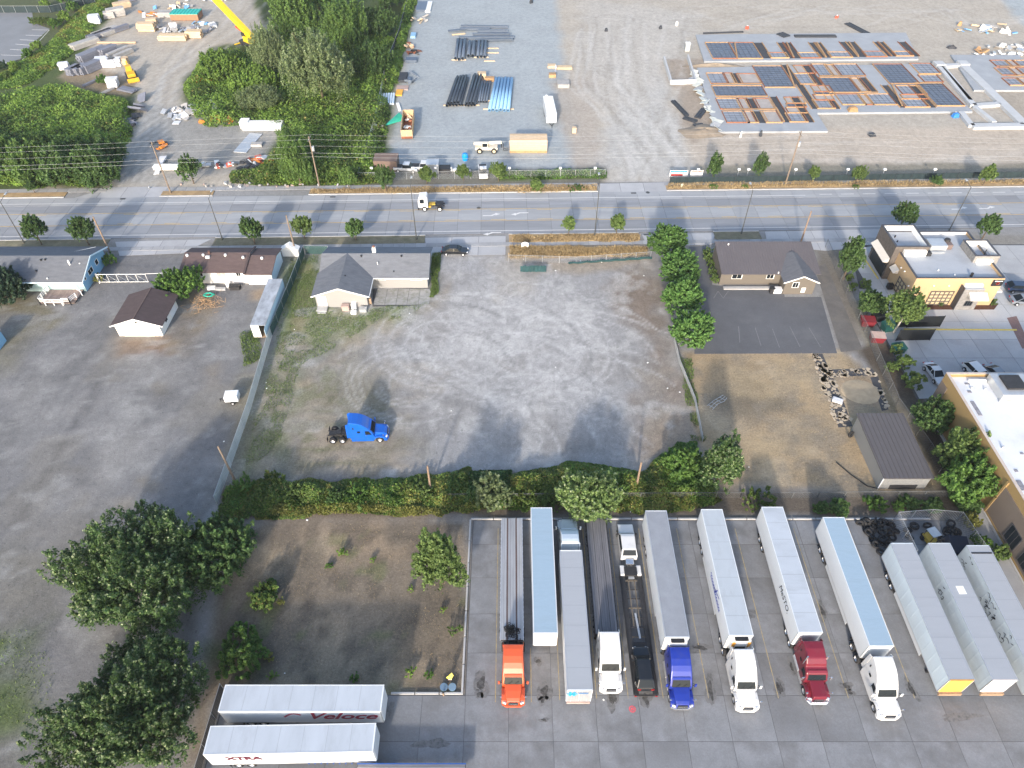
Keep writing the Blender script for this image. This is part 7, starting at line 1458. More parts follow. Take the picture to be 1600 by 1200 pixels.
mound('low bank of dug earth left of the front foundation', 1100, 205, 6.5, 3.5, .8, seed=2); mound('earth bank between the two foundations', 1115, 103, 7.5, 1.6, .7, seed=3); mound('small dark earth heap beyond the foundations', 1487, 75, 1.4, 1.0, .8, m_tren, seed=4)
for i, (u, v, sx, sy, rz, lab) in enumerate(((1062,170,1.2,8.5,.25,'long dark form panel lying left of the foundation'),(1078,188,3.4,1.4,-.7,'dark bent sheet lying by the pit'),(1095,178,1.6,5.5,-.5,'dark form panel leaning by the foundation corner'),(1092,198,2.4,2.0,.2,'square dark sheet on the ground left of the foundation'),(1342,47,2.0,11,.35,'bundle of dark rebar lying across the rear slab'),(1273,60,12,1.6,0,'long dark bundle lying on the rear slab'),(1223,58,2.6,3.0,.5,'short dark bundle of bars on the rear slab'),(1130,52,12,.5,.1,'thin dark bar lying beyond the rear slab'))):
    g_ = G(u, v); t = thing('steel_bundle', lab, 'bundle', (g_.x, g_.y, .45 if i in (5,6) else 0), rz, 'dark panels and bundles on the building site')
    for k in range(4): 
        w_ = (sx if sx < sy else sy)/4; x = -(sx if sx < sy else sy)/2 + w_*(k+.5)
        (MB().box(x-w_*.42,x+w_*.42,-sy/2,sy/2,.02,.30+.08*(k%2)) if sx < sy else MB().box(-sx/2,sx/2,x-w_*.42,x+w_*.42,.02,.30+.08*(k%2))).build('bar', m_darks, t)
t = thing('portable_toilet', 'grey portable toilet with a white roof on the building site', 'toilet', (*G(1073,80).xy, 0)); MB().box(-.65,.65,-.65,.65,.1,2.1).build('cabin', mat('toilet_grey', (.36,.38,.38), .6), t, bevel=.04); MB().box(-.68,.68,-.68,.68,2.1,2.35).build('roof', m_trim, t, bevel=.1); MB().box(-.4,.4,-.69,-.65,.2,1.95).build('door', mat('toilet_door', (.42,.45,.45), .6), t)
for i, (u, v, s_, lab, m) in enumerate(((1331,176,(2.6,1.6,1.4),'orange timber box standing on the front edge of the foundation','o'),(1492,183,(1.6,1.2,1.0),'bright blue drum box at the front corner of the strip footings','b'),(1362,212,(1.6,1.4,.6),'small dark rubbish pile on the sand below the foundation','d'),(947,49,(.9,.7,.9),'small dark cone stand on the gravel near the top','d'),(1032,45,(.9,.7,.9),'small dark stand beyond the porta cabin','d'),(1057,40,(.7,.7,1.2),'white marker post beyond the portable toilet','w'),(1167,45,(1.0,.8,.9),'red and white marker beyond the rear slab','r'),(1307,28,(1.4,.6,.8),'red barricade on the gravel near the top right','r'),(1499,40,(1.0,1.0,1.2),'brown stake bundle near the top right','o'),(830,5,(1.2,.7,1.6),'dark stand at the top edge of the pipe yard','d'),(1188,213,(.6,.6,1.4),'dark survey stake below the foundation','d'),(1157,214,(.5,.5,1.3),'pale survey stake below the front foundation','w'))):
    g_ = G(u, v); mm = dict(o=m_ply, b=mat('drum_blue', (.04,.20,.55), .5), d=m_darks, w=m_trim, r=mat('barricade_red', (.5,.10,.06), .6))[m]
    t = thing('site_marker' if s_[2] < 1.35 and i > 1 else 'site_box', lab, 'box' if i < 3 else 'marker', (g_.x, g_.y, .0), .1*i, 'small things on the building site'); sx, sy, sz = s_
    MB().add([(-sx/2,-sy/2,0),(sx/2,-sy/2,0),(sx/2,sy/2,0),(-sx/2,sy/2,0),(-sx*.3,-sy*.3,sz),(sx*.35,-sy*.3,sz*.9),(sx*.3,sy*.35,sz),(-sx*.35,sy*.3,sz*.95)], [(0,3,2,1),(4,5,6,7),(0,1,5,4),(1,2,6,5),(2,3,7,6),(3,0,4,7)]).build('body', mm, t, bevel=.05); MB().obox((0,0,sz*.98),(sx*.5,sy*.5,.1),(0,0,.4)).build('cap', m_trim if m in 'wr' else mm, t)
def junk(label, u, v, n, spread, cols, seed, name='debris_heap', size=(.4,1.6), cat='debris', grp=None, zmax=.8):
    g_ = G(u, v); t = thing(name, label, cat, (g_.x, g_.y, 0), 0, grp); r_ = random.Random(seed)
    for k in range(n):
        sx, sy, sz = r_.uniform(*size), r_.uniform(*size), r_.uniform(.08,.5)
        MB().obox((r_.gauss(0,spread[0]*.45), r_.gauss(0,spread[1]*.45), .15+r_.random()*zmax*.6),(sx,sy*.6,sz),(r_.gauss(0,.3),r_.gauss(0,.3),r_.random()*3)).build('piece', cols[k % len(cols)], t)
    return t
m_wht = m_trim; m_rusty = mat('rust_scrap', (.24,.09,.05), .8, var=.3); m_blu = mat('blue_tarp', (.15,.35,.62), .6, var=.15); m_grn = mat('green_pipe', (.04,.42,.30), .5, var=.12); m_orr = mat('orange_plastic', (.62,.22,.04), .6, var=.1); m_tanw = mat('new_timber', (.55,.42,.28), .8, var=.15, rand=.12); m_grw = mat('grey_timber', (.36,.35,.34), .85, var=.18, rand=.15)
junk('heap of white and blue rubbish at the top right of the site', 1548, 48, 26, (9,3), [m_wht,m_grw,m_blu,m_galv,m_tanw], 1, size=(.8,2.6)); junk('white bags and rubbish right of the pipe stacks at the right edge', 1585, 75, 18, (6,3), [m_wht,m_grw,m_galv], 2, size=(.8,2.4)); junk('row of white sacks beside the orange timber cross', 1555, 86, 10, (7,1), [m_wht,m_galv], 3, size=(.8,1.8)); junk('orange timber cross and offcuts above the right foundation', 1530, 80, 7, (2.5,2.5), [m_ply], 4, size=(.6,2.6))

# ================================================================ PIPE YARD
m_pdk = mat('dark_blue_pipe', (.045,.06,.085), .5, .2, var=.15, scale=.6, rand=.2); m_plb = mat('light_blue_pipe', (.26,.46,.66), .5, .1, var=.08, scale=.6, rand=.06); m_psl = mat('slate_pipe', (.11,.14,.19), .5, .2, var=.12, scale=.6, rand=.15)
ORD = 'first second third fourth fifth sixth seventh eighth ninth tenth eleventh twelfth thirteenth fourteenth fifteenth'.split()
def pipes(ubl, ubr, vb, utl, utr, vt, n, m, label, grp, layers=1, r=None):
    A, B = G(ubl,vb), G(ubr,vb); C_, D = G(utl,vt), G(utr,vt); w_ = (B-A).length/n; r = r or w_*.44; L_ = ((A+B)/2-(C_+D)/2).length
    key = (round(r,2), m.name, round(L_))
    me = MB().lathe([(r*.86,0),(r,0),(r,L_),(r*.86,L_),(r*.86,0)], (0,0,0), 'y', 10).mesh('steel_pipe', m, True)
    for ly in range(layers):
        for k in range(n-ly):
            p = A.lerp(B, (k+.5+ly*.5)/n); q = C_.lerp(D, (k+.5+ly*.5)/n); o = inst('steel_pipe', me, None, (p.x, p.y+rnd.uniform(-.3,.3), r+.25+ly*r*1.75), -math.atan2(q.x-p.x, q.y-p.y)); tag(o, ORD[k] + ' ' + label + ((', upper layer', ', bottom layer')[ly == 0] if layers > 1 else ''), 'pipe', grp)
    return A, B, C_, D
def dunnage(label, u, v, L_, grp='timber bearers under the pipes'):
    g_ = G(u, v); o = MB().box(-L_/2,L_/2,-.12,.12,0,.24).build('timber_bearer', m_tanw, loc=(g_.x,g_.y,0)); tag(o, label, 'timber', grp)
pipes(696,721,168,711,733,126,5,m_pdk,'dark blue pipe from the left in the leftmost lower bundle','pipes of the leftmost lower bundle',2)
pipes(725,744,168,738,757,122,4,m_pdk,'dark blue pipe from the left in the second lower bundle','pipes of the second lower bundle',2)
pipes(746,762,162,752,768,130,4,m_psl,'slate blue pipe from the left in the third lower bundle','pipes of the third lower bundle',1)
pipes(762,797,176,773,802,126,6,m_plb,'light blue pipe from the left in the pale bundle','pipes of the pale blue bundle',1)
pipes(709,726,96,713,729,66,3,m_psl,'slate pipe from the left in the left upper bundle','pipes of the left upper bundle',1); pipes(729,742,92,731,744,70,2,m_psl,'slate pipe from the left in the middle upper bundle','pipes of the middle upper bundle',1); pipes(744,760,92,746,762,68,3,m_psl,'slate pipe from the left in the right upper bundle','pipes of the right upper bundle',1)
for i, (u, v, L_, lab) in enumerate(((757,44,14,'long dark beam at the top of the beam rows'),(742,48,9,'second dark beam of the beam rows'),(770,51,9,'third dark beam of the beam rows'),(768,56,11,'fourth dark beam of the beam rows'),(760,61,16,'fifth dark beam of the beam rows'),(772,65,11,'lowest dark beam of the beam rows'))):
    g_ = G(u, v); t = thing('steel_beam', lab, 'beam', (g_.x, g_.y, .1), .02*(i-2), 'dark beams beside the upper pipes'); MB().box(-L_/2,L_/2,-.35,.35,0,.08).box(-L_/2,L_/2,-.35,.35,.6,.68).build('flange', m_psl, t); MB().box(-L_/2,L_/2,-.05,.05,.08,.6).build('web', m_psl, t)
t = thing('steel_beam', 'short dark frame at the upper left of the pipes', 'beam', (*G(714,50).xy,.1), .25, 'dark beams beside the upper pipes'); MB().box(-2.6,2.6,-.4,.4,.3,.6).build('web', m_psl, t); MB().box(-2.0,2.0,-2.6,-2.2,.0,.3).build('flange', m_tanw, t)
for u, v, L_ in ((709,165,5),(735,165,4.5),(755,158,4),(779,171,7.5),(717,94,4),(752,90,4),(765,96,3)): dunnage('short timber bearer poking out under a pipe bundle', u, v, L_)
for i, (u, v, L_) in enumerate(((768,76,4),(768,83,4))): dunnage(['loose timber right of the upper pipes, upper one', 'loose timber right of the upper pipes, lower one'][i], u, v, L_, 'loose timbers by the upper pipes')
crate('tan_tank', 'tan round topped container behind the third lower bundle', 753, 122, 2.2, 1.6, 1.4, m_tanw, 'things behind the lower pipes'); crate('yellow_pallet', 'yellowish pallet box behind the pale blue pipes', 765, 126, 2.4, 1.4, .8, m_ply, 'things behind the lower pipes')
crate('timber_pallet', 'long pale timber pallet near the middle of the pipe yard', 881, 107, 4.4, 1.6, .5, m_tanw, 'things in the middle of the pipe yard'); crate('timber_pallet', 'short timber pallet left of the long one', 862, 105, 2.2, 1.6, .6, m_tanw, 'things in the middle of the pipe yard'); crate('orange_box', 'orange timber box beside the pallets', 863, 120, 1.8, 1.4, .8, m_ply, 'things in the middle of the pipe yard'); crate('grey_bale', 'grey bale with a white cover below the pallets', 880, 134, 3.0, 3.0, .9, m_grw, 'things in the middle of the pipe yard'); crate('white_drum', 'small white drum on the tan strip', 897, 207, .9, .9, 1.2, m_tanw, 'things in the middle of the pipe yard')
t = thing('person', 'person in a pale top standing beside the timber pallets', 'person', (*G(868,112).xy, 0), 2.4)
P_ = [(0,0,.95),(0,0,1.2),(0,0,1.42),(0,0,1.52),(0,0,1.66),(-.1,0,.9),(-.11,.02,.5),(-.11,0,.06),(-.11,-.14,.03),(.1,0,.9),(.12,.02,.5),(.12,0,.06),(.12,-.14,.03),(-.2,0,1.40),(-.27,-.03,1.13),(-.25,-.2,.95),(.2,0,1.40),(.27,-.03,1.13),(.25,-.2,.95)]
Er = [(0,1),(1,2),(2,3),(3,4),(0,5),(5,6),(6,7),(7,8),(0,9),(9,10),(10,11),(11,12),(2,13),(13,14),(14,15),(2,16),(16,17),(17,18)]
Rr_ = [.15,.15,.14,.06,.105,.10,.07,.05,.045,.10,.07,.05,.045,.07,.05,.04,.07,.05,.04]
me = bpy.data.meshes.new('body'); me.from_pydata(P_, Er, []); o = bpy.data.objects.new('body', me); COL.objects.link(o); o.parent = t; sk = o.modifiers.new('skin', 'SKIN'); o.modifiers.new('sub', 'SUBSURF').levels = 1
for i, v_ in enumerate(me.skin_vertices[0].data): v_.radius = (Rr_[i], Rr_[i]*.85); v_.use_root = (i == 0)
me.materials.append(mat('pale_work_clothes', (.45,.47,.58), .8, var=.15))
MB().lathe([(0,.13),(.09,.10),(.13,.0),(.17,-.01)], (0,-.02,1.70), 'z', 10).build('hard_hat', m_trim, t)
# dumpster
m_dum = mat('rusty_tan_dumpster', (.52,.38,.22), .7, var=.15, scale=.5, dirt=(.42,.20,.08), dirt_amt=.3); t = thing('dumpster', 'open top tan dumpster with debris in the pipe yard', 'dumpster', (-24.0,154.2,0), .06)
b = MB().box(-1.3,-1.2,0,10.5,.25,2.3).box(1.2,1.3,0,10.5,.25,2.3).box(-1.2,1.2,0,.1,.25,2.3).box(-1.2,1.2,10.4,10.5,.25,2.3); b.build('wall', m_dum, t); MB().box(-1.2,1.2,.1,10.4,.25,.4).build('floor', m_rusty, t)
for k in range(7):
    for s_ in (-1,1): MB().box(s_*1.3-.05,s_*1.3+.05,.6+k*1.5,.75+k*1.5,.3,2.25).build('rib', m_dum, t)
MB().box(-1.25,1.25,-.06,0,.25,.75).build('door_base', m_rusty, t); rr = random.Random(8)
for k in range(22): MB().obox((rr.uniform(-.9,.9),rr.uniform(.6,9.8),.7+rr.random()*.7),(rr.uniform(.4,1.6),rr.uniform(.2,.9),rr.uniform(.1,.4)),(rr.gauss(0,.3),rr.gauss(0,.3),rr.random()*3)).build('debris_piece', (m_rusty,m_grw,m_tanw,m_wht)[k%4], t)
# telehandler carrying a big timber box
t = thing('telehandler', 'cream telehandler with tan wheels in the pipe yard', 'telehandler', (-8.6,148.6,0), R(-90)); m_crm = mat('cream_paint', (.66,.60,.50), .5, var=.08); m_tanr = mat('tan_rim', (.55,.47,.32), .6)
MB().box(-.95,.95,.4,5.4,.75,1.25).build('chassis', m_crm, t, bevel=.08)
for s_ in (-1,1):
    for y in (1.4,4.6): wheel(t, s_*1.05, y, .62, .42, s_, m_tanr)
MB().obox((-.1,3.2,2.0),(.55,6.2,.55),(.05,0,0)).build('boom', m_crm, t, bevel=.04); MB().box(.25,1.05,1.9,3.3,1.25,2.5).build('cab', m_crm, t, bevel=.06); MB().box(1.055,1.07,2.05,3.15,1.6,2.4).build('cab_window', m_glass, t); MB().box(-1.0,-.3,1.0,3.6,1.25,1.7).build('engine_cover', m_crm, t, bevel=.06)
MB().obox((-.1,6.3,1.5),(.4,.3,1.1)).build('boom_head', m_frame, t); MB().box(-.7,.7,6.6,6.75,.6,1.6).build('fork_carriage', m_frame, t)
for x in (-.45,.45): MB().box(x-.07,x+.07,6.75,7.7,.5,.58).build('fork', m_frame, t)
t = thing('timber_crate', 'long pale timber crate beside the telehandler', 'crate', (-.5,147.9,0)); 
for k in range(7): MB().box(0,8.3,0+k*.0,.06,.1+k*.42,.1+k*.42+.40).build('side_plank', m_tanw, t)
MB().box(.02,8.28,.07,3.0,.1,3.0).build('core', mat('crate_core', (.45,.36,.26), .85, var=.1), t)
for k in range(6): MB().box(0,8.3,.0+k*.51,.0+k*.51+.49,3.0,3.06).build('top_plank', m_tanw, t)
MB().box(0,8.3,-.02,0,.0,.55).build('skid', m_ply, t)
# white job trailer
t = thing('job_trailer', 'white enclosed job trailer in the pipe yard', 'trailer', (9.3,161.2,0), .06); MB().box(-1.2,1.2,0,9.6,.6,2.9).build('body', mat('job_trailer_grey', (.50,.53,.56), .5, var=.06), t, bevel=.06); MB().box(-1.15,1.15,.05,9.55,2.9,2.98).build('roof', m_trim, t); MB().box(-.35,.35,-.03,0,1.6,2.3).build('window', m_trim, t)
for s_ in (-1,1):
    for y in (5.0,6.0): wheel(t, s_*1.1, y, .36, .25, s_)
MB().beam((-.5,0,.6),(0,-1.4,.6),.1).beam((.5,0,.6),(0,-1.4,.6),.1).cyl((0,-1.2,0),(0,-1.2,.7),.06,6).build('drawbar', m_frame, t); MB().box(-.6,-.2,9.0,9.5,2.98,3.3).build('roof_vent', m_trim, t)
t = thing('blue_barrel', 'bright blue barrel standing on the pale gravel', 'barrel', (*G(727,250).xy,0)); MB().lathe([(0,1.5),(.55,1.5),(.65,1.2),(.68,.8),(.65,.3),(.55,0)], (0,0,0), 'z', 14).build('drum', mat('barrel_blue', (.0,.25,.65), .5), t, smooth=True); MB().cyl((0,0,1.5),(0,0,1.6),.2,8).build('lid', mat('barrel_blue', (.0,.25,.65), .5), t)
# row of parked things behind the front fence
def pickup(label, u, v, rz, pm):
    t = thing('parked_pickup', label, 'pickup', (*G(u,v).xy,0), rz, 'vehicles parked behind the pipe yard fence'); MB().prof([(-2.6,.5),(-2.6,.95),(-1.4,1.08),(2.6,1.08),(2.6,.5)], lambda y, z: .95).build('body', pm, t, bevel=.08); MB().prof([(-1.5,1.05),(-.9,1.75),(.5,1.75),(.7,1.05)], lambda y, z: .9 if z < 1.3 else .75).build('cab', m_glass, t); MB().box(-.74,.74,-.88,.48,1.74,1.80).build('roof', pm, t); MB().box(-.8,.8,.8,2.5,1.07,1.10).build('bed', m_frame, t)
    for s_ in (-1,1):
        for y in (-1.7,1.6): wheel(t, s_*.85, y, .38, .24, s_)
pickup('silver pickup behind the left end of the pipe yard fence', 635, 267, R(84), PA['silver']); pickup('white pickup next to the white box behind the fence', 662, 265, R(90), PA['white'])
pickup('small white pickup facing the road behind the fence', 755, 273, R(4), PA['white'])
crate('white_generator', 'white box shaped generator in the row behind the fence', 677, 268, 2.6, 2.4, 2.2, m_galv, 'equipment behind the pipe yard fence', 'generator'); crate('brown_trailer', 'dark open bin behind the fence', 695, 268, 2.4, 2.0, 1.0, m_frame, 'equipment behind the pipe yard fence'); crate('brown_shed', 'brown roofed shed at the left corner of the pipe yard', 605, 262, 5.0, 3.6, 2.4, mat('brown_board', (.17,.12,.10), .8, var=.1), 'equipment behind the pipe yard fence', 'shed')
junk('scatter of white parts behind the pipe yard fence', 715, 266, 7, (3,1), [m_wht,m_galv], 11, size=(.5,1.4)); 
# items along the left fence of the pipe yard
crate('white_panel_stack', 'stack of white panels at the top of the pipe yard', 670, 12, 1.6, 9, .4, m_wht, 'materials along the pipe yard fence'); crate('slate_panel_stack', 'stack of slate blue panels beside the white ones', 659, 12, 3.0, 8, .6, m_psl, 'materials along the pipe yard fence')
junk('timber offcuts below the slate panels', 656, 33, 10, (3,4), [m_tanw,m_grw], 12, size=(.5,2.4)); crate('blue_box', 'light blue box by the pipe yard fence', 646, 57, 1.4, 3.0, .6, m_plb, 'materials along the pipe yard fence'); junk('rust coloured rubble pile by the pipe yard fence', 640, 72, 9, (3,2.4), [m_tanw,m_rusty], 13, size=(.6,2)); junk('dark rust scrap by the pipe yard fence', 642, 83, 8, (3,1.6), [m_rusty,m_frame], 14, size=(.6,2)); crate('slate_bundle', 'small slate bundle by the pipe yard fence', 643, 96, 3.0, 2.2, .7, m_psl, 'materials along the pipe yard fence')
crate('dark_grate', 'dark steel grate stack by the pipe yard fence', 630, 123, 2.0, 5.2, .6, m_darks, 'materials along the pipe yard fence'); junk('dark steel bars fanned on the gravel', 643, 127, 6, (1.4,3), [m_psl], 15, size=(.3,5.0)); crate('orange_sheet', 'yellow orange sheet by the pipe yard fence', 624, 146, 1.6, 3.2, .3, mat('sheet_orange', (.72,.38,.05), .6), 'materials along the pipe yard fence'); crate('rust_board', 'flat reddish board beside the orange sheet', 629, 138, 3.0, 2.4, .2, m_pinkwood, 'materials along the pipe yard fence')
t = thing('pale_pipe_bundle', 'bundle of pale blue white pipes beside the chain link fence', 'pipes', (*G(605,157).xy,0), .1)
for k in range(6): MB().cyl((-1.6+k*.62,-3,.4),(-1.4+k*.62,3,.4),.28,8).build('pipe', mat('pale_pipe', (.55,.65,.74), .5, var=.1), t)
t = thing('green_pipe_bundle', 'fan of green plastic pipes in the left corner of the pipe yard', 'pipes', (*G(603,193).xy,0))
for k in range(8): MB().cyl((0+.35*k*.3,-1.5+.1*k,.2),(2.6+.28*k,3.0-.45*k+2.0,.25),.14,7).build('pipe', m_grn, t)
crate('white_strip', 'bent white sheet above the green pipes', 623, 168, .7, 4.0, .3, m_wht, 'materials along the pipe yard fence', rz=.25); junk('pale rubbish below the green pipes', 592, 199, 8, (2,2), [m_wht,m_pinkwood,m_grw], 16, size=(.4,1.4))

# ================================================================ NORTH-WEST STORAGE YARD
def stack(label, u, v, L_, W_, H_, rz, m, n=4, grp='timber stacks in the north-west yard', name='timber_stack'):
    g_ = G(u, v); t = thing(name, label, 'timber stack', (g_.x, g_.y, 0), rz, grp); lay = 3
    for j in range(lay):
        for k in range(n):
            w_ = W_/n; MB().box(-L_/2+rnd.uniform(-.2,.2), L_/2+rnd.uniform(-.2,.2), -W_/2+k*w_+.02, -W_/2+(k+1)*w_-.02, .12+j*H_/lay, .12+(j+1)*H_/lay-.04).build('board', m, t)
    for x in (-L_*.35, L_*.35): MB().box(x-.08,x+.08,-W_/2,W_/2,0,.12).build('bearer', m_wood, t)
m_slt = mat('slate_timber', (.17,.18,.22), .8, var=.15, rand=.15); m_pbl = mat('wrapped_white', (.62,.63,.66), .6, var=.1, rand=.08)
ST = [((118,115),4,2.2,1.8,1.2,m_slt,'first dark stack at the lower left of the storage yard'),((127,114),4,2.2,1.8,1.2,m_slt,'second dark stack from the lower left'),((136,113),4,2.2,1.8,1.2,m_slt,'third dark stack from the lower left'),((146,110),5,2.4,2.0,1.1,m_slt,'fourth dark stack from the lower left with pale top'),((102,108),2.4,2,1.6,.3,m_pbl,'white wrapped bundle at the left end of the dark stacks'),((140,92),6,2.4,1.8,1.1,m_slt,'reddish ended dark stack in the second row'),((152,86),6,2.2,1.6,1.1,m_slt,'dark stack in the middle of the second row'),((170,84),5,2.0,1.8,1.1,m_slt,'dark stack at the right of the second row'),((186,85),7,1.2,1.2,1.1,m_grw,'grey timber bundle right of the second row'),((194,87),6,1.2,1.0,1.1,m_grw,'short grey timber bundle at the end of the second row'),((160,101),3,2.4,1.8,.2,m_pbl,'white wrapped pack between the rows'),((172,104),3.6,2.2,2.0,.1,m_pbl,'left white wrapped pack beside the yellow machine'),((182,103),3.2,2.0,2.0,.1,m_pbl,'right white wrapped pack beside the yellow machine'),((193,101),3,2.0,1.8,.1,m_tanw,'tan pack beside the yellow machine'),((134,72),8,2.4,1.4,.95,m_grw,'pale grey timber stack along the grass bank'),((158,57),8,1.8,1.2,1.0,m_slt,'slate timber stack along the bank, lower'),((166,53),8,1.8,1.2,1.0,m_grw,'grey timber stack along the bank, middle'),((178,52),8,1.4,1.0,1.0,m_grw,'narrow grey stack along the bank, right'),((150,36),3,2.6,2.2,.3,m_pbl,'white wrapped block on the bank edge'),((183,25),5,2.6,2.2,.6,m_grw,'tall grey pack near the top of the bank'),((172,28),3,2.2,1.8,.4,m_grw,'small grey pack near the top of the bank'),((192,12),5,2.2,1.6,.6,m_tanw,'tan pack at the top of the bank'),((200,2),5,2.2,1.6,.6,m_slt,'dark pack at the top of the bank'),((190,48),5,1.4,1.2,1.0,m_slt,'small dark stack at the right of the bank stacks'),
 ((231,48),5,2.2,2.2,0,m_tanw,'tan timber stack with layered boards in the middle of the yard'),((238,37),3,2,1.4,.3,m_tanw,'small tan stack above the layered one'),((272,62),8,2.6,1.4,0,m_tanw,'wide tan timber stack in the middle of the yard'),((305,58),4.4,2.4,1.8,0,m_tanw,'tan timber stack right of the wide one'),((265,26),6,2.4,1.4,0,m_grw,'grey timber stack left of the green container'),((180,68),12,.5,.4,0,m_tanw,'single long pale board lying below the bank stacks'),((143,131),5,.8,.5,1.1,m_slt,'thin dark boards below the first stacks'),((168,144),4,.8,.4,1.1,m_grw,'grey boards on the grass edge'),((178,135),2.6,2.6,2.0,.2,m_pbl,'white pack below the yellow machine'),((200,142),5,2.2,.5,-.4,m_slt,'flat dark sheets below the yellow machine')]
for (u, v), L_, W_, H_, rz, m, lab in ST: stack(lab, u, v, L_, W_, H_, rz, m)
t = thing('yellow_machine', 'yellow tracked machine parked among the timber stacks', 'machine', (*G(207,122).xy,0), .5); m_yel2 = mat('machine_yellow', (.62,.36,.03), .6, var=.12)
for s_ in (-1,1): MB().prof([(-2.4,.1),(-2.8,.5),(-2.4,.9),(2.4,.9),(2.8,.5),(2.4,.1)], lambda y, z: .28).build('track', m_frame, t, loc=(s_*1.1,0,0))
MB().box(-1.0,1.0,-2.0,1.6,.9,1.7).build('body', m_yel2, t, bevel=.08); MB().box(-.8,.6,.2,1.8,1.7,2.9).build('cab', m_yel2, t, bevel=.08); MB().box(-1.4,1.4,-3.4,-3.1,.1,1.1).build('blade', m_yel2, t); MB().obox((0,2.6,2.2),(.4,3.4,.4),(.4,0,0)).build('arm', m_yel2, t); MB().box(-.81,-.79,.4,1.6,2.0,2.7).build('window', m_glass, t)
t = thing('green_container', 'teal green covered container in the middle of the north-west yard', 'container', (*G(293,29).xy,0), 0); MB().box(-4.2,4.2,-2.2,2.2,.2,1.9).build('body', mat('rust_base', (.33,.17,.10), .8), t); MB().box(-4.3,4.3,-2.3,2.3,1.9,2.05).build('cover', mat('teal_cover', (.03,.42,.36), .6, var=.1), t)
for k in range(9): MB().box(-4.2+k*1.03,-4.05+k*1.03,-2.35,2.35,2.05,2.15).build('cover_rib', mat('teal_cover', (.03,.42,.36), .6, var=.1), t)
junk('orange netting and scrap left of the green container', 248, 24, 14, (6,2.5), [m_orr,m_grw,m_orr,m_wht], 21, size=(.8,2.6)); junk('blue and white scrap above the green container', 278, 12, 12, (8,2), [m_grw,m_blu,m_wht,m_tanw], 22, size=(.8,2.2)); junk('white and blue bags right of the green container', 318, 40, 12, (4,3), [m_wht,m_blu,m_galv], 23, size=(.8,2.2)); junk('grey scrap between the tan stacks', 285, 48, 14, (9,3), [m_grw,m_slt,m_galv], 24, size=(.8,2.8)); junk('pale frame timbers left of the wide tan stack', 262, 52, 7, (4,4), [m_pbl,m_grw], 25, size=(.4,5)); junk('white rubbish along the top edge of the yard', 325, 2, 8, (10,1), [m_wht,m_galv], 26, size=(.8,2))
junk('orange timber on the edge of the undergrowth', 303, 127, 5, (3,1), [m_orr], 27, size=(.6,3)); junk('heap of grey broken concrete beside the track', 297, 176, 34, (7,5), [m_galv,m_grw,m_pbl], 28, size=(.8,2.8), cat='rubble'); junk('dark pipes and poles beside the copse', 203, 188, 12, (2.5,14), [m_slt,m_darks], 29, size=(.4,4.5)); junk('rust red scrap in front of the undergrowth', 338, 190, 12, (7,1.6), [m_rusty,m_grw,m_orr], 30, size=(.6,2.2))
t = thing('white_slab', 'long white slab structure lying below the undergrowth', 'slab', (*G(412,200).xy,0), .02); MB().box(-4.6,4.6,-1.6,1.6,.2,1.2).build('body', m_wht, t, bevel=.1); MB().box(-4.4,4.4,-1.8,-1.6,.1,.6).build('edge', m_galv, t)
crate('white_tank', 'white tank with a dark opening left of the white slab', 384, 197, 2.0, 2.2, 1.4, m_wht, 'scrap in the small yard by the road', 'tank'); crate('grey_sheet', 'flat grey sheet lying below the white slab', 388, 224, 3.0, 9.0, .15, m_galv, 'scrap in the small yard by the road', 'sheet', -.15); crate('grey_box', 'small grey box right of the flat sheet', 402, 228, 2.4, 1.2, .6, m_grw, 'scrap in the small yard by the road'); crate('pale_sheet', 'square pale sheet beside the track', 276, 192, 1.6, 1.6, .08, m_pbl, 'scrap in the small yard by the road', 'sheet')
junk('crushed red wreck near the brambles by the road', 410, 251, 12, (4,2.2), [mat('wreck_red', (.50,.09,.05), .6, var=.2),m_orr,m_galv], 31, size=(.8,2.2), name='red_wreck', cat='wreck'); junk('orange topped dark machine beside the leaning pole', 254, 228, 8, (2.2,3), [m_rusty,m_orr,m_frame], 32, size=(.6,2), name='dark_machine', cat='machine', zmax=1.8)
t = thing('wind_blade', 'pale blue white curved blade lying beside the leaning pole', 'blade', (*G(250,262).xy,0), .1); MB().add([(-.5,-3.2,.3),(.6,-3,.3),(.5,1,.6),(.9,3.6,.9),(-.6,3.4,.9),(-.2,0,.6),(-.5,-3.2,.1),(.6,-3,.1),(.5,1,.3),(.9,3.6,.6),(-.6,3.4,.6),(-.2,0,.3)], [(0,1,2,5),(5,2,3,4),(6,11,8,7),(0,6,7,1),(1,7,8,2),(2,8,9,3),(3,9,10,4),(4,10,11,5),(5,11,6,0)]).build('blade_shell', m_pbl, t)
t = thing('white_beam', 'long white beam lying along the roadside fence', 'beam', (*G(274,266).xy,0), .0); MB().box(-4.4,3.6,-.5,.5,.3,1.0).build('web', m_wht, t); MB().box(-4.4,3.6,-.7,.7,1.0,1.1).build('flange', m_wht, t)
junk('white and red scrap along the roadside fence', 345, 261, 14, (8,1.2), [m_wht,m_galv,mat('wreck_red', (.50,.09,.05), .6, var=.2),m_darks], 33, size=(.7,2.2)); junk('dark scrap beside the red wreck', 380, 258, 7, (4,1.4), [m_darks,m_frame], 34, size=(.8,2.2)); junk('rubble strewn behind the far sidewalk', 400, 291, 30, (26,1.2), [m_grw,m_galv,m_pinkwood], 35, size=(.2,.7), zmax=.3, cat='rubble')
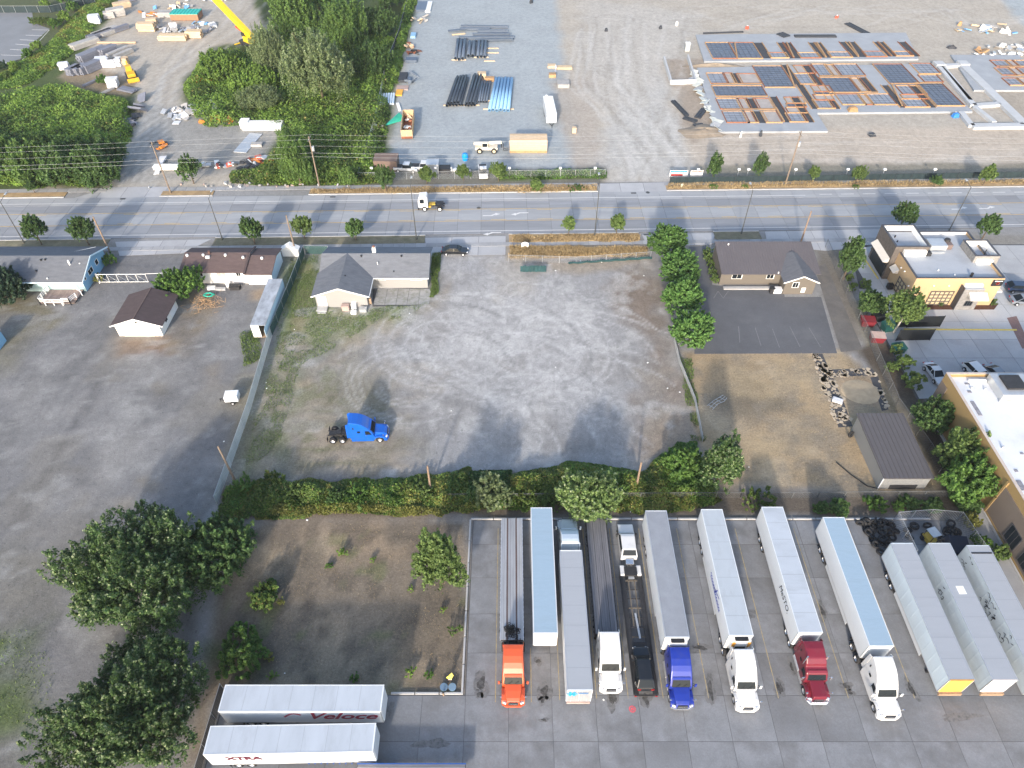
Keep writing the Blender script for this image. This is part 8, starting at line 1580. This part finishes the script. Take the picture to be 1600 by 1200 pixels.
# yellow crane
c0 = G(396,74); t = thing('mobile_crane', 'yellow mobile crane with a long raised boom beside the woods', 'crane', (c0.x, c0.y, 0), R(48)); m_cry = mat('crane_yellow', (.70,.48,.02), .45, var=.06)
MB().box(-1.5,1.5,-5,4.5,.7,1.4).build('carrier', m_frame, t, bevel=.05); MB().box(-1.3,1.3,-2.2,2.4,1.4,2.8).build('turntable_house', m_cry, t, bevel=.1); MB().box(.6,1.5,-2.6,-.8,1.5,3.2).build('cab', m_frame, t, bevel=.06)
for s_ in (-1,1):
    for y in (-3.8,-2.4,2.2,3.6): wheel(t, s_*1.25, y, .6, .5, s_, m_frame)
    for y in (-4.6,4.2): MB().box(s_*1.5 if s_ > 0 else -3.2, 3.2 if s_ > 0 else -1.5, y-.15, y+.15, .5, .75).build('outrigger', m_cry, t); 
MB().obox((0,2.8,3.0),(1.8,1.4,1.2)).build('counterweight', m_frame, t, bevel=.08)
bo = [(0,-.5,2.9),(0,18,11.2),(0,31,17.2)]
MB().beam(bo[0],bo[1],1.3,1.5).build('boom', m_cry, t); MB().beam(bo[1],bo[2],1.0,1.2).build('boom_extension', m_cry, t)
for k in range(8): y = 2+k*3.4; z = 2.9+ (y+.5)*.45; MB().box(-.68,.68,y,y+.35,z+.70,z+.80).build('boom_marking', m_black, t)
MB().cyl((0,-2.0,2.0),(0,7,4.0),.28,10).build('lift_cylinder', mat('crane_red', (.5,.08,.04), .5), t)

# ================================================================ MORE SMALL THINGS
t = thing('shopping_frame', 'tangled grey metal frame lying on the dry field', 'frame', (*G(1120,630).xy,0), -.9)
for x in (-.5,0,.5): MB().tube([(x,-1.6,.1),(x*.8,-.4,.5),(x,1.0,.15),(x*.7,1.8,.3)], .04, 5).build('tube', m_galv, t)
for y in (-1.4,-.6,.3,1.1): MB().tube([(-.5,y,.2),(.5,y+.1,.3)], .035, 5).build('cross_tube', m_galv, t)
# torn paving strip near the shed: broken pieces lying over dark sheeting
SH = MB().prism(PX([(1268,553),(1285,553),(1318,628),(1332,666),(1310,668),(1297,622)]), .0, .03).build('dark_sheeting', mat('black_sheeting', (.055,.056,.062), .8, var=.3)); struct(SH)
SH2 = MB().prism(PX([(1285,578),(1362,576),(1370,586),(1290,590)]), .0, .028).build('dark_sheeting', mat('black_sheeting', (.055,.056,.062), .8, var=.3)); struct(SH2)
SH3 = MB().prism(PX([(1360,590),(1372,588),(1388,640),(1378,642)]), .0, .026).build('dark_sheeting', mat('black_sheeting', (.055,.056,.062), .8, var=.3)); struct(SH3)
m_pave = mat('pale_broken_paving', (.42,.35,.26), .9, var=.2, rand=.15); rr = random.Random(77)
for par, quad_, n in ((SH, ((1266,553),(1287,553),(1334,666),(1308,668)), 120), (SH2, ((1285,578),(1290,590),(1370,586),(1362,576)), 34), (SH3, ((1360,590),(1372,588),(1388,640),(1378,642)), 14)):
    for k in range(n):
        a, b_ = rr.random(), rr.random(); q = [G(*p) for p in quad_]; p = q[0].lerp(q[1], a).lerp(q[3].lerp(q[2], a), b_); r_ = rr.uniform(.15,.5); m_ = rr.randint(5,7)
        MB().prism([(p.x+r_*rr.uniform(.6,1.3)*math.cos(6.283*i/m_), p.y+r_*rr.uniform(.6,1.3)*math.sin(6.283*i/m_)) for i in range(m_)], .03, .06).build('paving_fragment', m_pave, par)
tag(MB().obox((0,0,.2),(1.5,1.0,.35),(.05,0,-.5)).build('white_bag', m_pbl, loc=(*G(1308,627).xy,0), bevel=.12), 'white sack lying on the broken paving strip', 'sack')
t = thing('loose_tyre', 'single tyre leaning by the shed corner', 'tyre', (*G(1328,682).xy,0)); inst('rubber', me_ty, t, (0,0,.5), rot=(1.3,0,.5))
t = thing('sand_pile', 'tan sand heap spread beside the metal shed', 'sand', (*G(1345,612).xy,0)); b = MB(); n = 18; vs_ = [(0,0,.35)] + [(3.0*q*math.cos(6.283*i/n), 2.6*q*math.sin(6.283*i/n), .35*(1-q*q)-.01) for q in (.4,.7,1.0) for i in range(n)]
b.add(vs_, [(0,1+i,1+(i+1)%n) for i in range(n)] + [(1+j*n+i,1+(j+1)*n+i,1+(j+1)*n+(i+1)%n,1+j*n+(i+1)%n) for j in range(2) for i in range(n)]); b.build('heap', mat('tan_sand', (.44,.345,.23), .95, var=.15, fine=.1), t, smooth=True)
t = thing('hay_heap', 'heap of dry branches with a green hose in front of the white building', 'debris', (*G(322,475).xy,0)); rr = random.Random(31); b = MB()
for k in range(160): x, y = rr.gauss(0,1.3), rr.gauss(0,1.2); b.beam((x,y,.1+rr.random()*.5),(x+rr.gauss(0,.5),y+rr.gauss(0,.5),.1+rr.random()*.6),.035)
tag(b.build('dry_branches', mat('dry_twigs', (.42,.27,.15), .9, var=.3), t), kind='stuff'); MB().tube([(math.cos(k*.7)*(1.0-.02*k), 1.9+.5*math.sin(k*.7), .45+.03*(k%4)) for k in range(26)], .09, 6).build('hose', m_grn, t)
rr = random.Random(55); me_l = MB().obox((0,0,.04),(.22,.16,.06),(0,0,.4)).mesh('paper_scrap', m_wht); LIT = [(1012,567),(1043,607),(1062,613),(985,800),(920,1068),(943,1094),(705,642),(868,574),(640,490),(1060,538),(1006,431),(907,408),(985,404),(940,410),(868,423),(818,405),(445,1052),(1300,640),(1170,730),(1068,695),(350,690),(416,598),(417,607),(460,515),(770,748),(480,813)]
for k, (u, v) in enumerate(LIT): o = inst('paper_scrap', me_l, None, (*G(u,v).xy, .06 if v > 820 and u > 735 else .01), rr.random()*3, rr.uniform(.5,1.2)); tag(o, 'small scrap of white litter lying on the ground', 'litter', 'white litter on the ground')
m_stk = mat('white_cap', (.8,.8,.8), .5)
for k, u in enumerate((582,646,681,753,796,875,929,1089,1152,1167,1240,1273,1321,1378,1456)):
    g_ = G(u, 277 if u < 940 else 279); t = thing('marker_post', ORD[k] + ' white capped marker post from the left along the far roadside fence', 'post', (g_.x, g_.y+.3, 0), 0, 'white capped posts along the far fence'); MB().cyl((0,0,0),(0,0,1.9),.05,6).build('shaft', m_galv, t); MB().box(-.28,.28,-.2,.2,1.85,2.15).build('cap', m_stk, t)

# ================================================================ HAZE
hm = bpy.data.materials.new('thin_haze'); hm.use_nodes = True; hn = hm.node_tree
for n_ in list(hn.nodes):
    if n_.type != 'OUTPUT_MATERIAL': hn.nodes.remove(n_)
pv = hn.nodes.new('ShaderNodeVolumePrincipled'); pv.inputs['Color'].default_value = (.86,.90,.96,1); pv.inputs['Density'].default_value = .00014; pv.inputs['Anisotropy'].default_value = .2
hn.links.new(pv.outputs[0], [n_ for n_ in hn.nodes if n_.type == 'OUTPUT_MATERIAL'][0].inputs['Volume'])
tag(MB().box(-5000,5000,-5000,5000,-1.5,82).build('haze', hm), 'thin pale haze over the whole place', 'haze', kind='stuff')
